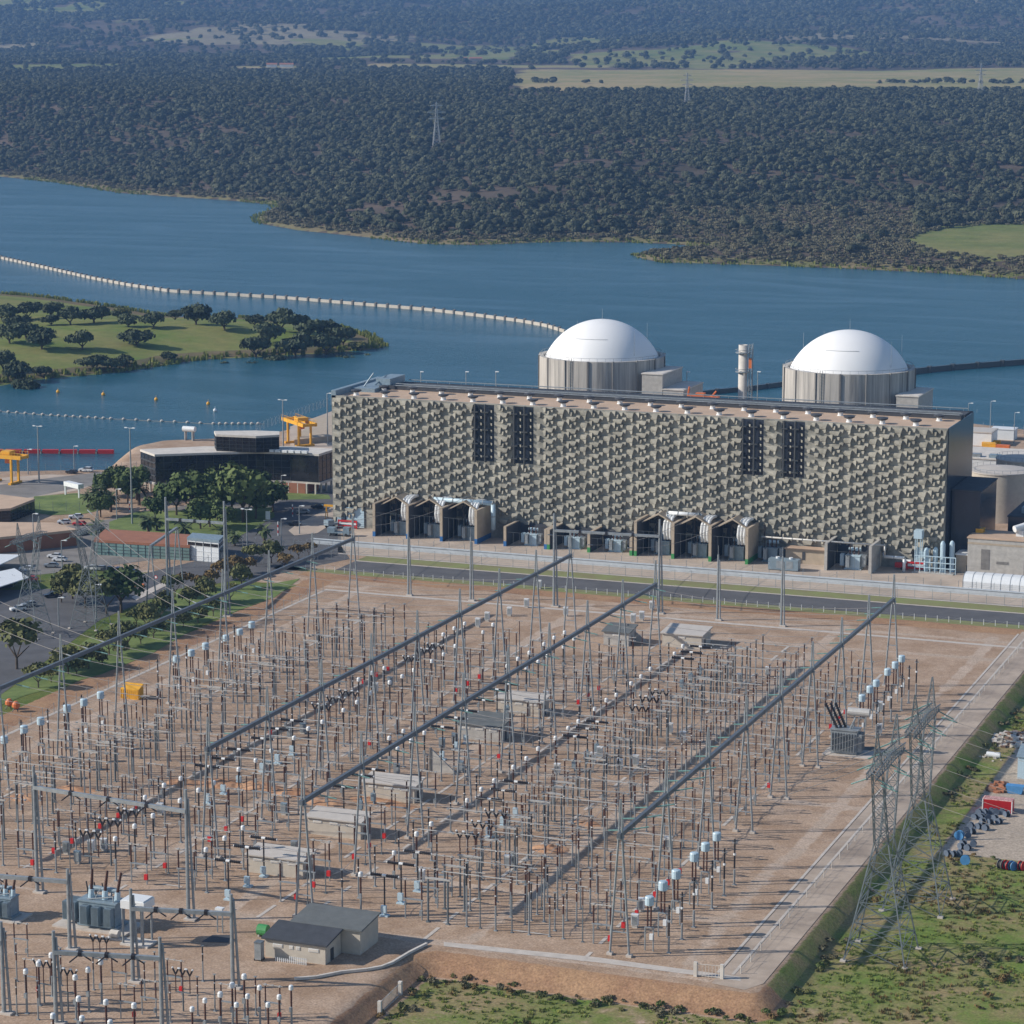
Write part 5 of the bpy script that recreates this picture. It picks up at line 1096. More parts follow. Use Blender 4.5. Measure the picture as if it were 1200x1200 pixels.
x_, y_ = at(303, 1096); t = thing('green_tank', (x_, y_, 0), 'small green rounded tank behind the left end of the pale front house', 'tank'); MB().tube((0, 0, 1.1), (1.8, 0, 1.1), 1.0, n=14).build('body', M['greenp'], t, smooth=False); MB().cb(.3, 0, 0, .3, 1.4, .5).cb(1.5, 0, 0, .3, 1.4, .5).build('cradle', M['conc'], t)

# ---------------------------------------------------------------- big transformers inside the yard
def yard_trafo(x, y, label, w, sc=1.):
    t = thing('power_transformer', (x, y, 0), label, 'transformer'); t.scale = (sc,)*3
    MB().box(-w/2-1, -3.4, 0, w/2+1.2, 3.4, .35).build('plinth', M['kerb'], t)
    MB().box(-w*.22, -1.6, .8, w*.36, 1.8, 4.8).box(-w*.24, -1.8, 4.8, w*.38, 2.0, 5.05).box(-w*.24, -1.9, .45, w*.4, 2.1, .8).build('tank', M['gblue'], t)
    for i, xx in enumerate((-w*.42, -w*.32, -w*.08, w*.1, w*.3)):
        r = MB(); y0 = -2.6 if i > 1 else -1.4
        for j in range(7): r.box(xx-.7+.2*j, y0-.5, 1.1, xx-.62+.2*j, y0+.9 if i > 1 else 1.6, 4.4)
        r.tube((xx-.7, y0, 4.3), (xx+.6, y0, 4.3), .12).tube((xx-.7, y0, 1.2), (xx+.6, y0, 1.2), .12); r.build('radiator', M['gblue'], t)
    for i, xx in enumerate((-w*.1, w*.12, w*.32)):
        p = MB().tube((xx, .2, 5), (xx+.1, .2, 6.6), .55, .5, 10).build('turret', M['lblue'], t); q = MB(); q.tube((xx+.1, .2, 6.6), (xx+.4+.25*i, .2, 10.3), .26, .18, 9)
        for j in range(12): u_ = j/12; c0 = Vector((xx+.1, .2, 6.7)).lerp(Vector((xx+.4+.25*i, .2, 10.2)), u_); q.tube(c0, c0+Vector((0, 0, .08)), .34-.1*u_, n=9)
        q.build('bushing', M['brown'], p)
    for i in range(3): q = MB(); q.tube((-w*.2+1.6*i, 1.4, 5), (-w*.26+1.6*i, 2.0, 7.2), .16, .12, 8); q.build('bushing', M['dark'], t)
    MB().tube((-w*.2, 1.9, 6.2), (w*.25, 1.9, 6.2), .5, n=12).tube((-w*.1, 1.9, 5), (-w*.1, 1.9, 6), .14).tube((w*.15, 1.9, 5), (w*.15, 1.9, 6), .14).build('conservator', M['gblue'], t)
    MB().tube((-w*.1, -1, 5.1), (w*.3, -.9, 6.0), .12).tube((w*.3, -.9, 6), (w*.36, -1.7, 3), .12).tube((0, -1, 5), (w*.05, .4, 7), .08).build('oil_pipe', M['galv'], t)
    return t
x_, y_ = at(106, 1090); yard_trafo(x_, y_+2.5, 'large blue grey power transformer with white capped bushings near the left corner', 12.5, 1.0)
x_, y_ = at(-6, 1078); yard_trafo(x_, y_+2, 'dark grey power transformer half cut by the left edge', 10, .8)
# oil cooler on stilts with tray
x_, y_ = at(157, 1106); t = thing('oil_cooler', (x_, y_, 0), 'white oil cooler slab raised on four legs right of the large transformer', 'cooler')
MB().box(-1.8, -1.2, 6.6, 2.8, 2.6, 8.0).box(-1.6, -1, 8.0, 2.6, 2.4, 8.2).build('cooler_bank', M['white'], t); MB().box(-2, -1.4, 0, 3.4, 2.2, .35).build('tray', M['conc_w'], t)
for sx in (-1.5, 2.4):
    for sy in (-1, 2.1): MB().tube((sx, sy, .3), (sx, sy, 6.6), .2, n=7).build('leg', M['galv'], t)
MB().tube((0, 0, .3), (0, 0, 6.6), .25).tube((1.2, .5, .3), (1.2, .5, 6.6), .16).build('riser_pipe', M['galv'], t)
x_, y_ = at(135, 1100); t = thing('pump_unit', (x_, y_, 0), 'small pale rounded pump unit on a slab before the large transformer', 'pump'); MB().tube((-.8, 0, .9), (.8, 0, .9), .7, n=12).build('housing', M['conc_w'], t); MB().box(-1.6, -.8, 0, 2.6, .8, .25).build('slab', M['kerb'], t)
x_, y_ = at(987, 884); t = thing('power_transformer', (x_+.3, y_+1.5, 0), 'grey transformer with three slanting dark bushings right of the fourth beam', 'transformer'); t.scale = (1.12, 1.12, 1.15)
MB().box(-2.6, -1.5, .2, 2.6, 1.5, 4.7).box(-2.8, -1.7, 4.7, 2.8, 1.7, 4.9).build('tank', M['galv'], t)
for s_ in (-1, 1):
    r = MB()
    for j in range(9): r.box(-2.3+.55*j, 1.75*s_-.35, .7, -2.2+.55*j, 1.75*s_+.35, 4.2)
    r.build('radiator', M['galv'], t)
r = MB()
for j in range(5): r.box(2.7, -1.3+.6*j, .7, 3.5, -1.2+.6*j, 4.2)
r.build('radiator', M['galv'], t)
for i in range(3):
    q = MB(); a = Vector((-1.6+.75*i, -.6+.5*i, 4.9)); c = a+Vector((-2.4+.1*i, 0, 4.6)); q.tube(a, c, .24, .2, 9)
    for j in range(11): c0 = a.lerp(c, (j+.5)/11); q.tube(c0, c0+(c-a).normalized()*.12, .36, n=9)
    q.build('bushing', M['dark'], t)
p_ = MB().tube((.3, .4, 8.1), (4.6, .4, 8.1), .8, n=14).build('conservator', M['alu'], t); MB().tube((1.4, .4, 4.9), (1.6, .4, 7.6), .14).tube((3.6, .4, 4), (3.6, .4, 7.6), .14).tube((1.0, -.4, 4.9), (2.0, -.4, 7.2), .2).build('stand_pipe', M['galv'], p_)
MB().box(-4, -3, -.05, 5.5, 3, .12).build('plinth', M['kerb'], t)
x_, y_ = at(1012, 878); t = thing('pipe_stack', (x_, y_, 0), 'pile of pipes and timber beside the right hand grey transformer', 'pipe pile')
for k in range(7): MB().tube((-2+.3*k, -1.3+.35*k, .2+.12*(k % 2)), (2.2, -.9+.4*k, .2+.1*(k % 3)), .14, n=6).build('pipe', M['galv_d' if k % 2 else 'conc_d'], t)

# ---------------------------------------------------------------- instrument posts of the smaller yard at the lower left
LHD = [(286,1143),(272,1153),(258,1164),(304,1151),(290,1161),(277,1171),(341,1151),(327,1162),(314,1171),(45,1128),(60,1118),(30,1137),(118,1126),(103,1135),(88,1144),(92,1169),(124,1173),(157,1177),(96,1192),(129,1197),(62,1189),(240,1166),(225,1176)]
for i, (px, py) in enumerate(LHD):
    x, y = at(px, py, 7.3); big = i in (0, 1, 2, 9, 10, 11, 12, 13, 14, 15, 16, 17, 18, 19, 20)
    ww = 'white headed post in the lower left yard, %s' % (['back one of the right trio, left line','middle one of the right trio, left line','front one of the right trio, left line','back one of the second line','middle one of the second line','front one of the second line','back one of the rightmost line','middle one of the rightmost line','front one of the rightmost line','by the dark transformer, middle one','by the dark transformer, right one','by the dark transformer, left one','behind the lowest beam, right one','behind the lowest beam, middle one','behind the lowest beam, left one','in front of the lowest beam, left one','in front of the lowest beam, middle one','in front of the lowest beam, right one','at the bottom edge, middle one','at the bottom edge, right one','at the bottom edge, left one','right of the lowest beam, back one','right of the lowest beam, front one'][i])
    spawn(PR['cap'], 'voltage_transformer', (x, y, 0), ww, 'voltage transformer', 'white headed instrument posts', sc=1.0 if big else .9)
k = 0
LW = []
for (px, py) in [(20,1150),(38,1165),(52,1175),(72,1155),(110,1160),(140,1160),(170,1172),(205,1165),(215,1185),(232,1190),(252,1185),(175,1190),(200,1198),(150,1195),(80,1185),(45,1195),(20,1190),(268,1195),(300,1190),(320,1196),(118,1145),(182,1160),(238,1150),(25,1120),(8,1135)]:
    x, y = at(px, py); LW.append((x, y))
for i, (x, y) in enumerate(LW):
    kd = ['post', 'disc', 'vee', 'post', 'postd', 'discg'][i % 6]; px_, py_ = [(20,1150),(38,1165),(52,1175),(72,1155),(110,1160),(140,1160),(170,1172),(205,1165),(215,1185),(232,1190),(252,1185),(175,1190),(200,1198),(150,1195),(80,1185),(45,1195),(20,1190),(268,1195),(300,1190),(320,1196),(118,1145),(182,1160),(238,1150),(25,1120),(8,1135)][i]
    nm, words, cat = KN[kd]; row = sorted(set(LW), key=lambda q: q[0]).index((x, y))+1
    spawn(PR[kd], nm, (x, y, 0), '%s of lower left yard, %s from left of its scattered gear' % (words, ['1st','2nd','3rd']+[''] and ('%dth' % row if row > 3 else ('1st', '2nd', '3rd')[row-1])), cat, {'insulator post': 'insulator posts of the yard', 'disconnector': 'disconnectors of the yard', 'circuit breaker': 'circuit breakers of the yard'}[cat], sc=.8)
# front-left Y breakers and tall instruments visible between the portals
# cabinets
CAB = [(78,1001,'galv'),(107,999,'white'),(122,997,'white'),(91,1012,'gblue'),(595,1017,'white'),(603,1015,'white'),(494,1034,'white'),(726,903,'white'),(653,908,'white'),(703,888,'white'),(745,898,'white'),(785,860,'white'),(695,895,'white'),(640,822,'white'),(540,905,'gblue'),(518,878,'gblue'),(533,872,'gblue'),(465,908,'gblue'),(345,1000,'galv'),(440,812,'white'),(457,805,'gblue'),(900,793,'white'),(867,801,'white'),(783,995,'white'),(744,1087,'white'),(751,1068,'white'),(800,870,'white'),(617,712,'white'),(597,722,'white'),(632,690,'white'),(560,735,'white'),(571,728,'white'),(663,722,'white'),(742,730,'white'),(752,727,'white'),(764,715,'white'),(1031,1014-180,'white'),(1030,861,'white'),(188,955,'white'),(333,955,'gblue'),(315,905,'gblue'),(355,860,'gblue'),(340,865,'gblue')]
cabm = {k_: [('body', MB().cb(0, 0, .5, 1.2, .8, 1.9).mesh('body', M[k_]), [('door', MB().box(-.5, -.44, .6, .5, -.401, 2.2).mesh('door', M['galv' if k_ != 'galv' else 'galv_d']))]), ('stand', MB().cb(0, 0, 0, 1.0, .6, .5).mesh('stand', M['conc']), []), ('hood', MB().cb(0, 0, 2.4, 1.35, .95, .12).mesh('hood', M[k_]), [])] for k_ in ('galv', 'white', 'gblue')}
def zone_words(x, y):
    r = sum(1 for q in ROWX if x > q); side = ('left of the first beam', 'between first and second beam', 'between second and third beam', 'between third and fourth beam', 'right of the fourth beam')[r]
    return side, 'bay %d from front' % max(1, min(10, int((y-403)//25)+1))
seen = {}
for (px, py, c) in CAB:
    x, y = at(px, py); a, b_ = zone_words(x, y); key = (c, a, b_); seen[key] = seen.get(key, 0)+1
    pos = ('', ', second one', ', third one', ', fourth one', ', fifth one')[seen[key]-1]
    spawn(cabm[c], 'control_cabinet', (x, y, 0), '%s cabinet %s, %s%s' % ({'galv': 'grey', 'white': 'white', 'gblue': 'blue grey'}[c], a, b_, pos), 'cabinet', 'control cabinets of the yard')
x_, y_ = at(155, 818); t = thing('yellow_container', (x_, y_, 0), 'yellow container with a slanted top left of the first beam', 'container')
MB()._add([(-2.4,-1.2,0),(2.4,-1.2,0),(2.4,1.2,0),(-2.4,1.2,0),(-2.4,-1.2,2.4),(2.4,-1.2,2.4),(2.4,1.2,3.4),(-2.4,1.2,3.4)], [(0,3,2,1),(4,5,6,7),(0,1,5,4),(1,2,6,5),(2,3,7,6),(3,0,4,7)]).build('body', M['sandy'] if 'sandy' in M else M['yellow'], t); b = MB()
for i in range(9): b.box(-2.3+.55*i, -1.27, .2, -2.2+.55*i, -1.21, 2.2)
b.build('side_ribs', M['yellow'], t)
for i, (px, py) in enumerate(((11, 831), (19, 834))):
    x_, y_ = at(px, py); t = thing('cement_mixer', (x_, y_, 0), '%s orange drum mixer at the left edge of the yard' % ('left', 'right')[i], 'mixer', 'orange mixers'); MB().lathe(0, 0, [(.4, .7), (.95, 1.2), (.9, 1.9), (.4, 2.5)], 12).build('drum', M['orange'], t); MB().tube((-.8, -.5, 0), (0, 0, 1.3), .09).tube((.8, -.5, 0), (0, 0, 1.3), .09).tube((0, .8, 0), (0, 0, 1.3), .09).build('stand', M['frame_d'], t)
# dark square tarpaulin-like pit cover and gate
g0 = at(243, 1099); t = thing('instrument_stand', (at(258,1093)[0], at(258,1093)[1], 0), 'small pale topped stand on two legs left of the front house', 'stand'); MB().cb(0, 0, 4.2, 1.4, 1, .4).build('top', M['white'], t); [MB().tube((sx, 0, 0), (sx, 0, 4.2), .14).build('leg', M['galv'], t) for sx in (-.5, .5)]
tag(sheet('pit_cover', pxpoly([(236,1104),(249,1096),(270,1096),(268,1105)]), .07, M['roof_d']), kind='structure')
def gate(p0, p1, label, h=2.2):
    t = thing('yard_gate', (p0[0], p0[1], float(ground_z(np.array([p0[0]]), np.array([p0[1]]))[0][0])), label, 'gate'); d = Vector((p1[0]-p0[0], p1[1]-p0[1], 0)); 
    for q in (Vector((0, 0, 0)), d): MB().cb(q.x, q.y, -.5, .6, .6, h+.8).build('gate_post', M['conc_w'], t)
    b = MB(); n_ = int(d.length/.5)
    for i in range(1, n_): c = d*(i/n_); b.tube(c, c+Vector((0, 0, h)), .04, n=4)
    b.tube((0, 0, .2), d+Vector((0, 0, .2)), .06).tube((0, 0, h), d+Vector((0, 0, h)), .06); b.build('bars', M['conc_w'], t)
gate(at(815, 1144), at(846, 1147), 'pale barred gate between two posts at the front right corner of the yard')
gate(at(445, 1173), at(469, 1150), 'dark barred gate by the bend of the front path')
t = thing('ditch_wall', (0, 0, 0), 'thin white kerb wall following the bend of the front path', 'kerb wall'); pts = [at(*p) for p in [(345,1149),(370,1147),(400,1141),(430,1138),(447,1135),(460,1130),(480,1118),(500,1108)]]
b = MB()
for a, c in zip(pts, pts[1:]): b.tube((a[0], a[1], .3), (c[0], c[1], .3), .32, n=4)
b.build('coping', M['conc_w'], t)

# ---------------------------------------------------------------- barrier wall and perimeter fences
t = thing('barrier_wall', (-346, 716, 0), 'long low blue grey concrete barrier along the plant road', 'barrier')
MB().box(0, .2, 0, 406, .9, 1.5).build('wall', M['barrier'], t); MB().box(0, 0, 1.5, 406, 1.1, 1.7).build('coping', M['barrier'], t)
def fence(x0, y0, x1, y1, h, label, sp=5.0, wires=5, outrig=True, mat='galv', z=0.):
    d = Vector((x1-x0, y1-y0, 0)); L = d.length; n = max(2, int(L/sp)); n = min(n, 98); u = d.normalized(); v = Vector((-u.y, u.x, 0))
    t = thing('wire_fence', (x0, y0, z), label, 'fence', 'wire fences round the plant')
    b = MB().tube((0, 0, 0), (0, 0, h), .07, n=5)
    if outrig: b.tube((0, 0, h), v*.6+Vector((0, 0, h+.7)), .05, n=4).tube((0, 0, h), v*-.6+Vector((0, 0, h+.7)), .05, n=4)
    pm_ = b.mesh('post', M[mat])
    for i in range(n+1): p = obj('post', pm_, t); p.location = d*(i/n)
    w_ = MB()
    for k in range(wires): zz = h*(k+.6)/wires; w_.tube((0, 0, zz), d+Vector((0, 0, zz)), .02, n=3, caps=False)
    for i in range(0, n, 4): a = d*(i/n); c = d*((i+1)/n); w_.tube(a+Vector((0, 0, .1)), c+Vector((0, 0, h)), .03, n=3).tube(c+Vector((0, 0, .1)), d*(min(n, i+2)/n)+Vector((0, 0, h)), .03, n=3)
    w_.build('wires', M['galv'], t); return t
fence(-346, 718.5, 60, 718.5, 2.6, 'wire fence with forked tops just behind the long blue grey barrier')
fence(-350, 705.3, 60, 705.3, 3.0, 'wire fence between the dry verge and the sandy plant road', outrig=False)
fence(-330, 679.2, -90, 679.2, 1.6, 'short white post fence along the near side of the dark road', sp=3.1, outrig=False, mat='white', wires=2)
fence(-312.9, 440, -312.9, 655, 2.4, 'wire fence along the left edge of the yard', outrig=False)
fence(-116.2, 403, -116.2, 675, 1.6, 'low post fence along the drain right of the yard', outrig=False, wires=2, mat='conc_w', sp=6)
a, c = at(165, 558), at(393, 500); fence(at(0,556)[0], at(0,556)[1], at(160,552)[0], at(160,552)[1], 3, 'wire fence by the lake below the red floating boom')
for (p, q, lb) in (((300,506),(400,470),'wire fence running up the shore behind the right yellow crane'), ((0,602),(170,596),'wire fence in front of the left lawn'), ((80,672),(420,655),'wire fence before the low brown roofed building'), ((240,640),(420,648),'wire fence beside the guard hut'), ((1140,505),(1260,512),'wire fence by the lake at the right edge'),((0,690),(140,668),'wire fence behind the left car park')):
    a, c = at(*p), at(*q); fence(a[0], a[1], c[0], c[1], 2.8, lb, sp=4)

# ---------------------------------------------------------------- office building of smoked glass
def poly_building(name, top_px, z0, z1, label, zref=None, glass='glass_d', roof='conc_w', rise=.45, mull=3.0, cat='building', frame='frame_d', bands=0):
    pts = [Vector((*at(p[0], p[1], z1 if zref is None else zref), 0)) for p in top_px]; o = pts[0].copy(); P_ = [(q.x-o.x, q.y-o.y) for q in pts]
    t = thing(name, (o.x, o.y, 0), label, cat); MB().prism(P_, z0, z1-.3).build('glass_wall' if glass.startswith('glass') else 'wall', M[glass], t)
    c = Vector((sum(p[0] for p in P_)/len(P_), sum(p[1] for p in P_)/len(P_))); out = [tuple(Vector(p)+(Vector(p)-c).normalized()*.25) for p in P_]
    MB().prism(out, z1-.3, z1+rise).build('roof', M[roof], t)
    if mull:
        b = MB()
        for i in range(len(P_)):
            a, q = Vector(P_[i]), Vector(P_[(i+1) % len(P_)]); L = (q-a).length; n = max(1, int(L/mull)); nn = Vector((-(q-a).y, (q-a).x)).normalized()*-.06
            if (a+nn-c).length < (a-c).length: nn = -nn
            for k in range(n+1): p = a.lerp(q, k/n)+nn; b.tube((p.x, p.y, z0), (p.x, p.y, z1-.3), .07, n=4)
            for k in range(1, 4): zz = z0+(z1-.3-z0)*k/4; b.tube((a.x+nn.x, a.y+nn.y, zz), (q.x+nn.x, q.y+nn.y, zz), .06 if i != bands else .3, n=4)
        b.build('mullions', M[frame], t)
    return t, P_, c
t, P_, c = poly_building('office_building', [(182,534),(165,528),(240,524.5),(345,524.5),(392,527.5),(373,533.5),(340,531.5),(300,530.5),(240,532)], 4.2, 13.6, 'dark smoked glass office building raised on columns left of the long hall', mull=2.6, bands=0)
S_ = lambda f: [tuple(c+(Vector(p)-c)*f) for p in P_]
MB().prism(S_(1.02), 3.5, 4.2).build('soffit_slab', M['conc_w'], t); MB().prism(S_(.82), -.2, 3.5).build('ground_floor', M['roof_t'], t)
for i in range(len(P_)):
    for f in (0, .33, .66): a = Vector(P_[i]).lerp(Vector(P_[(i+1) % len(P_)]), f); a = c+(a-c)*.96; MB().tube((a.x, a.y, 0), (a.x, a.y, 3.5), .35, n=8).build('column', M['conc_w'], t)
a = Vector((0, 0)); 
for k in range(9): q = c.lerp(Vector(P_[5]), .1+.09*k); MB().box(q.x-1, q.y-.6, 14.05, q.x+1, q.y+.8, 14.9).build('roof_unit', M['white'], t)
t2, Q_, c2 = poly_building('roof_pavilion', [(254,528.5),(252,524.5),(300,524),(327,525),(327,529),(300,530.5)], 14.06, 19.4, 'dark glass pavilion standing on the office roof', zref=14.06, mull=2.2)
for o_ in (t2,):
    pass
# re-seat the pavilion on the office roof: its px outline was read at roof height
x_, y_ = at(222, 508, 9); t = thing('water_tank', (at(222,516)[0], at(222,516)[1], 0), 'white horizontal tank on a stand behind the office roof', 'tank'); MB().tube((-2.6, 0, 4.4), (2.6, 0, 4.4), 1.1, n=14).build('body', M['white'], t); MB().cb(-1.6, 0, 0, .4, 1.6, 3.4).cb(1.6, 0, 0, .4, 1.6, 3.4).build('cradle', M['conc'], t)
poly_building('gate_lodge', [(-30,583),(0,581),(40,586),(12,597),(-30,600)], 0, 4.2, 'low dark walled building with flat grey roof at the left edge', glass='glass_d', roof='roof_b', mull=2.5)
poly_building('canteen', [(-60,613),(62,614),(90,622),(62,625),(0,631),(-60,633)], 0, 4.6, 'wide low building with beige flat roof and dark brown wall at left', glass='roof_t', roof='roof_b', mull=0)
poly_building('training_hall', [(110,634),(124,621.5),(222,628),(222,641)], 0, 4.2, 'long low building with rust brown roof and greenish glass front', glass='glass_g', roof='roof_t', mull=2.4)
poly_building('side_annex', [(223,642),(223,630),(263,634),(263,646)], 0, 3.4, 'grey walled annex right of the rust brown roof', glass='conc', roof='conc_d', mull=0)
t, P_, c = poly_building('guard_hut', [(220,631.5),(226,626),(262,629),(256,635)], 0, 6.4, 'small hut with blue grey roof and strip of white framed windows', glass='white', roof='gblue', mull=2.2, frame='white')
MB().prism([tuple(c+(Vector(p)-c)*1.02) for p in P_], 4.6, 5.6).build('window_strip', M['glass_d'], t)
for i, pts in enumerate(([(-70,648),(25,650.5),(0,662),(-70,690)], [(-70,690),(0,670),(17,666.5),(34,677),(0,688),(-70,712)])):
    P3 = [at(p[0], p[1], 3.0) for p in pts]; o = P3[0]; t = thing('parking_canopy', (o[0], o[1], 0), '%s of two white parking canopies at the left edge' % ('back', 'front')[i], 'canopy', 'white parking canopies')
    MB().prism([(p[0]-o[0], p[1]-o[1]) for p in P3], 2.9, 3.15).build('roof', M['white'], t)
    for p in P3[1:]: MB().tube((p[0]-o[0]-.5*(p[0] > o[0]), p[1]-o[1], 0), (p[0]-o[0]-.5, p[1]-o[1], 2.9), .1, n=6).build('post', M['galv'], t)
a, c = Vector((*at(75, 580), 0)), Vector((*at(92, 584), 0)); t = thing('entrance_canopy', a, 'white slab canopy on legs beside the left lawn', 'canopy'); d = c-a; nn = Vector((-d.y, d.x, 0)).normalized()*2.2
b = MB(); b._add([(0,0,3.2),(d.x,d.y,3.2),(d.x+nn.x,d.y+nn.y,3.2),(nn.x,nn.y,3.2),(0,0,4.7),(d.x,d.y,4.7),(d.x+nn.x,d.y+nn.y,4.7),(nn.x,nn.y,4.7)], [(0,3,2,1),(4,5,6,7),(0,1,5,4),(1,2,6,5),(2,3,7,6),(3,0,4,7)]); b.build('slab', M['white'], t)
for q in (d*.03, d*.97): MB().cb(q.x+nn.x*.2, q.y+nn.y*.2, 0, .5, .5, 3.2).build('leg', M['white'], t)
t = thing('storage_ramp', (0, 0, 0), 'pale sloping concrete platform behind the right yellow crane', 'platform'); Q = [at(*p) for p in [(345,522),(420,514),(420,490),(370,496)]]; MB().prism(Q, 0, 2.2).build('platform_block', M['sand_w'], t)

# ---------------------------------------------------------------- yellow gantry cranes
def crane(p, ang, ln, wd, h, label):
    t = thing('gantry_crane', (p[0], p[1], 0), label, 'crane', 'yellow gantry cranes', rz=ang)
    for sy in (-1, 1):
        for sx in (-1, 1): MB().box(sx*ln*.25-.35, sy*wd/2-.35, .6, sx*ln*.25+.35, sy*wd/2+.35, h).build('leg', M['yellow'], t)
        b = MB().box(-ln/2, sy*wd/2-.45, h, ln/2, sy*wd/2+.45, h+1.3); b.build('girder', M['yellow'], t)
        b = MB()
        for k in range(15): x = -ln/2+ln*k/14; b.tube((x, sy*(wd/2+.4), h+1.3), (x, sy*(wd/2+.4), h+2.3), .05, n=4)
        b.tube((-ln/2, sy*(wd/2+.4), h+2.3), (ln/2, sy*(wd/2+.4), h+2.3), .05, n=4); b.build('handrail', M['yellow'], t)
    for sx in (-1, 1): MB().box(sx*ln*.25-.6, -wd/2-1.3, .05, sx*ln*.25+.6, wd/2+1.3, .8).build('bogie_beam', M['yellow'], t); 
    for sx in (-1, 1): MB().box(sx*(ln/2-.5)-.4, -wd/2, h+.1, sx*(ln/2-.5)+.4, wd/2, h+1.1).build('cross_beam', M['yellow'], t)
    tr = MB().box(-1.8+ln*.1, -wd/2+.3, h+1.3, 1.8+ln*.1, wd/2-.3, h+2.6).build('trolley', M['yellow'], t); MB().box(ln*.1-.9, -.9, h-1.8, ln*.1+.9, .9, h+.2).build('hoist', M['orange'], tr)
a = Vector((*at(351, 521), 0)); v = Vector((*at(372, 510), 0))-Vector((*at(331, 500), 0)); crane(a, -.72, 21, 5.0, 8.2, 'yellow gantry crane on the shore between office and long hall')
crane(at(6, 566), -.05, 17, 4.2, 9.0, 'yellow gantry crane at the left edge near the lake')
t = thing('small_hoist', (*at(388, 608), 0), 'small yellow steel hoist frame beside the left end of the hall', 'hoist')
for sx in (-1.6, 1.6): MB().tube((sx, -1, 0), (sx, 0, 4), .15).tube((sx, 1, 0), (sx, 0, 4), .15).build('leg', M['yellow'], t)
MB().box(-2.4, -.3, 4, 2.4, .3, 4.6).build('beam', M['yellow'], t)

# ---------------------------------------------------------------- lamps
def lamp(px, py, h, label, heads=1, r=.16):
    x, y = at(px, py); t = thing('lamp_post', (x, y, 0), label, 'lamp post', 'lamp posts of the plant'); MB().tube((0, 0, 0), (0, 0, h), r*1.3, r*.7, 7).build('pole', M['galv'], t)
    for k in range(heads): a = k*math.pi; b = MB().tube((0, 0, h), (1.1*math.cos(a), .3*math.sin(a), h+.15), .08, n=5); b.cb(1.4*math.cos(a), 0, h+.02, .9, .5, .28); b.build('lamp_head', M['white'], t)
for (px, py, h, hd, lb) in [(46,566,20,2,'tall floodlight mast behind the left car road'),(155,614,31,4,'tallest floodlight mast with a box at its foot'),(332,524,18,2,'floodlight mast at the right yellow crane'),(384,522,20,1,'mast right of the crane behind the office'),(87,552,9,1,'lamp post beside the white car by the lake'),(33,556,9,1,'lamp post left near the lake fence'),
    (137,609,10,1,'lamp post before the palms'),(209,577,7,1,'first lamp before the dark office, from the left'),(253,579,7,1,'second lamp before the dark office, from the left'),(330,581,7,1,'third lamp before the dark office, from the left'),(290,655,15,2,'double headed lamp beside the guard hut'),(351,626,9,1,'lamp post on the street island'),(330,642,9,1,'short pole lamp left of the street island'),
    (40,652,13,1,'lamp post before the wide beige roof'),(73,673,10,1,'lamp post at the back of the car park'),(113,728,10,1,'lamp post at the lawn bank'),(69,735,8,1,'lamp post in the car park'),(1108,640,9,1,'globe lamp at the shaded end of the hall'),(1134,505,11,1,'lamp post by the right lake shore'),(1160,512,14,1,'second lamp post by the right lake shore'),(1188,520,12,1,'lamp post at the right edge before the lake')]:
    lamp(px, py, h, lb, min(2, hd), .16 if h < 16 else .24)
for i, (px, top, py) in enumerate(((578,432,458),(546,435,458),(582,425,460),(820,425,466),(890,436,468),(1120,460,482))):
    pass
# posts on the far roof side
for i, (px, lb) in enumerate(((493,'leftmost'),(546,'second'),(581,'third'),(805,'fourth, between the domes'),(888,'fifth, between the domes'))):
    X_, Y_ = at(px, 470, 20)[0], 860; X_, Z_ = aty(px, 436, 860); t = thing('lakeside_lamp', (X_, Y_, 0), 'thin lamp mast rising behind the hall roof, %s from left' % lb, 'lamp post', 'lamp posts of the plant'); MB().tube((0, 0, 0), (0, 0, Z_), .28, .14, 6).build('pole', M['galv'], t); MB().cb(.5, 0, Z_, 1.2, .5, .3).build('lamp_head', M['white'], t)

# ---------------------------------------------------------------- cars
def car_meshes(mat):
    b = MB(); sec = [(-2.15,.35,.72,.80),(-2.05,.35,.92,.84),(-.75,.3,1.0,.88),(1.5,.3,1.02,.88),(2.1,.35,.95,.84),(2.2,.4,.75,.80)]; vs = []
    for x, z0, z1, w in sec: vs += [(x,-w,z0),(x,w,z0),(x,w,z1),(x,-w,z1)]
    fs = [(4*i+k, 4*i+4+k, 4*i+4+(k+1) % 4, 4*i+(k+1) % 4) for i in range(5) for k in range(4)]+[(0,1,2,3),(23,22,21,20)]; b._add(vs, fs); body = b.mesh('body', M[mat])
    g = MB(); top = [(-.15,-.66),(1.45,-.66),(1.45,.66),(-.15,.66)]; bot = [(-.9,-.84),(1.95,-.84),(1.95,.84),(-.9,.84)]
    g._add([(p[0],p[1],.98) for p in bot]+[(p[0],p[1],1.42) for p in top], [(0,1,5,4),(1,2,6,5),(2,3,7,6),(3,0,4,7)]); r_ = MB(); r_._add([(p[0],p[1],1.42) for p in top]+[(p[0],p[1],1.47) for p in top], [(4,5,6,7),(0,1,5,4),(1,2,6,5),(2,3,7,6),(3,0,4,7)])
    w = MB().tube((0,-.1,0),(0,.1,0),.33,n=12).mesh('wheel', M['rubber'])
    return body, g.mesh('windows', M['glass_d']), r_.mesh('roof', M[mat]), w
CM = {k: car_meshes(k) for k in ('carw', 'carg', 'cark', 'carb', 'red')}; CN = {'carw': 'white', 'carg': 'silver grey', 'cark': 'dark', 'carb': 'blue', 'red': 'red'}
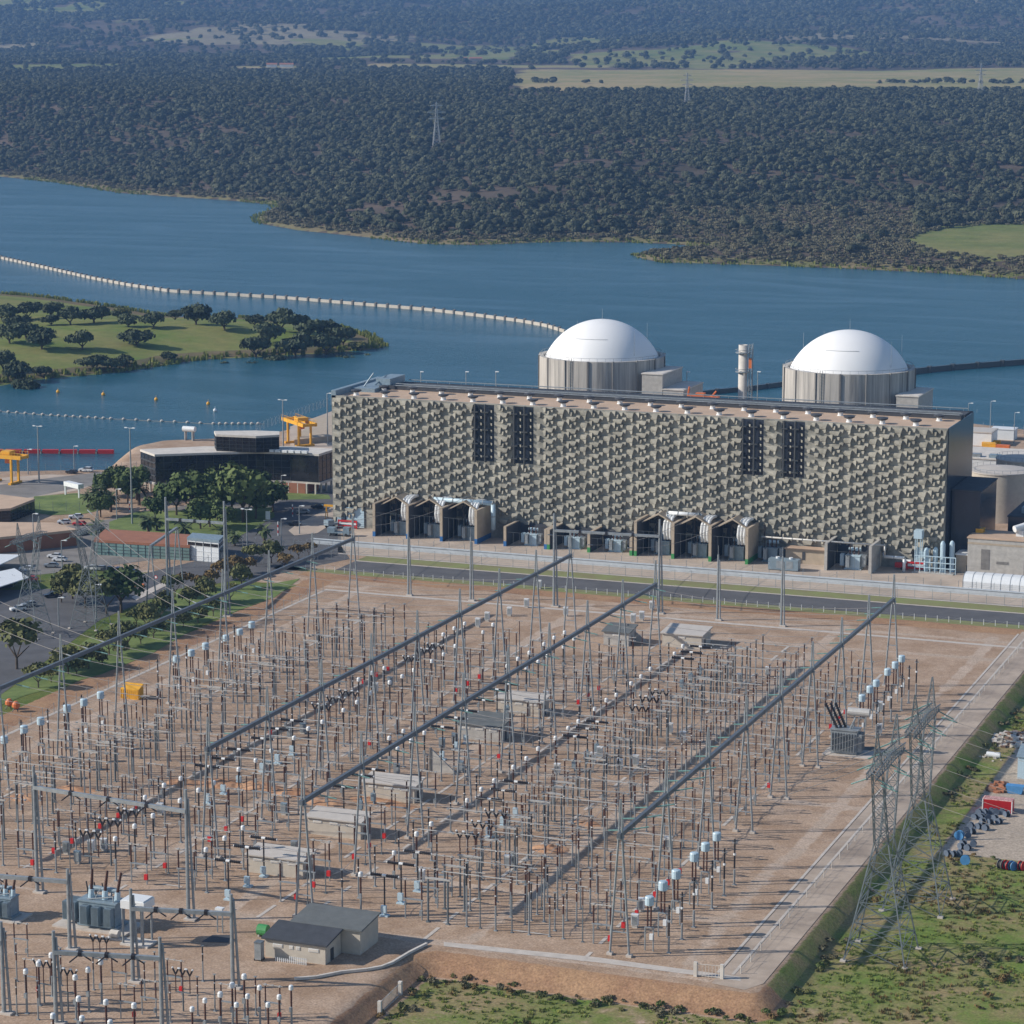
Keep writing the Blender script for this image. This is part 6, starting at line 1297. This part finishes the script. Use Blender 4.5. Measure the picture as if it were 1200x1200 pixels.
def car(px, py, col, rz, where, sc=1.0):
    x, y = at(px, py); t = thing('parked_car', (x, y, .1), '%s car %s' % (CN[col], where), 'car', 'cars parked left of the yard', rz=rz); t.scale = (sc,)*3; bd, gl, rf, wh = CM[col]
    obj('body', bd, t); obj('windows', gl, t); obj('roof', rf, t)
    for sx in (-1.35, 1.35):
        for sy in (-.78, .78): w = obj('wheel', wh, t); w.location = (sx, sy, .33)
for a in [(101,553,'carw',.1,'on the lakeside road',1.2),(84,555,'cark',.1,'left of the white one on the lakeside road'),(75,614,'carw',.5,'at the gate, left one'),(89,608,'carw',.5,'at the gate, right one',1.1),(97,627,'cark',1.2,'beside the wide beige roof'),(93,616,'red',.3,'between the gate and the rust brown roof'),
          (64,654,'carw',.2,'in the back row of the car park, farther one'),(70,658,'carw',.2,'in the back row of the car park, nearer one'),(60,665,'carg',.3,'below the two white ones at the back'),(31,669,'carw',.3,'between the white canopies'),(26,674,'carb',.3,'next to the white one between the canopies'),(36,681,'red',.3,'at the end of the front canopy'),
          (107,668,'carw',.05,'first of the roadside row'),(117,668.5,'carg',.05,'second of the roadside row'),(127,669.5,'cark',.05,'third of the roadside row'),(137,670.5,'carb',.05,'fourth of the roadside row'),(148,672,'cark',.05,'fifth of the roadside row'),(156,673,'carb',.05,'last of the roadside row'),
          (21,716,'carw',.9,'alone in the middle of the car park'),(34,711,'carg',.9,'right of the lone white one in the car park'),(5,690,'cark',.9,'in the shade of the front canopy'),(12,684,'carg',.9,'under the front canopy edge'),(60,700,'cark',.9,'at the right side of the car park'),(345,616,'cark',.4,'on the street island side'),(355,602,'carg',.3,'before the office columns'),(372,596,'cark',.3,'near the left end of the hall')]: car(*a)
def lorry(px, py, rz, label):
    x, y = at(px, py); t = thing('lorry', (x, y, .1), label, 'lorry', rz=rz); MB().box(-3.4, -1.2, .9, 1.6, 1.2, 1.3).box(-3.4, -1.2, 1.3, -1, 1.2, 2.6).build('load_bed', M['gblue'], t); MB().box(1.8, -1.2, .6, 3.8, 1.2, 2.9).build('cab', M['gblue'], t); MB().box(3.6, -1.1, 1.7, 3.83, 1.1, 2.6).build('windscreen', M['glass_d'], t)
    for sx in (-2.4, -1.2, 2.8):
        for sy in (-1.1, 1.1): MB().tube((sx, sy-.15, .5), (sx, sy+.15, .5), .5, n=12).build('wheel', M['rubber'], t)
lorry(392, 618, 1.1, 'blue grey lorry at the left end of the hall, farther one'); lorry(397, 628, .1, 'blue grey lorry at the left end of the hall, nearer one')
for i, (px, py, hh) in enumerate(((343,606,4.2),(326,628,4.5),(164,585,4.5),(152,600,3.5),(128,560,4),(325,655,3))):
    t = thing('striped_pole', (*at(px, py), 0), 'red and white banded pole %s' % ('on the street by the office', 'left of the street island', 'among the palms', 'at the tallest mast', 'by the lake fence', 'before the guard hut fence')[i], 'pole', 'red and white banded poles')
    for k in range(5): MB().tube((0, 0, hh*k/5), (0, 0, hh*(k+1)/5), .17, n=7).build('band', M['red' if k % 2 else 'white'], t)
for i, (px, py) in enumerate(((183,716),(366,606),(166,598),(130,603),(185,676))):
    if i in (1,): 
        t = thing('notice_board', (*at(px-52+0, py+6), 0), 'white notice board beside the street island', 'sign'); MB().box(-.8, -.06, .9, .8, .06, 3.6).build('panel', M['white'], t); MB().tube((-.7, 0, 0), (-.7, 0, .9), .06).tube((.7, 0, 0), (.7, 0, .9), .06).build('legs', M['galv'], t)
x_, y_ = at(183, 688); t = thing('road_sign', (x_, y_, 0), 'round red and white road sign by the lawn path', 'sign'); MB().tube((0, 0, 0), (0, 0, 2.6), .05, n=5).build('post', M['galv'], t); MB().tube((0, -.03, 2.9), (0, .03, 2.9), .5, n=16).build('rim', M['red'], t); MB().tube((0, -.05, 2.9), (0, -.035, 2.9), .33, n=16).build('face', M['white'], t)
for i, (px, py) in enumerate(((160,688),(167,688))): t = thing('plastic_barrier', (*at(px, py), 0), '%s orange road barrier on the side street' % ('left', 'right')[i], 'barrier', 'orange road barriers'); MB()._add([(-.7,-.3,0),(.7,-.3,0),(.7,.3,0),(-.7,.3,0),(-.6,-.12,1),(.6,-.12,1),(.6,.12,1),(-.6,.12,1)], [(0,3,2,1),(4,5,6,7),(0,1,5,4),(1,2,6,5),(2,3,7,6),(3,0,4,7)]).build('body', M['orange'], t)

# ---------------------------------------------------------------- trees
def tree(proto, name, x, y, z, sc, label, cat='tree', group=None, rz=None):
    cr, tr = proto; t = thing(name, (x, y, z), label, cat, group, rz=rnd.uniform(0, 6.28) if rz is None else rz); t.scale = (sc, sc, sc*rnd.uniform(.9, 1.08)); obj('crown', cr, t); obj('trunk', tr, t); return t
OK_ = [(4,378,1.3,'at the left edge, back row'),(33,376,1.15,'near the left edge, on the meadow rim'),(60,372,1.0,'behind the meadow, left part'),(84,383,1.25,'left of the close back pair'),(110,381,1.35,'broadest of the back group'),(140,374,.8,'small one beside the olive bush'),(150,386,1.0,'low one in the back row'),(181,387,1.2,'behind the lone leaning one'),(159,400,1.35,'alone on the meadow with a long shadow'),(205,374,.8,'small one by the far waterline'),(230,383,1.35,'left of the open meadow gap'),(264,387,1.3,'right of the open meadow gap'),
       (12,404,1.3,'at the left edge, middle row'),(30,398,1.05,'second from left, middle row'),(48,408,1.35,'third from left, middle row'),(96,406,1.2,'round one in the meadow centre'),(108,420,1.1,'below the round meadow one'),(50,427,.85,'small one near the front bank'),(18,432,1.25,'in the dark front left clump'),(5,424,1.2,'leftmost of the front clump'),(28,438,1.0,'right side of the front left clump'),(130,420,.95,'on the front bank, left of the reeds'),(145,417,.8,'low one on the front bank'),(196,410,.75,'bush like one on the front bank, middle'),
       (299,377,.9,'small one behind the right group'),(300,404,1.35,'left front of the right group'),(316,394,1.35,'left centre of the right group'),(332,384,1.5,'tallest at the back of the right group'),(346,402,1.5,'broad one in front of the right group'),(350,382,1.3,'back of the right group, centre'),(362,388,1.2,'right centre of the right group'),(380,400,1.35,'right front of the right group'),(382,387,1.2,'right back of the right group'),(402,394,1.25,'near the tip, tall one'),(408,404,.8,'near the tip, small one'),(416,396,.7,'last one before the tip'),(259,410,.75,'bush like one below the open meadow'),(321,406,.8,'low one under the right group'),(298,410,.8,'shrubby one left under the right group'),(60,384,.9,'behind the middle row on the left'),(20,388,1.1,'left, between the two rows')]
for i, (px, py, sc, w_) in enumerate(OK_):
    x, y = at(px, py, .5); z = float(pen_z(np.array([x]), np.array([y]))[0][0]); tree(OAK[i % 4], 'oak_tree', x, y, z-1.5, sc*1.3, 'dark holm oak on the peninsula, %s' % w_, 'tree', 'holm oaks on the peninsula')
for i, (px, py, sc) in enumerate(((140,372,1.3),(146,375,1.1),(422,398,1.0),(430,402,.9),(396,404,.8))):
    x, y = at(px, py, 0); z = float(pen_z(np.array([x]), np.array([y]))[0][0]); tree(OLV[i % 3], 'olive_bush', x, y, z-.8, sc, 'pale olive bush on the peninsula, %s' % ('behind the oaks, left', 'behind the oaks, right', 'near the tip, left', 'at the very tip', 'before the last oaks')[i], 'bush', 'olive bushes on the peninsula')
GT = [(285,612,2.2,'tallest, dark, before the office',0),(272,604,1.5,'left of the tallest one',0),(300,608,1.5,'right of the tallest one',0),(225,606,1.7,'in the middle garden, left part',0),(240,600,1.8,'in the middle garden, centre',0),(255,610,1.6,'in the middle garden, right part',0),(207,604,1.5,'before the office left end',0),(320,600,1.4,'by the street end of the garden',0),(192,600,1.3,'left edge of the middle garden',0),(263,622,1.0,'behind the guard hut',0),(235,620,1.2,'behind the rust brown roof',0),(150,590,1.2,'in the dark clump by the tallest mast',0),(160,586,1.3,'right side of the clump by the tallest mast',0),(125,582,1.2,'behind the left palms',0),(137,580,1.3,'behind the palms, taller one',0),
      (218,590,1.3,'behind the middle garden, left',0),(300,592,1.5,'behind the tallest one',0),(246,618,1.2,'front of the middle garden',0),(182,612,1.0,'front left of the middle garden',0),(118,606,1.0,'under the left palms',0),
      (20,784,2.0,'big rounded one at the left edge below the car park',1),(85,702,1.5,'pale olive one beside the left lawn strip',1),(100,712,1.6,'pale olive one under the right lattice pylon',1),(125,722,1.7,'dark olive one right of the lattice pylon',1),(142,718,1.6,'broad dark one right of the lattice pylon',0),(72,706,1.3,'pale olive one left of the lattice pylon',1)]
for i, (px, py, sc, w_, k) in enumerate(GT):
    x, y = at(px, py); tree((GRN, OLV)[k][i % 3], 'garden_tree', x, y, -.1, sc, 'green garden tree %s' % w_, 'tree', 'garden trees left of the hall')
BS = [(215,735,.8,0),(232,730,.8,0),(250,722,.85,0),(165,755,.8,0),(180,748,.9,0),(200,742,.8,0),(140,772,.8,0),(120,780,.7,0),(270,705,.8,0),(90,792,.8,0),(60,800,.7,0),(262,680,1.2,1),(275,676,1.2,1),(290,672,1.0,1),(248,688,1.1,1),(350,655,1.0,1),(362,652,.9,1),(235,692,.9,1),(195,712,.8,0),(160,733,.8,0)]
BS += [(205,700,1.1,0),(222,712,1.0,0),(242,708,1.2,0),(188,728,1.1,0),(172,738,1.2,0),(150,760,1.2,0),(128,768,1.1,0),(104,784,1.1,0),(80,790,1.2,0),(300,664,1.1,0),(318,660,1.2,0),(333,668,1.0,1),(45,806,1.1,0),(283,690,1.1,0),(215,690,1.0,1)]
for i, (px, py, sc, k) in enumerate(BS):
    x, y = at(px, py); tree(AUT[i % 2] if k else OLV[i % 3], 'bank_bush', x, y, -.1, sc, '%s bush on the lawn bank, %s from the left' % (('green', 'browning')[k], ['%dth' % (sorted(BS).index((px, py, sc, k))+1)][0].replace('1th', '1st').replace('2th', '2nd').replace('3th', '3rd').replace('11st', '11th').replace('12nd', '12th').replace('13rd', '13th')), 'bush', 'bushes on the lawn bank')
def palm_meshes():
    b = MB(); 
    for k in range(46):
        a = rnd.uniform(0, 6.28); e = rnd.uniform(-.5, 1.2); L = rnd.uniform(2.4, 3.3); p = Vector((0, 0, 0)); dr = Vector((math.cos(a)*math.cos(e), math.sin(a)*math.cos(e), math.sin(e))); sd = Vector((-math.sin(a), math.cos(a), 0)); w0 = .12
        for q in range(5):
            n_ = p+dr*(L/5); w1 = .42*math.sin(math.pi*(q+1.2)/6.4)
            b.quad(p-sd*w0, p+sd*w0, n_+sd*w1-Vector((0, 0, .1)), n_-sd*w1-Vector((0, 0, .1))); p = n_; w0 = w1; dr = (dr+Vector((0, 0, -.28))).normalized()
    return b.mesh('fronds', M['palm']), MB().tube((0, 0, -4.5), (0, 0, .1), .42, .36, 9).mesh('trunk', M['bark'])
PMM = [palm_meshes() for i in range(2)]
for i, (px, py, h, sc, w_) in enumerate([(113,597,4.2,1.35,'leftmost tall one of the left clump'),(104,596,3.4,1.1,'shorter one at the left side of the left clump'),(130,600,4,1.2,'right one of the left clump'),(163,592,4.2,1.3,'beside the office left corner'),(114,632,3.2,1.25,'alone between gate and rust brown roof'),(174,628,3.4,1.3,'before the middle garden, left one'),(216,632,3,1.1,'before the middle garden, right one'),(310,642,4.6,1.15,'alone left of the street island'),(184,622,3,1.0,'second in the lawn left of the middle garden'),(262,636,3,1,'beside the guard hut'),(275,640,3,1,'right of the guard hut')]):
    x, y = at(px, py); f, tr = PMM[i % 2]; t = thing('palm_tree', (x, y, h*sc), 'palm tree %s' % w_, 'palm tree', 'palm trees left of the hall', rz=rnd.uniform(0, 6)); t.scale = (sc,)*3; obj('fronds', f, t); obj('trunk', tr, t)
for i, (px, py, h) in enumerate(((112,590,9.5),(121,590,8.5))):
    x, y = at(px, py); C = []; N = []
    for k in range(700): z = rnd.uniform(0.03, 1); rr = 1.15*math.sin(math.pi*min(1, z**.7*.93+.05))*rnd.uniform(.7, 1.05); a = rnd.uniform(0, 6.28); C.append((rr*math.cos(a), rr*math.sin(a), .6+z*h)); N.append((math.cos(a), math.sin(a), .4))
    t = thing('cypress_tree', (x, y, 0), '%s of two slim dark cypresses behind the left palms' % ('left taller', 'right shorter')[i], 'tree', 'cypresses by the palms'); obj('crown', quads_mesh('crown', np.array(C), np.array(N)+nrs.normal(size=(700, 3))*.4, .3, M['green']), t); MB().tube((0, 0, -.2), (0, 0, 2), .2).build('trunk', M['bark'], t)

# ---------------------------------------------------------------- things on the lake
def boom(name, pts_px, z, h, w, seg, label, mat, pier=None, cat='floating barrier', gap=.0, pfun=None):
    P3 = [Vector((*at(p[0], p[1], z), z)) for p in pts_px]; t = thing(name, P3[0], label, cat); o = P3[0].copy()
    Ls = [0.]; 
    for a, c in zip(P3, P3[1:]): Ls.append(Ls[-1]+(c-a).length)
    def pos(l):
        for i in range(len(P3)-1):
            if l <= Ls[i+1]: return P3[i].lerp(P3[i+1], (l-Ls[i])/(Ls[i+1]-Ls[i]))-o
        return P3[-1]-o
    n = min(98, max(2, int(Ls[-1]/seg)))
    for i in range(n):
        a, c = pos(Ls[-1]*i/n), pos(Ls[-1]*(i+1)/n); d = (c-a).normalized(); a2 = a+d*gap; c2 = c-d*gap; nn = Vector((-d.y, d.x, 0))*w/2
        if pfun is None or not pfun(i/n):
            b = MB(); b._add([a2-nn, c2-nn, c2+nn, a2+nn]+[q+Vector((0, 0, h)) for q in (a2-nn, c2-nn, c2+nn, a2+nn)], [(0,3,2,1),(4,5,6,7),(0,1,5,4),(1,2,6,5),(2,3,7,6),(3,0,4,7)]); b.build('panel', M[mat], t)
        if pier: MB().cb(a.x, a.y, -1.2, *pier).build('pier', M['conc_d' if mat != 'frame_d' else 'frame_d'], t)
    return t
boom('lake_barrier', [(-160,280),(0,303),(50,314),(105,326.5),(150,335),(200,342.5),(330,350),(420,357.5),(500,364),(560,371),(610,377.5),(640,383),(662,390)], WZ, 1.7, 1.0, 9, 'long pale segmented concrete barrier curving across the lake', 'block', (1.1, 2.4, 3.7))
boom('lake_barrier_section', [(1062,439),(1110,434),(1200,427),(1320,419)], WZ, 2.6, 1.4, 14, 'dark segmented barrier running across the lake to the right edge', 'frame_d', (1.9, 3.0, 4.2))
boom('lake_barrier_section', [(780,468),(850,460),(885,457),(925,451)], WZ, 2.0, 1.4, 14, 'dark segmented barrier between the two domes', 'frame_d', (1.6, 2.6, 3.4))
boom('red_boom', [(-60,531),(30,531),(135,531.5)], WZ, 1.5, 1.6, 7, 'red floating boom on the water beside the left crane', 'red', (.9, 1.7, 2.0), gap=.5)
t = thing('float_line', (*at(-20, 481, WZ), WZ), 'thin line of small pale floats strung across the lake on the left', 'float line'); o = Vector(t.location); P3 = [Vector((*at(a_, b_, WZ), WZ))-o for a_, b_ in [(-20,481),(60,487),(130,491),(250,497),(310,497)]]
b = MB()
for a, c in zip(P3, P3[1:]): b.tube(a+Vector((0, 0, .1)), c+Vector((0, 0, .1)), .12, n=4)
b.build('rope', M['cable'], t); fl = MB().lathe(0, 0, [(.1, -.3), (.7, 0), (.8, .5), (.1, .9)], 8).mesh('float', M['roof_w'])
for a, c in zip(P3, P3[1:]):
    for k in range(8): f = obj('float', fl, t); f.location = a.lerp(c, k/8)
for i, (px, py, mt) in enumerate(((68,460,'yellow'),(121,463,'yellow'),(183,469,'yellow'),(244,474,'yellow'),(252,482,'white'))):
    t = thing('buoy', (*at(px, py, WZ), WZ), '%s buoy, %s' % (mt, ('leftmost of four', 'second from left of four', 'third from left of four', 'rightmost of four', 'single, below the rightmost yellow one')[i]), 'buoy', 'round buoys on the lake'); MB().lathe(0, 0, [(.2, -.3), (.8, .1), (.8, .7), (.4, 1.2), (.1, 1.3)], 12).build('float', M[mt], t); MB().tube((0, 0, 1.2), (0, 0, 2.2), .08).build('topmark', M[mt], t)

# ---------------------------------------------------------------- storage ground at the right edge
GZ_ = -2.6
def reel_mesh(r, w, mat, core='rubber'):
    f = MB()
    for sy in (-1, 1): f.tube((0, sy*w/2, r), (0, sy*(w/2-.1), r), r, n=20)
    return [('flange', f.mesh('flange', M[mat]), []), ('cable_winding', MB().tube((0, -w/2+.1, r), (0, w/2-.1, r), r*.78, n=18).mesh('cable_winding', M[core]), [])]
M['reelp'] = pm('slate blue reel paint', (.11,.145,.20), .6)
RM = {'gblue': reel_mesh(.66, .95, 'reelp'), 'red': reel_mesh(.95, .9, 'red'), 'conc_d': reel_mesh(.95, .9, 'conc_d')}
M['brightblue'] = pm('bright blue reel paint', (.08,.26,.52), .5); RM['bb'] = reel_mesh(.95, .8, 'brightblue')
RL = [(890,800),(930,800),(975,795),(1010,800),(1050,800),(1085,815),(860,835),(905,835),(950,835),(1000,840),(1030,865),(915,865),(970,870),(885,900),(935,910),(830,895),(845,935),(810,960),(800,930),(765,1040),(810,1050),(850,1025),(780,1020),(670,1090),(710,1095),(750,1090)]
RW = ['back row, leftmost','back row, second','back row, third','back row, fourth','back row, fifth','back row, rightmost','second row, leftmost','second row, second','second row, third','second row, fourth','second row, rightmost beside a white topped one','third row, left','third row, right','fourth row, left','fourth row, right','left side, above the bend','left side, at the bend','left side, below the bend','left side, beside the bright blue disc','lower clump, front left','lower clump, front middle','lower clump, right','lower clump, back','lowest clump, left','lowest clump, middle','lowest clump, right']
for i, (a_, b_) in enumerate(RL):
    x, y = at(1000+a_/6, 820+b_/6, GZ_); spawn(RM['gblue'], 'cable_reel', (x, y-1.0, GZ_), 'blue grey cable reel on the storage ground, %s' % RW[i], 'cable reel', 'cable reels on the storage ground', rz=rnd.uniform(-.9, .5))
for i, (a_, b_, k, w_) in enumerate(((752,975,'bb','bright blue reel left of the stacked grey ones'),(793,1150,'bb','bright blue reel at the lower end of the grey ones'),(1045,1180,'conc_d','grey reel at the lower right, left of the red one'),(1085,1185,'red','red reel between the grey and the blue one'),(1125,1190,'bb','blue reel right of the red one at the lower right'),(1190,1190,'red','red reel at the right picture edge'))):
    x, y = at(1000+a_/6, 820+b_/6, GZ_); spawn(RM[k], 'cable_reel', (x, y-1.0, GZ_), w_, 'cable reel', 'cable reels on the storage ground', rz=(-.2, .1, 1.2, 1.1, 1.0, 1.2)[i])
x0, y0 = at(1151, 951, GZ_); t = thing('red_container', (x0, y0, GZ_), 'red container with faded striped roof above the cable reels', 'container'); MB().box(0, 0, .1, 6.1, 2.4, 2.7).build('body', M['red'], t)
b = MB(); 
for i in range(24): b.box(.1+.25*i, -.05, .2, .2+.25*i, -.002, 2.6)
b.build('corrugation', M['red'], t); M['faded'] = pm('faded red roof', (.55,.12,.10), .7, 0, .3, 2.0, col2=(.7,.5,.46)); b = MB().box(-.05, -.05, 2.7, 6.15, 2.45, 2.8)
for i in range(16): b.box(.2+.38*i, 0, 2.8, .32+.38*i, 2.4, 2.86)
b.build('roof', M['faded'], t)
for sx in (.0, 6.0): MB().box(sx-.05, -.1, .1, sx+.15, 0.0, 2.7).build('corner_post', M['white'], t)
x0, y0 = at(1192, 913, GZ_); t = thing('steel_shed', (x0, y0, GZ_), 'pale blue grey steel shed cut by the right edge', 'shed'); b = MB()._add([(0,0,0),(9,0,0),(9,10,0),(0,10,0),(0,0,5),(9,0,5),(9,10,5),(0,10,5),(0,5,6.4),(9,5,6.4)], [(0,1,5,4),(1,2,6,9,5),(2,3,7,6),(3,0,4,8,7)]); b.build('wall', M['lblue'], t); MB()._add([(-.3,-.3,4.95),(9.3,-.3,4.95),(9.3,5,6.45),(-.3,5,6.45),(9.3,10.3,4.95),(-.3,10.3,4.95),(-.3,-.3,5.1),(9.3,-.3,5.1),(9.3,5,6.6),(-.3,5,6.6),(9.3,10.3,5.1),(-.3,10.3,5.1)], [(6,7,8,9),(9,8,10,11),(0,3,2,1),(3,5,4,2),(0,1,7,6)]).build('roof', M['gblue'], t); MB().box(1.5, -.06, 0, 5, -.005, 3.8).build('door', M['galv'], t)
def rubble(px, py, n, rx, ry, mats, label, sz=(.4, 1.3), hgt=1.6):
    x0, y0 = at(px, py, GZ_); t = thing('rubble_pile', (x0, y0, GZ_), label, 'rubble pile')
    for m_i, mt in enumerate(mats):
        b = MB()
        for k in range(n):
            a = rnd.uniform(0, 6.28); q = math.sqrt(rnd.random()); x, y = rx*q*math.cos(a), ry*q*math.sin(a); z = hgt*(1-q)*rnd.uniform(.2, 1); s_ = rnd.uniform(*sz)
            vs = [Vector((sx*s_*rnd.uniform(.3, .6), sy*s_*rnd.uniform(.3, .6), sz_*s_*rnd.uniform(.2, .5))) for sz_ in (-1, 1) for sx, sy in ((-1,-1),(1,-1),(1,1),(-1,1))]; cc = Vector((x, y, z+.1)); b._add([cc+v for v in vs], [(0,3,2,1),(4,5,6,7),(0,1,5,4),(1,2,6,5),(2,3,7,6),(3,0,4,7)])
        o_ = b.build('fragments', M[mt], t); o_['kind'] = 'stuff'
rubble(1188, 868, 110, 5, 7, ('rub1', 'rub2', 'conc_w'), 'heap of pale and brown rubble beside the ditch at the right edge')
rubble(1172, 926, 70, 2.6, 2.6, ('rub2', 'redearth'), 'brown scrap heap behind the red container', hgt=2.2)
rubble(1160, 890, 10, 3, 3, ('rub1',), 'few scattered pale stones below the white tank', hgt=.3)
x0, y0 = at(1164, 888, GZ_); t = thing('white_tank', (x0, y0, GZ_), 'small white horizontal tank in the grass near the rubble', 'tank'); MB().tube((-1.5, 0, .7), (1.5, 0, .7), .6, n=12).build('body', M['white'], t); MB().cb(-1, 0, 0, .3, 1, .3).cb(1, 0, 0, .3, 1, .3).build('cradle', M['conc'], t)
x0, y0 = at(1187, 934, GZ_); t = thing('blue_skip', (x0, y0+2.5, GZ_), 'blue skip half hidden behind the red container', 'skip'); MB()._add([(-1.4,-.8,.2),(1.4,-.8,.2),(1.4,.8,.2),(-1.4,.8,.2),(-1.9,-1,1.9),(1.9,-1,1.9),(1.9,1,1.9),(-1.9,1,1.9)], [(0,3,2,1),(4,5,6,7),(0,1,5,4),(1,2,6,5),(2,3,7,6),(3,0,4,7)]).build('body', M['brightblue'], t)
# farmhouses far away
for i, (px, s_, w_) in enumerate(((275,9200,'reddish farmhouse on the far hillside at the upper left'),(548,5600,'reddish farm on the far fields above the lattice pylon'),(325,5200,'small white farm beside the far green fields'))):
    xs_, ys_ = us(s_, (px-600)/3123.); z = float(far_z(np.array([xs_]), np.array([ys_]))[0][0]); t = thing('farmhouse', (xs_, ys_, z-.5), w_, 'house', rz=YAW)
    for k, (dx, L) in enumerate(((-22, 20), (4, 26))): MB().box(dx, -5, 0, dx+L, 6, 6).build('wall', M['sand_w' if i < 2 else 'white'], t); MB()._add([(dx-1,-6,6),(dx+L+1,-6,6),(dx+L+1,.5,9),(dx-1,.5,9),(dx+L+1,7,6),(dx-1,7,6)], [(0,1,2,3),(3,2,4,5),(0,3,5),(1,4,2)]).build('roof', M['roof_t'], t)

# ---------------------------------------------------------------- the blue air
hz = bpy.data.materials.new('haze air'); hz.use_nodes = True; tn = hz.node_tree; tn.nodes.remove(tn.nodes['Principled BSDF']); pv = tn.nodes.new('ShaderNodeVolumePrincipled')
pv.inputs['Color'].default_value = (.27,.52,1,1); pv.inputs['Density'].default_value = 6.0e-5; pv.inputs['Anisotropy'].default_value = 0.0
tn.links.new(pv.outputs[0], tn.nodes['Material Output'].inputs['Volume'])
hb = MB().box(-17500, -600, -14, 9500, 19500, 1500).build('haze', hz); hb['kind'] = 'stuff'; hb['label'] = 'pale blue air thickening over the lake and hills'; hb['category'] = 'haze'
